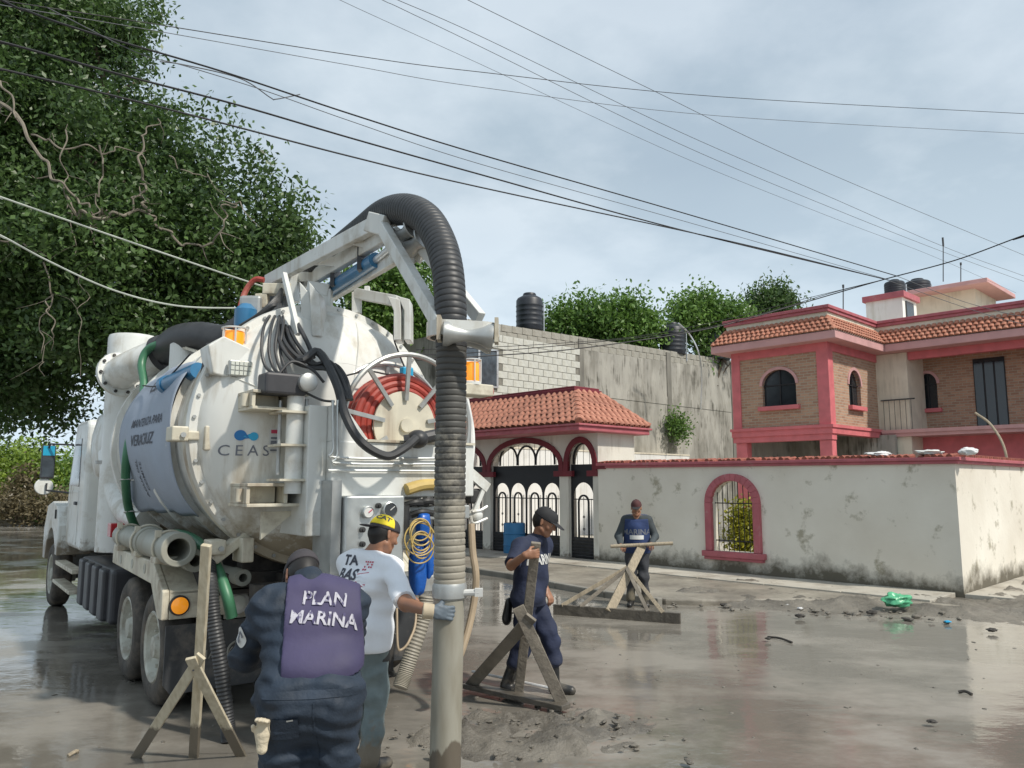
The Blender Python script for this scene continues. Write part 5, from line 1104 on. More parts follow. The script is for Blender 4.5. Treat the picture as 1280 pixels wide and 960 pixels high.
def banner():
    t = thing('cloth_banner', 'grey-blue cloth banner with dark print tied over the left side of the tank', 'banner', TF.w((-1.2, 1, 1.7)))
    P = []; nv, na = 26, 30; F = []
    for i in range(na + 1):
        for j in range(nv + 1):
            f = i / na; g = j / nv; ph = math.radians(34 - 74 * f + 3 * math.sin(g * 3.1) * (1 - f)); v = -.32 + 2.2 * g + .10 * f * (g - .5)
            r = TRd + .045 + .012 * math.sin(g * 17 + f * 4) * (.4 + f) + .014 * math.sin(f * 9 + g * 5)
            P.append(TF.w((TCu - r * math.cos(ph), v, TCz + r * math.sin(ph))))
    for i in range(na):
        for j in range(nv): a = i * (nv + 1) + j; F.append((a, a + 1, a + nv + 2, a + nv + 1))
    cl = link_mesh('cloth', [tuple(p) for p in P], F, 'banner', t, smooth=180); so = cl.modifiers.new('thick', 'SOLIDIFY'); so.thickness = .006; so.offset = 1
    bv = world_bvh(cl); ux = -(TF.w((0, 1, 0)) - TF.o); uz = V((0, 0, 1))
    def line(s, h, v, z, b=.012, wide=1.1, rot=False):
        vs, fs = text_mesh(s, h, bold=b, sub=1, wide=wide)
        if rot: vs = np.stack([-vs[:, 1], vs[:, 0]], 1)
        decal('banner_print', vs, fs, TF.w((-2.2, v, z)), ux, uz, bv, 'print_dark', cl, off=.012)
    line('MANTENIDA PARA', .085, .66, 2.52); line('VERACRUZ', .11, .72, 2.33)
    line('AGUA DEL', .055, .98, 2.0, .012, 1.0, True); line('COMITE', .055, .86, 2.02, .012, 1.0, True)
    line('CEAS', .13, .95, 2.90, .015)
    m = tb(); m.tube([(TCu - TRd * math.cos(.6) - .1, -.35, TCz + .72), (TCu - TRd * math.cos(.5) - .1, .5, TCz + .52), (TCu - TRd * math.cos(.6) - .1, 1.6, TCz + .62)], .008, n=5); m.build('tie_rope', 'wire_black', t)
banner()
# ---- front tower, elbows, cab
def front():
    c = T(163, 500, y=3.35); u = c[0]; zt = T(163, 421, y=3.35)[2]; zf = T(163, 449, y=3.35)[2]; r = 29 * (TF.w((u, 3.35, 0))[1]) / FPX
    m = tb(); m.lathe((u, 3.35, 0), (0, 0, 1), [(r, 1.1), (r, zf)], n=40); tw = m.build('filter_tower', 'truck_white', TR)
    m = tb(); m.lathe((u, 3.35, 0), (0, 0, 1), [(r * 1.06, zf - .03), (r * 1.12, zf - .02), (r * 1.12, zf + .02), (r * 1.02, zf + .03), (r * 1.02, zt - .04), (r * .98, zt), (r * .9, zt + .01)], n=40); m.build('tower_lid', 'truck_white', tw)
    # big elbow from the tower side over to the suction hose
    a = T(150, 468, y=2.95); b = T(168, 457, y=2.6); d = T(203, 442, y=2.3); rr = .2
    m = tb(); m.tube([(u + .02, 3.3, a[2]), a, b, d], rr, n=24); m.build('tower_elbow', 'truck_white', tw)
    m = tb(); ax = unit(V(b) - V(a)); m.lathe(a, ax, [(.19, -.03), (.28, -.03), (.28, .02), (.2, .02)], n=28); fl = m.build('elbow_flange', 'truck_white', tw)
    x, y, _ = frame_of(ax)
    for k in range(10): q = 2 * math.pi * k / 10; m = tb(); p = V(a) + .245 * (math.cos(q) * x + math.sin(q) * y); m.cyl(p - ax * .045, p + ax * .045, .02, n=6); m.build('bolt', 'chassis', fl)
    m = tb(); ax2 = unit(V(d) - V(b)); m.lathe(d, ax2, [(.2, -.04), (.225, -.04), (.225, .04), (.2, .04)], n=28); m.build('elbow_clamp', 'dark_plastic', tw)
    # black hose over the tank top to the boom foot
    m = tb(); m.tube([d, T(222, 425, y=1.7), T(250, 421, y=1.2), T(285, 424, y=.8), T(318, 400, y=.55)], .165, n=20, sub=14, rib=.018); m.build('top_hose', 'hose_black', TR)
    p = T(232, 446, y=1.5); m = tb(); m.lathe(p, (0, 0, 1), [(.17, -.55), (.17, .13), (.15, .15), (.02, .16)], n=26); m.build('relief_port', 'truck_white', TANK)
    m = tb(); m.beam(T(205, 425, y=1.9), T(248, 440, y=1.0), .05, .03); m.build('strap_bar', 'cream_steel', TANK, smooth=0)
    # intake canister and down pipe
    cc = T(124, 557, x=-1.1); m = tb(); m.lathe((-1.0, cc[1], cc[2]), (-1, 0, 0), [(.0, -.35), (.40, -.34), (.44, -.2), (.44, .06), (.40, .12), (.2, .17), (0, .18)], n=40); can = m.build('air_canister', 'truck_white', TR, smooth=50)
    for s in (-1, 1): m = tb(); m.box((-1.0 - .02, cc[1] + s * .445, cc[2]), (.12, .03, .06)); m.build('canister_clip', 'dark_plastic', can, smooth=0)
    pa = T(140, 578, y=cc[1] - .6); m = tb(); m.tube([V(pa) + V((0, .1, .12)), pa, T(146, 612, y=cc[1] - .8), T(160, 640, y=cc[1] - 1.2), T(185, 652, y=cc[1] - 1.8)], .15, n=20); m.build('intake_pipe', 'truck_white', TR)
    m = tb(); m.lathe(pa, (0, 0, 1), [(.15, -.02), (.19, -.02), (.19, .02), (.15, .02)], n=24); m.build('pipe_flange', 'grey_steel', TR)
    # cab
    C0, C1 = 4.75, 6.15; zf0, zr = 1.02, 2.86
    m = tb(); P = [(C0, 1.0), (C0, 2.8), (C0 + .12, zr), (C1 - .35, zr), (C1 + .1, 1.95), (C1 + .1, 1.0)]
    m.prism(P, (-1.14, 0, 0), (0, 1, 0), (0, 0, 1), (2.28, 0, 0)); cab = m.build('cab', 'truck_white', TR, smooth=0, bevel=.06, seg=3)
    for s in (-1, 1):
        m = tb(); m.prism([(C0 + .45, 1.9), (C0 + .45, 2.6), (C1 - .42, 2.6), (C1 - .08, 1.92)], (s * 1.136, 0, 0), (0, 1, 0), (0, 0, 1), (s * .012, 0, 0)); m.build('side_window', 'dark_glass', cab, smooth=0)
        m = tb(); m.prism([(C0 + .4, 1.06), (C0 + .4, 1.84), (C1 - .02, 1.84), (C1 - .02, 1.06)], (s * 1.136, 0, 0), (0, 1, 0), (0, 0, 1), (s * .014, 0, 0)); d = m.build('cab_door', 'truck_white', cab, smooth=0, bevel=.01)
        m = tb(); m.box((s * 1.165, C0 + .52, 1.66), (.03, .16, .05)); m.build('door_handle', 'dark_plastic', cab, smooth=0, bevel=.01)
        m = tb(); m.bb((s * 1.1, C0 - .2, .72), (s * 1.25, C1 + .1, .78)); m.bb((s * 1.1, C0 - .2, .45), (s * 1.27, C1 + .1, .5)); m.build('cab_step', 'cream_steel', TR, smooth=0, bevel=.01)
        # wing mirror on its arm
        mp = V((s * 1.42, 6.45, 2.2)); m = tb(); m.tube([(s * 1.13, 6.1, 2.54), (s * 1.42, 6.4, 2.56), (s * 1.42, 6.45, 2.5)], .016, n=6, sub=1); m.tube([(s * 1.13, 6.1, 1.8), (s * 1.42, 6.45, 1.84), (s * 1.42, 6.45, 1.95)], .016, n=6, sub=1); arm = m.build('mirror_arm', 'dark_plastic', TR)
        m = tb(); m.box(mp + V((0, .03, .08)), (.19, .07, .52)); m.build('mirror_shell', 'dark_plastic', arm, smooth=0, bevel=.02)
        m = tb(); m.box(mp + V((0, -.006, .255)), (.16, .006, .15)); m.build('mirror_glass', 'teal_glass', arm, smooth=0)
        m = tb(); m.box(mp + V((0, -.006, .0)), (.16, .006, .30)); m.build('mirror_glass', 'win_blue', arm, smooth=0)
        m = tb(); m.lathe(mp + V((-s * -.03, .04, -.30)), (0, -1, 0), [(.02, -.09), (.10, -.06), (.13, .0), (.12, .01), (.0, .012)], n=20); m.build('wide_mirror', 'truck_white', arm)
    m = tb(); m.prism([(C1 - .3, zr - .12), (C1 + .105, 1.97), (C1 + .12, 1.98), (C1 - .285, zr - .115)], (-1.0, 0, 0), (0, 1, 0), (0, 0, 1), (2.0, 0, 0)); m.build('windscreen', 'dark_glass', cab, smooth=0)
    # bonnet with wheel arches
    m = tb(); m.prism([(C1 + .102, 1.1), (C1 + .102, 1.93), (7.4, 1.74), (7.85, 1.55), (7.95, .8), (7.6, .75), (7.6, 1.1)], (-.78, 0, 0), (0, 1, 0), (0, 0, 1), (1.56, 0, 0)); hood = m.build('bonnet', 'truck_white', TR, smooth=0, bevel=.06, seg=3)
    for s in (-1, 1):
        A = [(6.42, .85), (6.42, 1.02)] + [(7.0 + .62 * math.cos(a), .62 + .62 * math.sin(a)) for a in np.linspace(math.pi * .83, .15, 12)] + [(7.62, .7)]
        O = [(7.9, .7), (7.92, 1.2), (7.6, 1.58), (7.0, 1.66), (6.45, 1.6), (6.2, 1.3), (6.2, .85)]
        m = tb(); m.prism(A + O, (s * .78, 0, 0), (0, 1, 0), (0, 0, 1), (s * .47, 0, 0)); m.build('front_wing', 'truck_white', TR, smooth=25, bevel=.03)
        m = tb(); m.box((s * 1.26, 6.5, 1.47), (.02, .05, .14)); m.build('bonnet_latch', 'rubber', hood, smooth=0)
        # ribbed plastic tank under the cab flank
        m = tb(); m.bb((s * .65, 2.35, .34), (s * 1.14, 4.55, .96)); bx = m.build('side_tank', 'dark_plastic', TR, smooth=0, bevel=.05, seg=3)
        for v in (2.55, 3.05, 3.55, 4.05): m = tb(); m.bb((s * 1.10, v, .36), (s * 1.20, v + .30, .95)); m.build('tank_rib', 'dark_plastic', bx, smooth=0, bevel=.03)
    m = tb(); m.bb((-1.12, 7.9, .45), (1.12, 8.05, .78)); m.build('front_bumper', 'grey_steel', TR, smooth=0, bevel=.03)
    m = tb(); m.bb((-.95, 3.0, 1.05), (.95, 4.7, 1.12)); m.bb((-.2, 3.2, 1.12), (.95, 4.5, 2.5)); m.build('blower_housing', 'truck_white', TR, smooth=0, bevel=.03)
    m = tb(); q = T(150, 652, y=3.0); m.bb((-1.15, 2.55, 1.32), (-.85, 2.75, 1.48)); m.build('red_box', 'red_lens', TR, smooth=0, bevel=.01)
front()
# ---- left flank: ram, beacon arm, carried pipes
def flank():
    for (px, sgn) in ((0, 1),):
        a = T(207, 481, x=-1.12); b = T(248, 463, x=-1.02)
        m = tb(); m.cyl(a, b, .075, n=20); m.cyl(V(a) - unit(V(b) - V(a)) * .02, V(a) + unit(V(b) - V(a)) * .06, .085, n=20); m.build('door_ram', 'blue_paint', TANK)
        m = tb(); m.cyl(V(a) + V((0, .0, -.12)), V(b) + V((0, 0, -.11)), .014, n=8); m.build('ram_pipe', 'grey_steel', TANK)
        m = tb(); m.box(V(a) + V((.03, .02, -.2)), (.06, .12, .3)); m.build('ram_lug', 'cream_steel', TANK, smooth=0, bevel=.01)
    # white angled arm that carries beacon and flood lamp, mirrored on the right
    a = T(250, 455, y=-.95); b = T(335, 490, y=-1.2)
    m = tb(); m.prism([(0, .13), (.12, .22), (.62, .04), (.62, -.12), (.38, -.16), (.05, -.10)], (a[0], -1.17, a[2]), (1, 0, 0), (0, 0, 1), (0, .26, 0)); m.build('beacon_arm', 'truck_white', DOOR, smooth=0, bevel=.012)
    m = tb(); r = mirror_u((a[0] - 2 * TCu, 0, 0)); ur = T(588, 480, y=-.95)[0]; zr = T(588, 488, y=-.95)[2]
    m.box((ur, -.95, zr), (.42, .26, .12)); m.build('beacon_arm', 'cream_steel', DOOR, smooth=0, bevel=.012)
    m = tb(); m.lathe((ur + .2, -.95, zr), (1, 0, 0), [(.075, 0), (.075, .05), (.05, .07), (0, .072)], n=18); m.build('side_lamp', 'red_lens', DOOR)
    def beacon(p, h=.22, r=.085):
        m = tb(); m.lathe(p, (0, 0, 1), [(r * 1.25, -.03), (r * 1.25, .0), (r * 1.05, .01)], n=24); b = m.build('beacon_base', 'truck_white', TR)
        m = tb(); m.lathe(p, (0, 0, 1), [(r * .95, .005), (r, .02), (r, h - .03), (r * .9, h - .01), (.0, h)], n=28); m.build('beacon_lens', 'amber', b)
        m = tb(); 
        for k in range(6): q = 2 * math.pi * k / 6 + .3; m.tube([p + V((1.2 * r * math.cos(q), 1.2 * r * math.sin(q), 0)), p + V((1.2 * r * math.cos(q), 1.2 * r * math.sin(q), h + .015))], .008, n=5, sub=1)
        m.ring(p + V((0, 0, h + .015)), (0, 0, 1), r * 1.2, .009, n=24, m=5); m.build('beacon_guard', 'label_white', b)
    beacon(V(T(292, 445, y=-1.05))); beacon(V(T(589, 478, y=-.98)))
    p = T(300, 461, y=-1.22); m = tb(); m.box(p, (.19, .06, .13)); fl = m.build('flood_lamp', 'grey_steel', TR, smooth=0, bevel=.01)
    for i in range(5):
        for j in range(3): m = tb(); m.box(V(p) + V((-.07 + .035 * i, -.034, -.04 + .04 * j)), (.028, .012, .032)); m.build('led', 'lens_clear', fl, smooth=0)
flank()
def carried():
    # suction pipes lashed on the left deck
    e = T(223, 687, y=-.62); u, z = e[0], e[2]
    t = thing('suction_pipe', 'thick grey suction pipe with open muddy end lashed on the truck deck', 'pipe', TF.w((u, .5, 1.26)))
    m = tb(); m.pipe((u, -.62, z), (u, .45, z), .128, .098); m.build('pipe_body', 'pipe_grey', t, smooth=40)
    m = tb(); m.pipe((u, -.64, z), (u, -.44, z), .145, .092); m.build('pipe_collar', 'pipe_grey', t, smooth=40, bevel=.008)
    m = tb(); m.pipe((u, .40, z), (u, .60, z), .145, .10); m.build('pipe_collar', 'pipe_grey', t, smooth=40, bevel=.008)
    m = tb(); m.pipe((u, .55, z), (u, 1.7, z), .11, .085); m.build('pipe_tail', 'pipe_grey', t, smooth=40)
    for v, r in ((-.32, .135), (.5, .15), (1.35, .12)):
        m = tb(); m.ring((u, v, z), (0, 1, 0), r + .008, .012, n=30, m=6); m.box((u - .1, v, z + .12), (.05, .03, .06)); m.build('strap', 'cream_steel', t)
    for v in (-.3, .5, 1.35):
        m = tb(); m.bb((u - .13, v - .09, 1.262), (u + .13, v + .09, z - .075)); m.build('pipe_saddle', 'cream_steel', TR, smooth=0, bevel=.01)
    for i, (px, py, r, lab) in enumerate(((303, 722, .062, 'slim grey pipe with a small open end under the tank door, beside the green hose'), (258, 705, .085, 'grey pipe half hidden behind the wooden rake handle on the deck'))):
        e = T(px, py, y=-.85); t = thing('spare_pipe', lab, 'pipe', TF.w((e[0], .2, e[2] - r)))
        m = tb(); m.pipe((e[0], -.85 if i == 0 else -.5, e[2]), (e[0], 1.6, e[2]), r, r * .6); m.build('pipe_body', 'pipe_grey', t, smooth=40)
        m = tb(); m.pipe((e[0], -.87 if i == 0 else -.52, e[2]), (e[0], -.66 if i == 0 else -.34, e[2]), r * 1.14, r * .58); m.build('pipe_collar', 'pipe_grey', t, smooth=40)
    m = tb(); m.bb((-.95, -.6, .98), (-.3, .9, 1.02)); m.build('pipe_tray', 'chassis', TR, smooth=0)
    P = [T(238, 428, y=1.6), T(205, 429, y=1.9), T(185, 437, y=2.1), T(177, 455, y=2.1), T(180, 478, y=1.95), T(178, 500, y=1.85), T(169, 525, y=1.8), T(160, 560, x=-1.22), T(157, 600, x=-1.2), T(162, 640, x=-1.08), T(178, 668, x=-.95), T(225, 668, y=.2), T(255, 684, y=-.5), T(271, 710, y=-1.0), T(283, 742, y=-1.2), T(290, 772, y=-1.22)]
    m = tb(); m.tube([P[0]] + P[1:], .046, n=14, sub=7); tag(m.build('green_hose', 'hose_green'), 'green hose looping down the left side of the white tank to its tail', 'hose')
    for i in (6, 8, 9):
        p = V(P[i]); m = tb(); m.ring(p, (0, .2, 1), .055, .008, n=18, m=5); m.beam(p + V((.05, -.02, 0)), p + V((.22, -.1, .01)), .02, .02); m.build('hose_clip', 'label_white', TANK)
    m = tb(); m.tube([T(259, 690, y=-.9), T(263, 730, y=-1.2), T(268, 780, y=-1.3), T(277, 840, y=-1.35), T(284, 900, y=-1.4), T(286, 926, y=-1.42)], .055, n=16, sub=26, rib=.05); tag(m.build('drain_hose', 'hose_black'), 'dark ribbed hose hanging down past the left mud flap into the mud', 'hose')
carried()
# ---- right half of the rear: cabinet, reel, control box, clutter
def rear_right():
    vF = -1.86
    uL = T(414, 600, y=vF)[0]; uR = T(606, 600, y=vF)[0] - .12; z1 = T(480, 553, y=vF)[2]; z0 = T(440, 622, y=vF)[2]; zt = T(414, 506, y=vF)[2]
    m = tb(); m.bb((uL, vF, z0), (uR, -1.25, z1)); cb = m.build('rear_cabinet', 'truck_white', TR, smooth=0, bevel=.01)
    m = tb(); m.bb((uL, vF - .002, z1), (uL + .05, -1.2, zt)); m.prism([(0, 0), (.28, 0), (.05, zt - z1), (0, zt - z1)], (uL + .052, vF + .01, z1), (1, 0, 0), (0, 0, 1), (0, .025, 0)); m.build('cabinet_cheek', 'truck_white', cb, smooth=0)
    m = tb(); m.bb((uL - .16, vF + .1, z0 - .3), (uL, -1.2, zt)); m.build('cabinet_flank', 'truck_white', cb, smooth=0, bevel=.01)
    m = tb(); m.bb((uL + .3, vF - .02, z1), (uR, vF + .35, z1 + .02)); m.build('reel_shelf', 'cream_steel', cb, smooth=0)
    # hydraulic lines over the cabinet face
    for i, (y, x0) in enumerate(((572, 416), (579, 412), (588, 410))):
        a = T(x0, y, y=vF - .03); b = T(560, y + 1, y=vF - .03)
        m = tb(); m.tube([T(416 + 6 * i, 500, y=vF - .03), T(417 + 5 * i, y - 12, y=vF - .03), V(a) + V((.05 + .05 * i, 0, 0)), b] if i < 2 else [a, b], .011, n=6, sub=4); m.build('hydraulic_line', 'galv_steel', cb)
    # hose reel
    rc = T(505, 532, y=-1.66); c = V((rc[0], -1.66, rc[2])); k = FPX / TF.w((rc[0], -1.66, 0))[1]
    rd, rh, rg = 43 / k, 62 / k, 88 / k
    m = tb(); m.lathe(c, (0, -1, 0), [(rd, -.0), (rd, .02), (.06, .03), (.06, .06), (0, .06)], n=48); reel = m.build('hose_reel', 'cream_steel', TR)
    m = tb(); m.lathe(c + V((0, .38, 0)), (0, -1, 0), [(rg * .9, 0), (rg * .9, .012), (rd * .7, .012)], n=48); m.build('reel_flange', 'cream_steel', reel)
    m = tb()
    for L in range(3):
        for q in range(4):
            m.ring(c + V((0, .05 + .085 * q, 0)), (0, 1, 0), rd + .02 + L * .055, .035, n=48, m=10)
    m.build('wound_hose', 'hose_red', reel)
    for (dv, rr) in ((-.10, rg), (.30, rg * .95)):
        m = tb(); m.ring(c + V((0, dv, 0)), (0, -1, 0), rr, .024, n=56, m=8); m.build('guard_ring', 'grey_steel', reel)
    for i in range(9):
        a = 2 * math.pi * (i + .28) / 9; dirv = V((math.cos(a), 0, math.sin(a)))
        m = tb(); m.beam(c + dirv * rd * .72 + V((0, -.04, 0)), c + dirv * (rg - .01) + V((0, -.10, 0)), .035, .025, (0, 1, 0)); m.build('guard_spoke', 'grey_steel', reel, smooth=0)
    for i in range(9):
        a = 2 * math.pi * (i + .28) / 9; dirv = V((math.cos(a), 0, math.sin(a)))
        m = tb(); m.beam(c + dirv * (rg * .95) + V((0, .30, 0)), c + dirv * rd * 1.0 + V((0, .36, 0)), .03, .02, (0, 1, 0)); m.build('rear_spoke', 'grey_steel', reel, smooth=0)
    m = tb(); hb = T(522, 549, y=-1.95); m.ell(hb, (.09, .1, .08)); m.tube([V(hb) + V((-.1, .05, -.02)), hb, V(hb) + V((.22, 0, .05))], .055, n=10); m.build('swivel', 'hose_black', reel)
    m = tb(); bx = T(508, 468, y=-1.5); m.box(bx, (.11, .08, .13)); m.build('junction_box', 'logo_light', DOOR, smooth=0, bevel=.015)
    m = tb(); m.tube([T(495, 395, y=-1.1), T(492, 420, y=-1.3), T(498, 440, y=-1.4), T(506, 460, y=-1.52)], .008, n=5); m.tube([T(430, 470, y=-1.5), T(460, 464, y=-1.52), T(485, 468, y=-1.53), T(503, 467, y=-1.53)], .008, n=5); m.build('cable', 'wire_black', DOOR)
    # stainless control box with gauges
    vB = -2.02; a = T(432, 620, y=vB); b = T(504, 740, y=vB)
    m = tb(); m.bb((a[0], vB, b[2]), (b[0], vB + .42, a[2])); box = m.build('control_box', 'galv_steel', TR, smooth=0, bevel=.015)
    m = tb(); m.bb((a[0] - .09, vB + .05, b[2] - .1), (a[0] - .01, vB + .4, a[2] + .12)); m.build('control_frame', 'grey_steel', TR, smooth=0)
    for (px, py, r, mm) in ((459, 640, .042, 'label_white'), (486, 637, .055, 'gauge_dark')):
        p = V(T(px, py, y=vB - .01)); m = tb(); m.lathe(p, (0, -1, 0), [(r * 1.15, -.01), (r * 1.15, .03), (r, .035), (r, .025), (0, .025)], n=28); g = m.build('gauge', 'galv_steel', box)
        m = tb(); m.lathe(p + V((0, -.026, 0)), (0, -1, 0), [(r * .97, 0), (r * .97, .003), (0, .003)], n=28); m.build('gauge_face', mm, g)
        m = tb(); m.box(p + V((.3 * r, -.033, .2 * r)), (r * .9, .004, .006), ((.8, 0, .6), (0, 1, 0), (-.6, 0, .8))); m.build('needle', 'red_print' if mm == 'label_white' else 'label_white', g, smooth=0)
    for (px, py) in ((472, 632), (452, 662), (452, 680), (470, 672)): m = tb(); p = V(T(px, py, y=vB)); m.lathe(p, (0, -1, 0), [(.022, 0), (.022, .03), (.012, .032), (.012, .05), (0, .05)], n=12); m.build('switch', 'rubber', box)
    m = tb(); p = T(470, 700, y=vB - .004); m.box(p, (.22, .006, .12)); pl = m.build('instruction_plate', 'label_white', box, smooth=0)
    for i in range(4): m = tb(); m.box(V(p) + V((0, -.005, .04 - .026 * i)), (.17, .004, .008)); m.build('plate_print', 'print_grey', pl, smooth=0)
    # frame, valve manifold and steps right of the control box
    m = tb(); m.bb((b[0] + .02, -1.75, 1.02), (uR, -1.35, 1.16)); m.bb((b[0] + .05, -1.8, z0 - .2), (uR, -1.6, z0 - .08)); m.bb((uR - .08, -1.7, .95), (uR, -1.4, z0)); m.build('rear_frame', 'grey_steel', TR, smooth=0, bevel=.01)
    m = tb(); m.tube([T(508, 612, y=-1.9), T(530, 606, y=-1.9), T(560, 606, y=-1.9)], .05, n=10); m.build('yellow_pipe', 'yellow_hose', TR)
    m = tb()
    for (px, py) in ((520, 628), (535, 626), (528, 640)): m.tube([T(px - 14, py + 4, y=-1.85), T(px, py, y=-1.9), T(px + 14, py + 2, y=-1.85)], .028, n=8)
    m.cyl(T(503, 632, y=-1.9), T(503, 668, y=-1.9), .06, n=14); m.build('valve_manifold', 'rubber', TR)
    m = tb(); m.bb((b[0] + .06, -1.7, .4), (b[0] + .1, -1.3, 1.1)); m.build('rear_skirt', 'chassis', TR, smooth=0)
    # white arm folded out on the far right
    a = T(586, 590, y=-1.6); m = tb(); m.beam(a, T(609, 610, y=-1.6), .05, .09); m.beam(T(606, 606, y=-1.6), T(592, 640, y=-1.6), .04, .04); m.ell(T(594, 644, y=-1.6), (.08, .06, .06)); m.tube([T(590, 640, y=-1.65), T(600, 638, y=-1.65), T(609, 633, y=-1.65)], .014, n=6); m.tube([T(588, 645, y=-1.65), T(592, 654, y=-1.65), T(609, 648, y=-1.65)], .014, n=6); m.build('side_arm', 'truck_white', TR)
    m = tb(); m.box(T(588, 620, y=-1.5), (.12, .2, .14)); m.build('arm_motor', 'rubber', TR, smooth=0, bevel=.02)
    # tan hose drooping at the right
    m = tb(); m.tube([T(583, 500, y=-1.35), T(590, 540, y=-1.5), T(589, 575, y=-1.6), T(583, 600, y=-1.65)], .028, n=8); m.build('white_hose', 'label_white', TR)
    m = tb(); m.tube([T(589, 655, y=-1.7), T(591, 690, y=-1.75), T(595, 720, y=-1.8), T(592, 755, y=-1.8), T(583, 795, y=-1.82), T(570, 830, y=-1.85), T(556, 842, y=-1.85)], .033, n=10); tag(m.build('tan_hose', 'hose_tan'), 'tan hose hanging in a bow just right of the vertical suction tube', 'hose')
    # black hydraulic bundle over the door
    B = -1.52
    runs = [([(352, 360, .3), (352, 390, -.6), (356, 420, -1.2), (375, 450, B), (398, 440, B), (420, 478, -1.75), (432, 520, -1.95), (452, 553, -2.05), (482, 570, -2.1), (503, 562, -2.1), (520, 548, -2.05)], .036), ]
    for dx, dy in ((0, 0), (4, 3), (-3, 5), (7, 2)):
        runs.append(([(350 + dx, 375, -.3), (352 + dx, 400, -1.0), (355 + dx * 2, 425, -1.4), (372 + dx * 2, 446 + dy, B), (394 + dx, 455 + dy, B - .02), (412 + dx, 452 + dy * 2, B - .1), (425 + dx, 470 + dy, -1.7), (436 + dx * .5, 500, -1.86)], .017))
    for dx in (0, 8, -9, 14):
        runs.append(([(348 + dx * .3, 385, -.7), (340 + dx, 405, -1.25), (336 + dx, 435, -1.42), (341 + dx, 458, -1.5), (352 + dx * .5, 470, -1.6)], .013))
    runs += [([(360, 385, -.8), (372, 405, -1.3), (385, 430, -1.45), (392, 448, -1.5)], .02), ([(346, 470, -1.6), (365, 452, -1.55), (390, 462, -1.6), (405, 478, -1.65)], .012), ([(352, 478, -1.65), (380, 490, -1.7), (402, 500, -1.8), (418, 502, -1.88)], .010)]
    for P, r in runs:
        m = tb(); m.tube([T(a, b, y=v) for a, b, v in P], r, n=8); m.build('hydraulic_hose', 'hose_black', TR)
rear_right()
def hung():
    # blue tool bag and coiled yellow line hanging from the rear frame
    c = TF.w(T(526, 690, y=-1.95)); t = thing('blue_tool_bundle', 'bright blue plastic wrapped tool hanging behind the vertical hose', 'bundle', TF.w(T(526, 742, y=-1.95)))
    def lump(px, py, wx, hz, seed, d=.09):
        p = T(px, py, y=-1.95); m = tb(); m.ell((0, 0, 0), (1, 1, 1), nu=18, nv=14); vs = []
        for v in m.v: v = V(v); kk = 1 + .16 * mn.noise(Vector(v * 2.1 + seed)); e = np.sign(v) * np.abs(v) ** .72; vs.append(tuple(V(p) + V((e[0] * wx * kk, e[1] * d * kk, e[2] * hz * kk))))
        m.v = vs; return m
    lump(529, 660, .06, .12, 1, .06).build('tool_head', 'blue_plastic', t, smooth=60); lump(522, 712, .065, .20, 4, .07).build('tool_body', 'blue_plastic', t, smooth=60); lump(536, 692, .045, .19, 7, .05).build('tool_strap', 'blue_plastic', t, smooth=60)
    m = tb()
    for i in range(7):
        p = T(525 + i % 3, 662 + 4 * i, y=-2.07); m.ring(p, (.22 * (i % 3 - 1), -1, .12 * (i % 2)), .088 + .014 * (i % 4), .006, n=32, m=6)
    tag(m.build('coiled_line', 'yellow_hose'), 'coil of thin yellow line hanging in front of the blue bundle', 'coil')
    m = tb(); m.tube([T(533, 745, y=-1.9), T(528, 775, y=-1.9), T(515, 815, y=-1.9), T(506, 842, y=-1.9), T(500, 860, y=-1.92)], .062, n=16, sub=18, rib=.05); tag(m.build('ribbed_hose', 'hose_mud'), 'short muddy ribbed hose slanting down left of the vertical suction tube', 'hose')
    m = tb(); m.tube([T(515, 700, y=-1.7), T(520, 770, y=-1.9), T(512, 800, y=-2.0), T(502, 812, y=-2.0), T(497, 806, y=-2.0), T(496, 760, y=-1.95)], .010, n=6); tag(m.build('looped_line', 'hose_tan'), 'thin tan line looping down between the ribbed hose and the jeans', 'line')
hung()

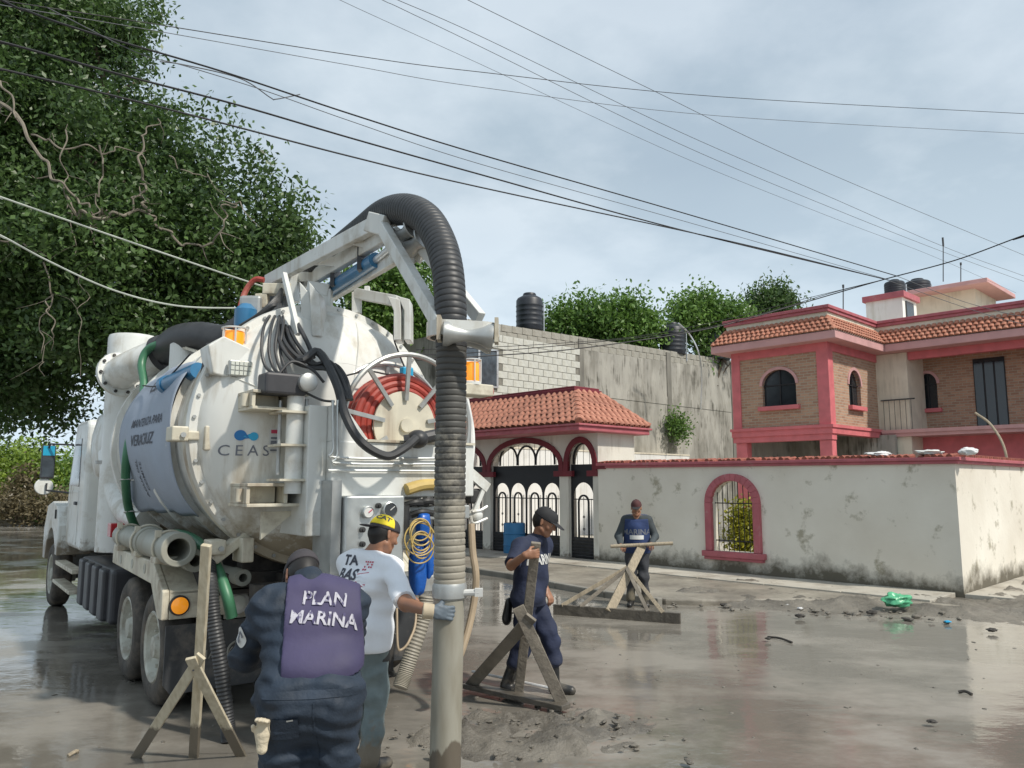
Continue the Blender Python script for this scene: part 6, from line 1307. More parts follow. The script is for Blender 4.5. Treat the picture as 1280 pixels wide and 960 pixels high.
# ---------------------------------------------------------------- boom and suction hose
PX, PY = at_y(562, 700, 5.1)[0], 5.1
def boom():
    # pedestal and pivot on top of the tank, ladder-like arm, A-frame head with rollers
    piv = at_y(352, 380, 7.95); m = MB(); m.cyl(piv - V((0, 0, .9)), piv - V((0, 0, .25)), .22, n=24); m.build('boom_pedestal', 'truck_white', TR)
    L0, L1 = at_y(334, 352, 8.0), at_y(470, 280, 6.05)
    R0, R1 = at_y(384, 352, 7.75), at_y(487, 290, 5.95)
    B0, B1 = at_y(408, 374, 7.75), at_y(496, 322, 6.0)
    m = MB(); m.beam(L0, L1, .07, .13); b = m.build('boom_beam', 'truck_white', TR, smooth=0, bevel=.008)
    m = MB(); m.beam(R0, R1, .07, .14); m.build('boom_beam', 'truck_white', TR, smooth=0, bevel=.008)
    m = MB(); m.beam(B0, B1, .06, .10); m.build('boom_beam', 'truck_white', TR, smooth=0, bevel=.008)
    for f in (.12, .45, .8): m = MB(); m.beam(V(L0) * (1 - f) + V(L1) * f, V(R0) * (1 - f) + V(R1) * f, .05, .09); m.build('boom_rung', 'truck_white', TR, smooth=0)
    for f in (.3, .66): m = MB(); m.box((V(R0) * (1 - f) + V(R1) * f + V(B0) * (1 - f) + V(B1) * f) / 2, (.04, .3, .2), None); m.build('boom_plate', 'dark_plastic', TR, smooth=0)
    m = MB(); m.cyl(at_y(400, 370, 7.7), at_y(470, 325, 6.3), .065, n=18); m.build('boom_ram', 'blue_paint', TR)
    m = MB(); m.cyl(at_y(470, 325, 6.3), at_y(488, 310, 6.0), .03, n=12); m.build('ram_rod', 'alu', TR)
    m = MB(); m.beam(at_y(366, 335, 7.6), at_y(368, 378, 7.6), .09, .09); m.build('boom_stay', 'truck_white', TR, smooth=0)
    # paired pivot cheeks standing on the tank rear
    for (x0, x1, Y) in ((376, 386, 6.75), (388, 398, 6.65)):
        P = [at_y(x0 - 2, 352, Y), at_y(x1, 366, Y), at_y(x1 + 3, 385, Y), at_y(x1 + 3, 420, Y), at_y(x0 + 2, 420, Y), at_y(x0, 385, Y)]
        m = MB(); m.add([tuple(p) for p in P] + [tuple(V(p) + V((.0, .22, 0))) for p in P], [(0, 1, 2, 3, 4, 5), (11, 10, 9, 8, 7, 6)] + [(i, (i + 1) % 6, 6 + (i + 1) % 6, 6 + i) for i in range(6)]); m.build('door_hinge_cheek', 'truck_white', TR, smooth=0, bevel=.006)
    for (x0, x1, Y) in ((490, 500, 6.95), (503, 512, 6.95)):
        P = [at_y(x0 - 6, 370, Y), at_y(x1, 374, Y), at_y(x1 + 1, 392, Y), at_y(x1 + 1, 425, Y), at_y(x0 + 2, 425, Y), at_y(x0 + 2, 388, Y)]
        m = MB(); m.add([tuple(p) for p in P] + [tuple(V(p) + V((.0, .22, 0))) for p in P], [(0, 1, 2, 3, 4, 5), (11, 10, 9, 8, 7, 6)] + [(i, (i + 1) % 6, 6 + (i + 1) % 6, 6 + i) for i in range(6)]); m.build('door_hinge_cheek', 'truck_white', TR, smooth=0, bevel=.006)
    m = MB(); m.beam(at_y(445, 367, 7.3), at_y(498, 377, 7.1), .10, .10); m.beam(at_y(446, 366, 7.3), at_y(446, 392, 7.3), .10, .08); m.beam(at_y(459, 358, 7.3), at_y(459, 368, 7.3), .05, .05); m.build('top_bracket', 'truck_white', TR, smooth=0, bevel=.006)
    m = MB(); m.beam(at_y(385, 360, 7.2), at_y(412, 364, 7.2), .10, .12); m.beam(at_y(409, 362, 7.2), at_y(409, 392, 7.2), .09, .09); m.build('top_bracket', 'truck_white', TR, smooth=0, bevel=.006)
    m = MB(); m.beam(at_y(355, 342, 6.7), at_y(373, 418, 6.5), .04, .04); m.build('prop_rod', 'truck_white', TR, smooth=0)
    m = MB(); m.beam(at_y(330, 362, 7.6), at_y(365, 362, 7.6), .11, .11); m.beam(at_y(328, 368, 7.6), at_y(328, 386, 7.6), .1, .12); m.build('slew_frame', 'cream_steel', TR, smooth=0, bevel=.008)
    m = MB(); m.tube([at_y(330, 350, 7.8), at_y(318, 350, 7.8), at_y(306, 366, 7.8), at_y(298, 395, 7.7), at_y(295, 412, 7.6)], .03, n=8); m.build('red_line', 'hose_red', TR)
    m = MB(); m.lathe(at_y(307, 400, 7.5), (0, 0, 1), [(.09, -.12), (.11, -.05), (.11, .1), (.05, .16)], n=18); m.build('slew_motor', 'blue_paint', TR)
    m = MB(); m.box(at_y(316, 385, 7.6), (.22, .2, .22)); m.build('slew_gearbox', 'grey_steel', TR, smooth=0, bevel=.03)
    m = MB()
    for i in range(5): m.tube([at_y(300 + 4 * i, 408, 7.3), at_y(325 + 3 * i, 392 - 2 * i, 7.2), at_y(345 + i, 372 + 2 * i, 7.3), at_y(352, 362, 7.5)], .02, n=6)
    m.build('slew_hoses', 'hose_black', TR)
    # A-frame legs down to the roller yoke
    hY = PY - .02; bl = at_y(549, 408, hY - .03); br = at_y(607, 400, hY + .12)
    m = MB(); m.beam(at_y(478, 283, 5.92), at_y(549, 404, hY), .075, .10); m.build('a_frame_leg', 'truck_white', TR, smooth=0, bevel=.006)
    m = MB(); m.beam(at_y(512, 290, 5.98), at_y(600, 398, hY + .14), .06, .09); m.build('a_frame_leg', 'truck_white', TR, smooth=0, bevel=.006)
    m = MB(); m.beam(at_y(462, 278, 6.0), at_y(482, 283, 5.9), .09, .16); m.build('boom_head', 'truck_white', TR, smooth=0, bevel=.008)
    for (px, py, Y) in ((508, 292, 5.85), (521, 305, 5.8)):
        m = MB(); p = at_y(px, py, Y); m.lathe(p, (.55, -.6, .2), [(.11, -.13), (.11, -.115), (.075, -.1), (.05, 0), (.075, .1), (.11, .115), (.11, .13)], n=24); m.build('head_roller', 'grey_steel', TR)
    m = MB(); m.beam(at_y(490, 290, 5.95), at_y(530, 322, 5.9), .04, .12); m.build('roller_fork', 'truck_white', TR, smooth=0)
    # yoke: flat rounded collar plate round the hose, with two hourglass rollers under it
    c = at_y(579, 406, PY); r0, L = .125, .12; n = 14
    out = [(L + r0 * math.cos(a), r0 * math.sin(a)) for a in np.linspace(-math.pi / 2, math.pi / 2, n)] + [(-L - r0 * math.cos(a), r0 * math.sin(a)) for a in np.linspace(math.pi / 2, -math.pi / 2, n)]
    ri = .125; inn = [(-.09 + ri * math.cos(a), ri * .86 * math.sin(a)) for a in np.linspace(-math.pi / 2, 1.5 * math.pi, 2 * n, endpoint=False)]
    ux = unit(V((.995, .1, -.03))); uy = unit(V((-.1, .98, .05)))
    bm_o = [V(c) + p[0] * ux + p[1] * 1.6 * uy for p in out]; m = MB(); h = .10
    for i in range(len(bm_o)):
        a, b = bm_o[i], bm_o[(i + 1) % len(bm_o)]; ia, ib = V(c) + (a - V(c)) * .9, V(c) + (b - V(c)) * .9
        lo = V((0, 0, -h)); m.add([a, b, b + lo, a + lo, ia, ib, ib + lo, ia + lo], [(0, 1, 2, 3), (4, 7, 6, 5), (0, 4, 5, 1), (3, 2, 6, 7)])
    m.build('roller_yoke', 'truck_white', TR, smooth=50)
    m = MB(); prof = [(.082, -.16), (.082, -.13), (.06, -.09), (.042, -.02), (.042, .02), (.06, .09), (.082, .13), (.082, .16)]
    p = at_y(585, 419, PY - .17); m.lathe(p, (1, .1, -.05), prof, n=26); m.build('yoke_roller', 'grey_steel', TR)
    m = MB(); m.lathe(V(p) + V((-.02, .36, .03)), (1, .1, -.05), prof, n=26); m.build('yoke_roller', 'grey_steel', TR)
    m = MB(); m.cyl(V(p) - V((.20, .02, -.01)), V(p) + V((.20, .02, -.01)), .016, n=8); m.box(V(p) + V((-.185, -.01, .04)), (.025, .12, .16)); m.box(V(p) + V((.185, .02, .03)), (.025, .12, .16)); m.build('roller_axle', 'cream_steel', TR)
boom()
def suction():
    t = thing('suction_hose', 'long ribbed suction hose bending over the boom down to an upright muddy steel tube', 'hose', (PX, PY, 0))
    top = [(562, 738, 5.1), (562, 650, 5.1), (563, 560, 5.1), (564, 470, 5.1), (564, 425, 5.1), (563, 380, 5.12), (559, 335, 5.2), (549, 300, 5.35), (532, 273, 5.55), (508, 262, 5.8), (482, 267, 6.15), (455, 286, 6.6), (428, 306, 7.05), (400, 328, 7.5), (372, 350, 7.9), (330, 392, 8.3)]
    P = catmull([at_y(*p) for p in top], 30); cum = np.concatenate([[0], np.cumsum(np.linalg.norm(np.diff(np.array(P), axis=0), axis=1))]); P = [np.array([np.interp(q, cum, np.array(P)[:, i]) for i in range(3)]) for q in np.arange(0, cum[-1], .007)]
    def cut(a, b): return P[a:b]
    k = int(np.argmin([abs(p[2] - 2.85) + (9 if i > 450 else 0) for i, p in enumerate(P)])); m = MB(); m.tube(P[:k + 1], .102, n=30, sub=1, rib=(1, 1.006, 1.008, 1.006, 1, .945)); m.build('lower_hose', 'hose_mud', t, smooth=60)
    m = MB(); m.tube(P[k:], lambda u: .104 + .020 * math.exp(-((u - .38) / .25) ** 2), n=30, sub=1, rib=(1, 1.006, 1.008, 1.006, 1, .955)); m.build('upper_hose', 'hose_black', t, smooth=60)
    b = P[0]; q = V((b[0] - .02, b[1] - .02, -.05)); e = V(b)
    m = MB(); m.cyl(e + V((0, 0, .06)), q, .098, n=36); m.build('steel_tube', 'tube_muddy', t)
    m = MB(); m.lathe(e + V((0, 0, .0)), (0, 0, 1), [(.104, -.05), (.112, -.04), (.112, .03), (.104, .05)], n=36); cl = m.build('coupling_band', 'grey_steel', t)
    m = MB(); m.cyl(e + V((.09, -.04, -.01)), e + V((.19, -.05, -.005)), .022, n=10); m.box(e + V((.19, -.05, -.005)), (.05, .04, .05)); m.build('coupling_bolt', 'label_white', cl)
def tube_mat():
    m = bpy.data.materials.new('tube_muddy'); MATS['tube_muddy'] = m; m.use_nodes = True
    nt = m.node_tree; N = nt.nodes; L = nt.links; b = N['Principled BSDF']; tc = N.new('ShaderNodeTexCoord'); sp = N.new('ShaderNodeSeparateXYZ'); L.new(tc.outputs['Object'], sp.inputs[0])
    mp = N.new('ShaderNodeMapping'); mp.inputs['Scale'].default_value = (6, 6, 1.2); L.new(tc.outputs['Object'], mp.inputs[0])
    n = N.new('ShaderNodeTexNoise'); n.inputs['Scale'].default_value = 1.2; n.inputs['Detail'].default_value = 6; L.new(mp.outputs[0], n.inputs['Vector'])
    a = N.new('ShaderNodeMath'); a.operation = 'MULTIPLY_ADD'; a.inputs[1].default_value = -.55; L.new(n.outputs[0], a.inputs[0]); L.new(sp.outputs[2], a.inputs[2])
    r = N.new('ShaderNodeValToRGB'); L.new(a.outputs[0], r.inputs[0]); r.color_ramp.elements[0].position = .045; r.color_ramp.elements[1].position = .065   # mud tide line left by dipping
    r.color_ramp.elements[0].color = (.12, .10, .075, 1); r.color_ramp.elements[1].color = (.30, .285, .235, 1)
    n2 = N.new('ShaderNodeTexNoise'); n2.inputs['Scale'].default_value = 2; n2.inputs['Detail'].default_value = 8; L.new(mp.outputs[0], n2.inputs['Vector'])
    mx = N.new('ShaderNodeMix'); mx.data_type = 'RGBA'; mx.blend_type = 'MULTIPLY'; mx.inputs[0].default_value = .6; r2 = N.new('ShaderNodeValToRGB'); L.new(n2.outputs[0], r2.inputs[0]); r2.color_ramp.elements[0].position = .3; r2.color_ramp.elements[0].color = (.55, .5, .42, 1); r2.color_ramp.elements[1].position = .6
    L.new(r.outputs[0], mx.inputs[6]); L.new(r2.outputs[0], mx.inputs[7]); L.new(mx.outputs[2], b.inputs['Base Color']); b.inputs['Roughness'].default_value = .55
tube_mat(); suction()
# ================================================================ PEOPLE (one continuous skin per body, clothes grown over it)
class Field:
    """smooth union of tapered limbs sampled on a grid and skinned with surface nets"""
    def __init__(s): s.p = []
    def cap(s, a, b, ra, rb=None, k=.02, flat=None, sub=False, clip=None, grow=0.):
        s.p.append((V(a), V(b), ra, ra if rb is None else rb, k, flat, sub, clip or [])); return s
    def ball(s, a, r, **k): return s.cap(a, V(a) + V((0, 0, 1e-4)), r, r, **k)
    def grown(s, g, keep=None):
        f = Field(); f.p = [(a, b, ra + g, rb + g, k, fl, sb, cl) for i, (a, b, ra, rb, k, fl, sb, cl) in enumerate(s.p) if keep is None or i in keep]; return f
    def skin(s, h, clips=(), folds=0., fscale=22., seed=0):
        pad = .05
        lo = np.min([np.minimum(p[0], p[1]) - max(p[2], p[3]) for p in s.p if not p[6]], axis=0) - pad; hi = np.max([np.maximum(p[0], p[1]) + max(p[2], p[3]) for p in s.p if not p[6]], axis=0) + pad
        n = np.ceil((hi - lo) / h).astype(int) + 1; D = np.full(n, .15, np.float32)
        ax = [lo[i] + h * np.arange(n[i]) for i in range(3)]
        for (a, b, ra, rb, k, flat, sub, clip) in s.p:
            m = max(ra, rb) + .07; l = np.clip(((np.minimum(a, b) - m - lo) / h).astype(int), 0, n - 1); u = np.clip(np.ceil((np.maximum(a, b) + m - lo) / h).astype(int) + 1, 1, n)
            X, Y, Z = np.meshgrid(ax[0][l[0]:u[0]], ax[1][l[1]:u[1]], ax[2][l[2]:u[2]], indexing='ij'); P = np.stack([X, Y, Z], -1) - a; ab = b - a; sc = 1.
            if flat is not None:
                fn, fs = unit(flat[0]), flat[1]; P = P + ((P @ fn) * (1 / fs - 1))[..., None] * fn; ab = ab + (ab @ fn) * (1 / fs - 1) * fn; sc = .5 + .5 * fs
            t = np.clip((P @ ab) / (ab @ ab + 1e-12), 0, 1); d = (np.linalg.norm(P - t[..., None] * ab, axis=-1) - (ra + (rb - ra) * t)) * sc
            for (cp, cn) in clip: d = np.maximum(d, (np.stack([X, Y, Z], -1) - V(cp)) @ unit(cn))
            S = (slice(l[0], u[0]), slice(l[1], u[1]), slice(l[2], u[2])); E = D[S]
            if sub:
                hh = np.maximum(k - np.abs(E + d), 0) / k; D[S] = np.maximum(E, -d) + hh * hh * k * .25
            else:
                hh = np.maximum(k - np.abs(E - d), 0) / k; D[S] = np.minimum(E, d) - hh * hh * k * .25
        G = None
        if folds or clips: G = np.stack(np.meshgrid(*ax, indexing='ij'), -1)
        if folds:
            q = G * fscale; r = np.random.RandomState(seed); w = 0
            for _ in range(4):
                kx = r.normal(size=3); kx[2] *= 1.5; ph = r.rand() * 6; kb = r.normal(size=3) * .4
                w = w + np.sin(q @ kx + 1.6 * np.sin(q @ kb + ph) + ph)
            D = D + (folds * w / 2).astype(np.float32)
        for (cp, cn) in clips: D = np.maximum(D, ((G - V(cp)) @ unit(cn)).astype(np.float32))
        return surface_nets(D, lo, h)
def surface_nets(D, lo, h):
    I = D < 0; n = D.shape; c = np.zeros((n[0] - 1, n[1] - 1, n[2] - 1), np.uint8)
    for i in (0, 1):
        for j in (0, 1):
            for k in (0, 1): c += I[i:n[0] - 1 + i, j:n[1] - 1 + j, k:n[2] - 1 + k]
    act = (c > 0) & (c < 8); idx = np.argwhere(act); num = np.full(act.shape, -1, np.int64); num[act] = np.arange(len(idx))
    acc = np.zeros((len(idx), 3)); cnt = np.zeros(len(idx)); cor = {}
    for i in (0, 1):
        for j in (0, 1):
            for k in (0, 1): cor[(i, j, k)] = D[idx[:, 0] + i, idx[:, 1] + j, idx[:, 2] + k]
    for a in cor:
        for axn in range(3):
            if a[axn] == 0:
                b = list(a); b[axn] = 1; b = tuple(b); da, db = cor[a], cor[b]; m = (da < 0) != (db < 0)
                t = da[m] / (da[m] - db[m]); p = np.tile(np.array(a, float), (m.sum(), 1)); p[:, axn] = t; acc[m] += p; cnt[m] += 1
    vs = lo + h * (idx + acc / cnt[:, None]); fs = []
    for axn in range(3):
        o = [x for x in range(3) if x != axn]; sl0 = [slice(None)] * 3; sl1 = [slice(None)] * 3; sl0[axn] = slice(0, n[axn] - 1); sl1[axn] = slice(1, n[axn])
        e = np.argwhere(I[tuple(sl0)] != I[tuple(sl1)]); e = e[(e[:, o[0]] > 0) & (e[:, o[1]] > 0) & (e[:, o[0]] < n[o[0]] - 1) & (e[:, o[1]] < n[o[1]] - 1)]
        q = []
        for (da, db) in ((-1, -1), (0, -1), (0, 0), (-1, 0)):
            g = e.copy(); g[:, o[0]] += da; g[:, o[1]] += db; q.append(num[g[:, 0], g[:, 1], g[:, 2]])
        q = np.stack(q, 1); flip = I[e[:, 0], e[:, 1], e[:, 2]]
        if axn == 1: flip = ~flip
        q[~flip] = q[~flip][:, ::-1]; fs.append(q)
    F = np.concatenate(fs); F = F[(F >= 0).all(1)]
    return vs, F
def skin_obj(name, f, h, m, parent, **k):
    vs, F = f.skin(h, **k); W = WORLD[parent.name]; o = np.array(W.translation)
    me = bpy.data.meshes.new(name); nv, nf = len(vs), len(F); me.vertices.add(nv); me.vertices.foreach_set('co', (vs - o).ravel()); me.loops.add(4 * nf); me.polygons.add(nf)
    me.loops.foreach_set('vertex_index', F.ravel().astype(np.int32)); me.polygons.foreach_set('loop_start', np.arange(0, 4 * nf, 4, dtype=np.int32)); me.polygons.foreach_set('loop_total', np.full(nf, 4, np.int32))
    me.polygons.foreach_set('use_smooth', [True] * nf); me.update(calc_edges=True); me.materials.append(MATS[m])
    ob = bpy.data.objects.new(name, me); COL.objects.link(ob); ob.parent = parent; WORLD[ob.name] = W.copy(); return ob
def hand(f, wrist, d, pn, curl=(.5, .6, .4), thumb=-1, s=1., g=0.):
    """palm, four jointed fingers of unequal length and a thumb from the side of the palm"""
    d = unit(d); pn = unit(V(pn) - (V(pn) @ d) * d); sd = np.cross(d, pn) * thumb; w = V(wrist)
    f.cap(w, w + d * .03 * s, .028 * s + g, .03 * s + g, .012, (pn, .7)); f.cap(w + d * .035 * s + sd * .012 * s, w + d * .075 * s + sd * .014 * s, .026 * s + g, .026 * s + g, .012, (pn, .55)); f.cap(w + d * .035 * s - sd * .014 * s, w + d * .075 * s - sd * .016 * s, .024 * s + g, .022 * s + g, .012, (pn, .55))
    for off, L, sp in ((.030, .068, .10), (.011, .078, .03), (-.009, .072, -.04), (-.028, .056, -.11)):
        p = w + d * .092 * s + sd * off * s; dd = unit(d + sd * sp); rr = .0095 * s + g
        for j, (l, c) in enumerate(zip((.45, .32, .26), curl)):
            ca, sa = math.cos(c), math.sin(c); dd2 = unit(dd * ca + (pn - (pn @ dd) * dd) * sa); q = p + dd2 * L * l * s
            f.cap(p, q, rr - .0008 * j, rr - .0008 * (j + 1), .004); p, dd = q, dd2
    p = w + d * .035 * s + sd * .03 * s; t1 = unit(d * .55 + sd * .65 + pn * .45); t2 = unit(d * .8 + sd * .1 + pn * .55)
    f.cap(w + d * .02 * s + sd * .015 * s, p, .018 * s + g, .014 * s + g, .012); f.cap(p, p + t1 * .035 * s, .012 * s + g, .011 * s + g, .006); f.cap(p + t1 * .035 * s, p + t1 * .035 * s + t2 * .03 * s, .011 * s + g, .009 * s + g, .004)
def head(f, c, F, U, neck, s=1.):
    F = unit(F); U = unit(V(U) - (V(U) @ F) * F); Rr = np.cross(F, U); P = lambda a, b, d: V(c) + s * (a * F + b * Rr + d * U); fl = (Rr, .82)
    f.cap(P(-.02, 0, .025), P(.02, 0, .03), .092 * s, .088 * s, .03, fl); f.cap(P(.03, 0, -.005), P(.05, 0, -.075), .072 * s, .046 * s, .03, fl)
    f.cap(neck, P(-.015, 0, -.07), .062 * s, .054 * s, .03); f.cap(P(.072, 0, -.095), P(.074, 0, -.098), .024 * s, k=.02)
    f.cap(P(.096, 0, .015), P(.117, 0, -.022), .010 * s, .014 * s, .012); f.cap(P(.104, .012, -.026), P(.104, -.012, -.026), .010 * s, k=.008)
    f.cap(P(.088, .034, .028), P(.088, -.034, .028), .012 * s, k=.012)
    for q in (-1, 1):
        f.ball(P(.105, q * .031, .006), .015 * s, k=.010, sub=True); f.ball(P(.067, q * .045, -.025), .022 * s, k=.02)
        f.cap(P(-.005, q * .078, .02), P(.0, q * .082, -.02), .017 * s, .012 * s, .006, (Rr + .3 * F * q, .5)); f.cap(P(.01, q * .055, -.06), P(.055, q * .03, -.088), .022 * s, k=.02)
    f.cap(P(.094, .018, -.054), P(.094, -.018, -.054), .0085 * s, k=.005); f.cap(P(.090, .015, -.067), P(.090, -.015, -.067), .010 * s, k=.005); f.cap(P(.108, .014, -.0605), P(.108, -.014, -.0605), .005 * s, k=.003, sub=True)
    return P, F, U, Rr
def cap_hat(t, P, F, U, Rr, m, brim_m, brim_dir=1, s=1., panel=None):
    f = Field(); top = P(0, 0, .045); f.cap(P(-.022, 0, .040), P(.018, 0, .036), .102 * s, .097 * s, .02, (Rr, .86)); f.cap(P(.05, 0, .06), P(.055, 0, .075), .055 * s, .04 * s, .04, (Rr, .95))
    o = skin_obj('cap', f, .006, m, t, clips=[(P(0, 0, .035), -U - .10 * F * brim_dir)])
    b = Field(); q = brim_dir
    b.cap(P(.08 * q, .0, .038), P(.150 * q, 0, .022), .074 * s, .060 * s, .01, (U + .15 * F * q, .10)); skin_obj('cap_brim', b, .005, brim_m, o)
    mb = MB(); mb.ell(P(-.005, 0, .142), (.011 * s, .011 * s, .006 * s)); mb.build('cap_button', m, o)
    return o
def eyes(t, P, s=1.):
    for q in (-1, 1):
        mb = MB(); mb.ell(P(.086, q * .031, .006), (.011 * s, .011 * s, .009 * s), nu=12, nv=8); e = mb.build('eye', 'label_white', t)
        mb = MB(); mb.ell(P(.095, q * .031, .005), (.005 * s, .005 * s, .005 * s), nu=10, nv=6); mb.build('pupil', 'hair', e)
        mb = MB(); mb.tube([P(.092, q * .018, .030), P(.098, q * .03, .034), P(.090, q * .046, .030)], .0045 * s, n=5, sub=3); mb.build('eyebrow', 'hair', t)
def hair(t, P, U, F, m='hair'):
    f = Field(); f.cap(P(-.03, 0, .015), P(-.015, 0, .035), .094, .093, .03, (np.cross(F, U), .86)); f.cap(P(-.055, 0, -.02), P(-.05, 0, -.045), .062, .05, .02)
    return skin_obj('hair', f, .008, m, t, clips=[(P(.03, 0, 0), F + .35 * U)])
class Figure:
    def __init__(s, t, J, w=1.): s.t, s.J, s.w = t, J, w; s.f = Field(); s.i = {}
    def mark(s, n): s.i.setdefault(n, []).append(len(s.f.p) - 1)
    def c(s, n, *a, **k): s.f.cap(*a, **k); s.mark(n)
    def trunk(s, fw):
        J, w, f = s.J, s.w, s.f; fw = unit(fw); fl = (fw, .78)
        sL, sR = J['shL'], J['shR']; hL, hR = J['hipL'], J['hipR']; ch = (sL + sR) / 2; pe = (hL + hR) / 2
        for q, a, b in ((0, sL, hL), (1, sR, hR)):
            m1 = ch + (a - ch) * .48 + (pe - ch) * .16; m2 = ch + (a - ch) * .32 + (pe - ch) * .66; m3 = pe + (b - pe) * .75 + (ch - pe) * .12
            s.c('trunk', m1, m2, .118 * w, .112 * w, .05, fl); s.c('trunk', m2, m3, .112 * w, .118 * w, .05, fl)
            s.c('trunk', ch + (a - ch) * .25 + (J['neck'] - ch) * .3, a - (a - ch) * .12, .072 * w, .068 * w, .04)
        s.c('trunk', ch * .7 + pe * .3 + fw * .02, ch * .25 + pe * .75 + fw * .03, .115 * w, .118 * w, .05); s.c('pelvis', hL * .85 + pe * .15 - fw * .02, hR * .85 + pe * .15 - fw * .02, .118 * w, k=.05)
    def limbs(s):
        J, w = s.J, s.w
        for q in 'LR':
            s.c('arm' + q, J['sh' + q], J['el' + q], .056 * w, .044 * w, .03); s.c('fore' + q, J['el' + q], J['wr' + q], .043 * w, .029, .02)
            s.c('thigh' + q, J['hip' + q], J['kn' + q], .09 * w, .062, .03); s.c('calf' + q, J['kn' + q], J['an' + q], .06, .042, .02); s.c('foot' + q, J['an' + q] + V((0, 0, -.02)), J['toe' + q], .042, .034, .02)
    def cloth(s, names, g, h, m, name, extra=(), **k):
        keep = set(i for n in names for i in s.i[n]); f = s.f.grown(g, keep)
        for e in extra: f.cap(*e[0], **e[1])
        return skin_obj(name, f, h, m, s.t, **k)
def person(label, J, w, fwd, hd, hF, hU, skinm, x0):
    t = thing('person', label, 'person', x0); fg = Figure(t, J, w); fg.trunk(fwd); fg.limbs(); hp = head(fg.f, hd, hF, hU, J['neck']); return t, fg, hp
def joints(x0, fw, s, **ov):
    fw = unit(V((fw[0], fw[1], 0))); rt = V((fw[1], -fw[0], 0)); x0 = V(x0); P = lambda f, r, z: x0 + s * (f * fw + r * rt + z * V((0, 0, 1))); J = {}
    for q, g in (('L', -1), ('R', 1)):
        J['hip' + q] = P(0, g * .095, .93); J['kn' + q] = P(.02, g * .11, .5); J['an' + q] = P(-.02, g * .12, .08); J['toe' + q] = P(.15, g * .14, .03); J['sh' + q] = P(0, g * .19, 1.40); J['el' + q] = P(-.02, g * .25, 1.10); J['wr' + q] = P(.1, g * .24, .86)
    J['neck'] = P(.0, 0, 1.45)
    for k, v in ov.items(): J[k] = P(*v) if isinstance(v, tuple) else V(v)
    return J, P, fw, rt

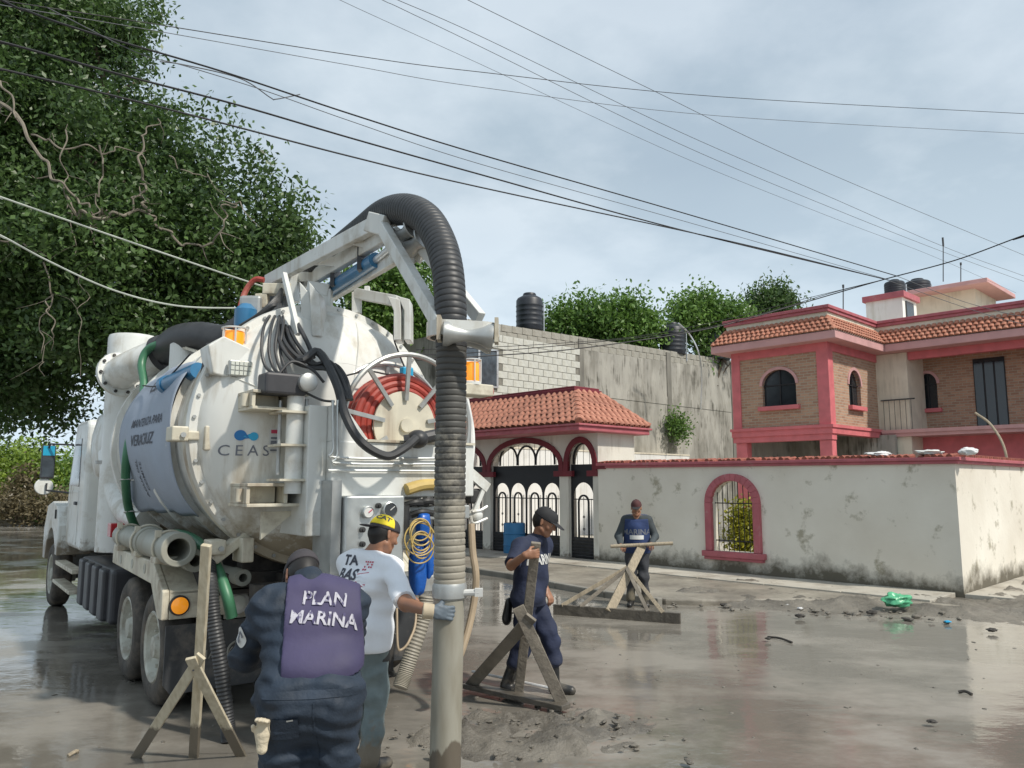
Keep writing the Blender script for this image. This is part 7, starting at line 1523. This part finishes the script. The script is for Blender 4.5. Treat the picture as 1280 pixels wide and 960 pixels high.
def man_in_vest():      # bending away from the camera, nearest figure
    x0 = (-.985, 3.95, 0); J, P, fw, rt = joints(x0, (-.17, 1), .985, neck=(.20, -.03, 1.455), shL=(.15, -.25, 1.345), shR=(.19, .19, 1.33), hipL=(-.02, -.115, .93), hipR=(-.02, .115, .93), elL=(.24, -.365, 1.075), wrL=(.50, -.26, 1.02), elR=(.40, .175, 1.09), wrR=(.58, .03, 1.0), knL=(.04, -.125, .5), knR=(.04, .125, .5), anL=(-.02, -.14, .08), anR=(-.02, .14, .08), toeL=(.14, -.18, .03), toeR=(.14, .18, .03))
    hc = P(.33, -.095, 1.475); hF = fw * .72 - rt * .42 - V((0, 0, .62)); hU = fw * .55 + V((0, 0, .85)) - rt * .1
    t, fg, (HP, F, U, Rr) = person('person seen from behind bending forward in a purple vest over a navy coverall', J, 1.07, fw + V((0, 0, -.35)), hc, hF, hU, 'skin_dark', x0)
    for q in 'LR': hand(fg.f, J['wr' + q] + (J['wr' + q] - J['el' + q]) * .04, J['wr' + q] - J['el' + q], V((0, 0, -1)), (.7, .8, .5), -1 if q == 'L' else 1)
    skin_obj('body', fg.f, .0065, 'skin_dark', t)
    hem = J['anL'] + V((0, 0, .02))
    arms = [((J['sh' + q], J['el' + q], .076, .070), dict(k=.04)) for q in 'LR'] + [((J['el' + q], J['wr' + q], .068, .05), dict(k=.03)) for q in 'LR']
    ch = (J['shL'] + J['shR']) / 2; pe = (J['hipL'] + J['hipR']) / 2
    ex = arms + [((J['hip' + q], J['kn' + q], .128, .115), dict(k=.05)) for q in 'LR'] + [((J['kn' + q], J['an' + q] + V((0, 0, .1)), .122, .10), dict(k=.03)) for q in 'LR'] + [((P(-.05, -.08, .87), P(-.05, .08, .87), .125, .125), dict(k=.05)), ((P(.02, -.09, 1.02), P(.02, .09, 1.02), .125, .125), dict(k=.06)), ((J['neck'] - V((0, 0, .02)), J['neck'] + (hc - J['neck']) * .2, .085, .08), dict(k=.02))]
    cv = fg.cloth(['trunk', 'pelvis'], .03, .0075, 'navy_coverall', 'coverall', ex, folds=.008, fscale=26, seed=2)
    # belt line, seat seam and hip pocket with its flap
    bv = world_bvh(cv)
    def strip(nm, a, b, wd, m, par, off=.004, n=16):
        a, b = V(a), V(b); ux = unit(b - a); uy = np.cross(V((0, 0, 1)) if abs(ux[2]) < .8 else V((1, 0, 0)), ux); L = np.linalg.norm(b - a); uz = V((0, 0, 1)) if abs(ux[2]) < .8 else V((1, 0, 0)); pts = []; fs = []
        for i in range(n + 1):
            for j in (-1, 1): pts.append((L * i / n - L / 2, j * wd / 2))
        for i in range(n): fs.append((2 * i, 2 * i + 2, 2 * i + 3, 2 * i + 1))
        bvp = world_bvh(par); n_ = V((0, -1, 0)); P3 = []; ok = []
        for p in pts:
            w = (a + b) / 2 + p[0] * ux + p[1] * unit(np.cross(n_, ux)); hh = bvp.ray_cast(Vector(w - V((0, 1, 0))), Vector((0, 1, 0)), 3.); ok.append(hh[0] is not None); P3.append(tuple(V(hh[0]) - V((0, off, 0))) if hh[0] is not None else tuple(w))
        fs = [f for f in fs if all(ok[i] for i in f)]
        if fs: return link_mesh(nm, P3, fs, m, par, smooth=60, fix=False)
    strip('waist_seam', P(-.2, -.22, .985), P(-.2, .22, .985), .035, 'navy_coverall', cv); strip('seat_seam', P(-.2, .03, .95), P(-.2, .03, .62), .008, 'navy_coverall', cv); strip('pocket', P(-.2, -.17, .83), P(-.2, -.04, .83), .10, 'navy_coverall', cv, .009); strip('pocket_edge', P(-.2, -.09, .874), P(-.2, -.06, .878), .008, 'label_white', cv, .014)
    # vest: back panel with armholes
    vp = Field(); base = fg.f.grown(.052, set(fg.i['trunk'])); vp.p = base.p
    vp.cap(P(.02, -.10, 1.04), P(.02, .10, 1.04), .146, .146, k=.06)
    lo = P(-.1, 0, 1.03); vest = skin_obj('vest', vp, .0075, 'vest_purple', t, folds=.006, fscale=11, seed=5, clips=[(lo, (0, .25, -1)), (P(0, -.135, 1.03), -rt - V((0, 0, .02))), (P(0, .34, 1.2), rt), (J['shL'] + rt * .065, unit(-rt + .12 * V((0, 0, 1)))), (J['shR'] + rt * .045, unit(rt + .1 * V((0, 0, 1))))])
    bv = world_bvh(vest); ux = V((.985, .16, -.06)); uy = V((0, .45, .9))
    for s_, h_, z_, dx in (('PLAN', .068, 1.37, .05), ('MARINA', .066, 1.255, .05)):
        vs, fs = text_mesh(s_, h_, bold=.02, sub=2, wide=.92); decal('lettering', vs, fs, P(.02, dx, z_), ux, uy, bv, 'vest_worn', vest, off=.007)
    cl = Field(); cl.cap(J['neck'] - V((0, 0, .02)) - fw * .02, J['neck'] + (hc - J['neck']) * .25, .088, .082); skin_obj('collar', cl, .006, 'navy_coverall', t, clips=[(J['neck'] + (hc - J['neck']) * .25, hc - J['neck'])])
    # round shoulder patch
    bv = world_bvh(cv); a = J['shL'] * .45 + J['elL'] * .55; nn = unit(-rt * .75 - fw * .65); ux2 = unit(np.cross(V((0, 0, 1)), nn)); circ = [(0, 0)] + [(.042 * math.cos(q), .052 * math.sin(q)) for q in np.linspace(0, 2 * math.pi, 25)[:-1]]; F_ = [(0, 1 + i, 1 + (i + 1) % 24) for i in range(24)]
    pt = decal('arm_patch', np.array(circ), F_, a, ux2, np.cross(nn, ux2), bv, 'label_white', cv, off=.006)
    if pt:
        an = np.array([(.024 * math.cos(q), .030 * math.sin(q)) for q in np.linspace(0, 2 * math.pi, 17)[:-1]]); inner = an * .5
        decal('patch_emblem', np.concatenate([an, inner]), [(i, (i + 1) % 16, 16 + (i + 1) % 16, 16 + i) for i in range(12)], a, ux2, np.cross(nn, ux2), bv, 'print_grey', cv, off=.010)
    hair(t, HP, U, F); cap_hat(t, HP, F, U, Rr, 'cap_grey', 'cap_grey')
    for q in 'LR':
        b = Field(); b.cap(J['an' + q] + V((0, 0, .14)), J['an' + q] - V((0, 0, .02)), .062, .06).cap(J['an' + q] - V((0, 0, .03)), J['toe' + q], .055, .045); skin_obj('boot', b, .009, 'boot', t)
    # cream work glove tucked into the left pocket, fingers up
    g = thing('work_glove', 'cream work glove tucked in the left hip pocket of the man in the vest', 'glove', P(-.14, -.20, .72)); f = Field(); hand(f, P(-.15, -.205, .79), V((.10, -.12, 1)), V((0, -1, .1)), (.55, .7, .5), -1, .72, .004); f.cap(P(-.15, -.205, .74), P(-.15, -.205, .80), .026, .028, flat=(V((0, 1, 0)), .6)); skin_obj('glove_body', f, .005, 'glove_cream', g)
def worn_mat():   # cracked white letters
    m = bpy.data.materials.new('vest_worn'); MATS['vest_worn'] = m; m.use_nodes = True; nt = m.node_tree; N = nt.nodes; L = nt.links; b = N['Principled BSDF']; tc = N.new('ShaderNodeTexCoord'); mp = N.new('ShaderNodeMapping'); mp.inputs['Scale'].default_value = (1.6, 1, .55); L.new(tc.outputs['Object'], mp.inputs[0])
    n = N.new('ShaderNodeTexNoise'); n.inputs['Scale'].default_value = 34; n.inputs['Detail'].default_value = 5; L.new(mp.outputs[0], n.inputs['Vector']); r = N.new('ShaderNodeValToRGB'); L.new(n.outputs[0], r.inputs[0]); r.color_ramp.elements[0].position = .40; r.color_ramp.elements[0].color = (.065, .056, .13, 1); r.color_ramp.elements[1].position = .52; r.color_ramp.elements[1].color = (.46, .45, .50, 1); L.new(r.outputs[0], b.inputs['Base Color']); b.inputs['Roughness'].default_value = .75
worn_mat(); man_in_vest()

def man_white():        # three-quarter back view, right hand on the tube
    x0 = (-1.04, 5.62, 0); wr = V((PX - .10, PY - .125, 1.155)); J, P, fw, rt = joints(x0, (.55, .83), 1.0, neck=(.07, -.02, 1.43), shL=(.06, -.225, 1.37), shR=(.06, .19, 1.345), elL=(.26, -.22, 1.12), wrL=(.42, -.02, 1.1), wrR=wr, hipL=(-.01, -.09, .90), hipR=(-.01, .09, .9), knL=(.04, -.10, .48), knR=(.03, .10, .48), anL=(-.02, -.12, .07), anR=(-.03, .10, .07), toeL=(.13, -.15, .03), toeR=(.12, .13, .03))
    J['elR'] = J['shR'] * .5 + wr * .5 + V((-.02, -.05, -.085))
    hc = P(.14, .035, 1.575); hF = fw * .95 + rt * .30 + V((0, 0, -.38)); hU = fw * .25 + V((0, 0, .95))
    t, fg, (HP, F, U, Rr) = person('person in a white printed polo, jeans and backward yellow cap gripping the upright tube', J, 1.14, fw, hc, hF, hU, 'skin', x0)
    hand(fg.f, J['wrL'], J['wrL'] - J['elL'], V((0, 0, -1)), (.6, .7, .4), -1)
    d = unit(V((.97, .12, -.12))); gf = Field(); hand(gf, wr, d, V((-.1, .95, -.1)), (.35, .8, .7), 1, 1.08, .0035); hand(fg.f, wr, d, V((-.1, .95, -.1)), (.35, .8, .7), 1, 1.02)
    skin_obj('body', fg.f, .0065, 'skin', t); gl = skin_obj('glove', gf, .005, 'glove_grey', t, folds=.001, fscale=60)
    cu = Field(); cu.cap(wr - d * .055, wr + d * .012, .050, .046, clip=[(wr - d * .055, -d), (wr + d * .014, d)]); skin_obj('glove_cuff', cu, .005, 'glove_cuff', gl)
    sle = []
    for q, fr in (('R', .92), ('L', .8)):
        a, b = J['sh' + q], J['el' + q]; e = a + (b - a) * fr; sle.append(((a, e + (b - a) * .2, .078, .074), dict(k=.04, clip=[(e, b - a)])))
    hem = P(0, 0, .80)
    ex = sle + [((P(-.0, -.05, .98), P(-.02, -.05, .84), .135, .140), dict(k=.06)), ((P(-.0, .05, .98), P(-.02, .05, .84), .135, .14), dict(k=.06)), ((P(-.05, -.08, 1.24), P(-.045, .07, 1.24), .105, .105), dict(k=.06))]
    sh = fg.cloth(['trunk', 'pelvis'], .018, .007, 'white_cloth', 'polo_shirt', ex, folds=.008, fscale=14, seed=11, clips=[(hem, (0, 0, -1)), (J['neck'] + V((0, 0, .045)), (0, 0, 1))])
    co = Field(); co.cap(J['neck'] - V((0, 0, .015)), J['neck'] + V((0, 0, .03)) + fw * .015, .082, .074, clip=[(J['neck'] + V((0, 0, .04)), (0, 0, 1))]); skin_obj('collar', co, .006, 'white_cloth', sh)
    bv = world_bvh(sh); n_ = unit(-fw * .9 + rt * .25); ux = unit(np.cross(V((0, 0, 1)), n_)); uy = V((0, 0, 1))
    o = P(-.1, 0, 0)
    def txt(s_, x, z, h_, m='print_dark'):
        vs, fs = text_mesh(s_, h_, bold=.035, sub=2, wide=1.05); decal('lettering', vs, fs, o + ux * x + V((0, 0, z)), ux, uy, bv, m, sh, off=.004)
    txt('TA', -.085, 1.375, .064); txt('BAS', -.062, 1.285, .064); txt('CO', -.08, 1.195, .064)
    # red print beside the words: small fretted block over a striped shield
    def patch(pts, m, off=.004): decal('print', np.array(pts), [tuple(range(len(pts)))], o + ux * .032 + V((0, 0, .035)), ux, uy, bv, m, sh, off=off)
    def grid(x0, x1, zf0, zf1, m, off, n=8):
        xs = np.linspace(x0, x1, n + 1); pts = []
        for i in range(n + 1): pts += [(xs[i], zf0(xs[i])), (xs[i], zf1(xs[i]))]
        decal('print', np.array(pts), [(2 * i, 2 * i + 2, 2 * i + 3, 2 * i + 1) for i in range(n)], o + ux * .032 + V((0, 0, .035)), ux, uy, bv, m, sh, off=off)
    grid(-.01, .075, lambda x: 1.205 + .55 * abs(x - .035) ** 1.0 * (x < .035) + .3 * max(0, x - .035), lambda x: 1.295 + .15 * (x - .03), 'red_print', .004)
    for k in range(3): grid(-.008, .073, lambda x: 1.218 + .025 * k + .007 * math.sin(60 * x), lambda x: 1.225 + .025 * k + .007 * math.sin(60 * x), 'white_cloth', .006)
    rg = random.Random(5)
    for r_ in range(4):
        for c_ in range(4):
            if rg.random() < .78: z_ = 1.31 + .017 * r_; x_ = .005 + .019 * c_ + .004 * r_; patch([(x_, z_), (x_ + .013, z_), (x_ + .014, z_ + .010), (x_ + .001, z_ + .010)], 'red_print')
    for x_ in (-.035, -.012): patch([(x_, 1.145), (x_ + .013, 1.145), (x_ + .013, 1.20), (x_, 1.20)], 'red_print')
    patch([(-.035, 1.20), (.001, 1.20), (.001, 1.213), (-.035, 1.213)], 'red_print')
    legs = [((J['hip' + q], J['kn' + q], .108, .085), dict(k=.03)) for q in 'LR'] + [((J['kn' + q], J['an' + q] + V((0, 0, .02)), .082, .07), dict(k=.03)) for q in 'LR']
    je = fg.cloth(['pelvis'], .016, .0075, 'jeans', 'jeans', legs, folds=.009, fscale=18, seed=4, clips=[(P(0, 0, .855), (0, 0, 1))])
    for q in 'LR':
        b = Field(); b.cap(J['an' + q] + V((0, 0, .02)), J['an' + q] - V((0, 0, .02)), .05, .05).cap(J['an' + q] - V((0, 0, .02)), J['toe' + q], .048, .04); skin_obj('boot', b, .008, 'boot', t)
    m = MB(); c_ = P(.03, .165, .80); m.box(c_, (.085, .05, .15), (fw, rt, V((0, 0, 1)))); pz = m.build('phone_pouch', 'leather', t, smooth=0, bevel=.012); m = MB(); m.box(c_ + rt * .027 + V((0, 0, .03)), (.06, .008, .05), (fw, rt, V((0, 0, 1)))); m.build('pouch_flap', 'cap_grey', pz, smooth=0, bevel=.003)
    hair(t, HP, U, F); ct = cap_hat(t, HP, F, U, Rr, 'cap_grey', 'cap_grey', brim_dir=-1)
    # yellow crown panels of the turned cap, lettered
    yf = Field(); yf.cap(HP(-.022, 0, .040), HP(.018, 0, .036), .1055, .1005, .02, (Rr, .86)); yf.cap(HP(.05, 0, .06), HP(.055, 0, .075), .0585, .0435, .04, (Rr, .95)); yp = skin_obj('cap_front', yf, .005, 'cap_yellow', ct, clips=[(HP(0, 0, .052), -U), (HP(.025, 0, .05), F)])
    bv = world_bvh(yp); n2 = unit(-F * .55 + Rr * .62 + U * .25); u2 = unit(np.cross(U, n2)); vs, fs = text_mesh('CAT', .036, bold=.03, sub=2, wide=1.1); decal('cap_lettering', vs, fs, HP(-.04, .02, .075), u2, np.cross(n2, u2), bv, 'print_dark', ct, off=.003)
man_white()

def plank(mb, a, b, w, th, hint=(0, 1, 0)): return mb.beam(a, b, w, th, hint)
def rakes():
    # foreground scraper leaning upright
    top, bot, j = at_y(258, 681, 5.25), at_z(242, 950, -.02), at_y(247, 830, 5.42); lf, rf = at_z(168, 950, -.02), at_z(303, 948, -.02)
    t = thing('mud_scraper', 'pale wooden scraper with tall handle and two splayed braces, standing at the left foreground', 'scraper', at_z(242, 940, 0))
    def nailed(m, par, pts, th):
        for p in pts: k = MB(); k.cyl(p + V((0, -th, 0)), p + V((0, -th - .006, 0)), .007, n=8); k.build('nail', 'iron_grey', par)
    m = MB(); plank(m, bot, top, .065, .04); h = m.build('handle', 'wood_tip', t, smooth=0, bevel=.005)
    m = MB(); plank(m, lf, j + unit(j - lf) * .10 + V((0, -.045, 0)), .068, .024); b1 = m.build('brace', 'wood_tip', t, smooth=0, bevel=.004)
    m = MB(); plank(m, rf, j + unit(j - rf) * .05 + V((0, -.075, .02)), .070, .024); b2 = m.build('brace', 'wood_tip', t, smooth=0, bevel=.004)
    nailed(m, b2, [j + V((.01, -.06, -.02)), j + V((-.01, -.06, .05))], .03)
    m = MB(); plank(m, lf + V((-.08, .05, -.03)), rf + V((.08, .05, -.03)), .10, .035); m.build('blade', 'wood_wet', t, smooth=0, bevel=.005)
    # scraper held by the worker in profile
    top, j = at_y(670, 678, 6.93), at_y(657, 778, 6.98); lf, rf, bot = at_z(588, 857, .06), at_z(703, 880, .06), at_z(648, 868, .05)
    t = thing('mud_scraper', 'dark muddy scraper held upright by the worker in the black cap', 'scraper', bot)
    m = MB(); plank(m, bot, top, .085, .045); m.build('handle', 'wood_dark', t, smooth=0, bevel=.006)
    m = MB(); plank(m, lf, j + unit(j - lf) * .10 + V((0, -.05, 0)), .105, .03); m.build('brace', 'wood_dark', t, smooth=0, bevel=.005)
    m = MB(); plank(m, rf, j + unit(j - rf) * .16 + V((0, -.085, 0)), .105, .03); m.build('brace', 'wood_dark', t, smooth=0, bevel=.005)
    a, b = at_z(583, 856, .06), at_z(708, 884, .06); m = MB(); plank(m, a, b, .13, .045, (0, 0, 1)); m.build('blade', 'wood_wet', t, smooth=0, bevel=.006)
    m = MB(); m.tube([at_z(590, 858, .0) + V((0, 0, .14)), at_z(640, 868, .0) + V((0, 0, .13)), at_z(690, 881, .0) + V((0, 0, .14))], .012, n=6); m.build('tie_strip', 'sack', t)
    # wide scraper pushed by the far worker
    a, b = at_z(692, 768, .0), at_z(851, 780, .0); g0, j = at_y(803, 682, 12.25), at_y(784, 709, 12.0); bot = a + (b - a) * .455 + V((0, -.02, .1))
    t = thing('mud_scraper', 'wide wooden scraper with a cross handle and four braces pushed by the far worker', 'scraper', bot)
    m = MB(); plank(m, a + V((0, 0, .07)), b + V((0, 0, .07)), .05, .16, (0, 0, 1)); m.build('blade', 'wood_wet', t, smooth=0, bevel=.008)
    m = MB(); plank(m, bot, g0, .13, .045); m.build('handle', 'wood', t, smooth=0, bevel=.006)
    m = MB(); m.cyl(at_y(763, 683, 12.22), at_y(841, 679, 12.18), .028, n=10); m.build('cross_handle', 'wood', t)
    for (px, py) in ((703, 764), (727, 765), (812, 772), (830, 772)):
        e = a + (b - a) * ((px - 692) / 159) + V((0, -.02, .14)); m = MB(); plank(m, e, j + V((random.uniform(-.02, .02), -.05, 0)), .055, .03); m.build('brace', 'wood' if px in (703, 830) else 'wood_dark', t, smooth=0, bevel=.004)
def tip_mat():   # pale timber, dipped foot still coated with mud
    m = bpy.data.materials.new('wood_tip'); MATS['wood_tip'] = m; m.use_nodes = True; nt = m.node_tree; N = nt.nodes; L = nt.links; b = N['Principled BSDF']; tc = N.new('ShaderNodeTexCoord'); sp = N.new('ShaderNodeSeparateXYZ'); L.new(tc.outputs['Object'], sp.inputs[0])
    n = N.new('ShaderNodeTexNoise'); n.inputs['Scale'].default_value = 5; n.inputs['Detail'].default_value = 7; mp = N.new('ShaderNodeMapping'); mp.inputs['Scale'].default_value = (7, 7, 1); L.new(tc.outputs['Object'], mp.inputs[0]); L.new(mp.outputs[0], n.inputs['Vector'])
    r0 = N.new('ShaderNodeValToRGB'); L.new(n.outputs[0], r0.inputs[0]); r0.color_ramp.elements[0].position = .3; r0.color_ramp.elements[0].color = (.42, .36, .25, 1); r0.color_ramp.elements[1].position = .7; r0.color_ramp.elements[1].color = (.60, .54, .41, 1)
    a = N.new('ShaderNodeMath'); a.operation = 'MULTIPLY_ADD'; a.inputs[1].default_value = .12; L.new(n.outputs[0], a.inputs[0]); L.new(sp.outputs[2], a.inputs[2]); r = N.new('ShaderNodeValToRGB'); L.new(a.outputs[0], r.inputs[0]); r.color_ramp.elements[0].position = .29; r.color_ramp.elements[1].position = .33; r.color_ramp.elements[0].color = (0, 0, 0, 1)
    mx = N.new('ShaderNodeMix'); mx.data_type = 'RGBA'; L.new(r.outputs[0], mx.inputs[0]); mx.inputs[6].default_value = (.15, .13, .10, 1); L.new(r0.outputs[0], mx.inputs[7]); L.new(mx.outputs[2], b.inputs['Base Color'])
    rr = N.new('ShaderNodeMapRange'); L.new(r.outputs[0], rr.inputs[0]); rr.inputs[3].default_value = .22; rr.inputs[4].default_value = .75; L.new(rr.outputs[0], b.inputs['Roughness'])
    bp = N.new('ShaderNodeBump'); bp.inputs['Strength'].default_value = .3; bp.inputs['Distance'].default_value = .01; L.new(n.outputs[0], bp.inputs['Height']); L.new(bp.outputs[0], b.inputs['Normal'])
tip_mat(); rakes()

def man_profile():      # facing right, head down, hand on the scraper handle
    x0 = (.20, 7.5, 0); grip = at_y(667, 692, 6.9); J, P, fw, rt = joints(x0, (.93, -.36), 1.0, neck=(.05, 0, 1.43), shL=(.05, -.19, 1.37), shR=(-.05, .19, 1.36), hipL=(-.04, -.085, .90), hipR=(-.04, .085, .90), knL=(.14, -.10, .47), anL=(.16, -.12, .07), toeL=(.32, -.14, .03), knR=(-.06, .11, .48), anR=(-.22, .13, .10), toeR=(-.08, .16, .03), elL=(-.04, -.22, 1.1), wrL=(.08, -.16, .93))
    J['wrR'] = grip + V((-.075, -.035, -.01)); J['elR'] = at_y(639, 707, 7.12)
    hc = P(.125, .02, 1.585); hF = fw * .9 + V((0, 0, -.42)); hU = fw * .35 + V((0, 0, .9))
    t, fg, (HP, F, U, Rr) = person('person in profile with a black cap and navy uniform holding a dark scraper', J, 1.0, fw, hc, hF, hU, 'skin', x0)
    hand(fg.f, J['wrR'], V((.95, .05, .1)), V((.1, .9, 0)), (.75, .9, .7), 1, 1.05); hand(fg.f, J['wrL'], J['wrL'] - J['elL'], V((0, 0, -1)), (.6, .7, .4), -1); skin_obj('body', fg.f, .007, 'skin', t)
    sle = []
    for q, fr in (('R', .90), ('L', .95)):
        a, b = J['sh' + q], J['el' + q]; e = a + (b - a) * fr; sle.append(((a, e + (b - a) * .3, .080, .076), dict(k=.04, clip=[(e, b - a)])))
    sh = fg.cloth(['trunk', 'pelvis'], .02, .008, 'navy', 'uniform_shirt', sle + [((P(-.04, -.04, .98), P(-.03, -.04, .80), .122, .135), dict(k=.06)), ((P(-.04, .04, .98), P(-.03, .04, .80), .122, .135), dict(k=.06))], folds=.009, fscale=15, seed=21, clips=[(P(0, 0, .81), (0, 0, -1)), (J['neck'] + V((0, 0, .05)), (0, 0, 1))])
    co = Field(); co.cap(J['neck'] - V((0, 0, .015)), J['neck'] + V((0, 0, .035)) + fw * .02, .080, .070, clip=[(J['neck'] + V((0, 0, .045)) + fw * .02, (.3 * fw[0], .3 * fw[1], 1))]); skin_obj('collar', co, .007, 'navy', sh)
    bv = world_bvh(sh); n_ = unit(V((.86, -.5, 0))); ux = unit(np.cross(V((0, 0, 1)), n_)); vs, fs = text_mesh('MARINA', .085, bold=.03, sub=2, wide=.8); decal('lettering', vs, fs, P(.1, .04, 1.20), ux, V((0, 0, 1)), bv, 'label_white', sh, off=.005)
    m = MB(); m.box(J['shR'] + V((0, 0, .082)) - rt * .04, (.05, .10, .012), (fw, rt, V((0, 0, 1)))); m.build('epaulette', 'yellow_hose', sh, smooth=0, bevel=.004)
    legs = [((J['hip' + q], J['kn' + q], .112, .092), dict(k=.03)) for q in 'LR'] + [((J['kn' + q], J['kn' + q] * .55 + J['an' + q] * .45, .09, .085), dict(k=.03)) for q in 'LR']
    fg.cloth(['pelvis'], .016, .008, 'navy', 'trousers', legs, folds=.010, fscale=15, seed=23, clips=[(P(0, 0, 1.0), (0, 0, 1))])
    for q in 'LR':
        b = Field(); b.cap(J['kn' + q] * .62 + J['an' + q] * .38, J['an' + q], .066, .056).cap(J['an' + q] - V((0, 0, .02)), J['toe' + q], .056, .046); skin_obj('rubber_boot', b, .009, 'boot', t)
    g = Field(); g.cap(P(-.20, .12, .83), P(-.22, .12, .70), .055, .07, flat=(fw, .6)); skin_obj('tool_pouch', g, .008, 'leather', t)
    hair(t, HP, U, F); cap_hat(t, HP, F, U, Rr, 'cap_black', 'cap_black'); eyes(t, HP)
man_profile()
def man_far():
    x0 = (2.02, 12.72, 0); J, P, fw, rt = joints(x0, (-.18, -1), .97, elL=(.02, -.30, 1.13), elR=(.02, .30, 1.13), neck=(.03, 0, 1.44), knL=(.03, -.10, .49), knR=(.03, .10, .49)); sx = lambda px, Y: at_y(px, 681, Y)
    J['wrR'] = at_y(776, 682, 12.31); J['wrL'] = at_y(814, 680, 12.29)
    hc = P(.06, 0, 1.595); t, fg, (HP, F, U, Rr) = person('person facing the camera by the wall in a dark red cap and blue vest', J, 1.02, fw, hc, fw + V((0, 0, -.12)), V((0, 0, 1)), 'skin', x0)
    for q in 'LR': hand(fg.f, J['wr' + q], V((.15 if q == 'R' else -.15, -1, -.15)), V((0, .1, -1)), (.8, .9, .6), 1 if q == 'R' else -1, 1.05)
    skin_obj('body', fg.f, .0075, 'skin', t)
    arms = [((J['sh' + q], J['el' + q], .072, .062), dict(k=.03)) for q in 'LR'] + [((J['el' + q], J['wr' + q] * .9 + J['el' + q] * .1, .06, .046), dict(k=.03)) for q in 'LR']
    sh = fg.cloth(['trunk'], .012, .009, 'sleeve_dark', 'long_sleeve_shirt', arms, folds=.005, fscale=16, seed=31, clips=[(P(0, 0, .86), (0, 0, -1)), (J['neck'] + V((0, 0, .04)), (0, 0, 1))])
    vs_ = fg.f.grown(.032, set(fg.i['trunk'] + fg.i['pelvis'])); vst = skin_obj('vest', vs_, .009, 'vest_blue', t, folds=.004, fscale=12, seed=33, clips=[(P(0, 0, .86), (0, 0, -1)), (J['shL'] + rt * .0, -rt + V((0, 0, .1))), (J['shR'] - rt * .0, rt + V((0, 0, .1))), (J['neck'] + V((0, 0, .01)) + fw * .0, V((0, 0, 1)) + fw * .5)])
    bv = world_bvh(vst); ux = unit(np.cross(V((0, 0, 1)), fw)); v2, f2 = text_mesh('MARINA', .085, bold=.02, sub=2, wide=1.0); decal('lettering', v2, f2, P(.2, 0, 1.17), ux, V((0, 0, 1)), bv, 'print_grey', vst, off=.006)
    n = 14; pts = np.array([(x, z) for x in np.linspace(-.11, .11, n) for z in (1.06, 1.125)]); decal('white_stripe', pts, [(2 * i, 2 * i + 2, 2 * i + 3, 2 * i + 1) for i in range(n - 1)], P(.2, 0, 0), ux, V((0, 0, 1)), bv, 'label_white', vst, off=.006)
    legs = [((J['hip' + q], J['kn' + q], .102, .08), dict(k=.03)) for q in 'LR'] + [((J['kn' + q], J['an' + q] + V((0, 0, .05)), .08, .07), dict(k=.03)) for q in 'LR']
    fg.cloth(['pelvis'], .012, .009, 'trouser_dark', 'trousers', legs, folds=.010, fscale=15, seed=35, clips=[(P(0, 0, .98), (0, 0, 1))])
    for q in 'LR':
        b = Field(); b.cap(J['an' + q] + V((0, 0, .05)), J['an' + q], .056, .054).cap(J['an' + q] - V((0, 0, .02)), J['toe' + q], .054, .045); skin_obj('boot', b, .01, 'boot', t)
    hair(t, HP, U, F); cap_hat(t, HP, F, U, Rr, 'cap_red', 'cap_black'); eyes(t, HP)
man_far()
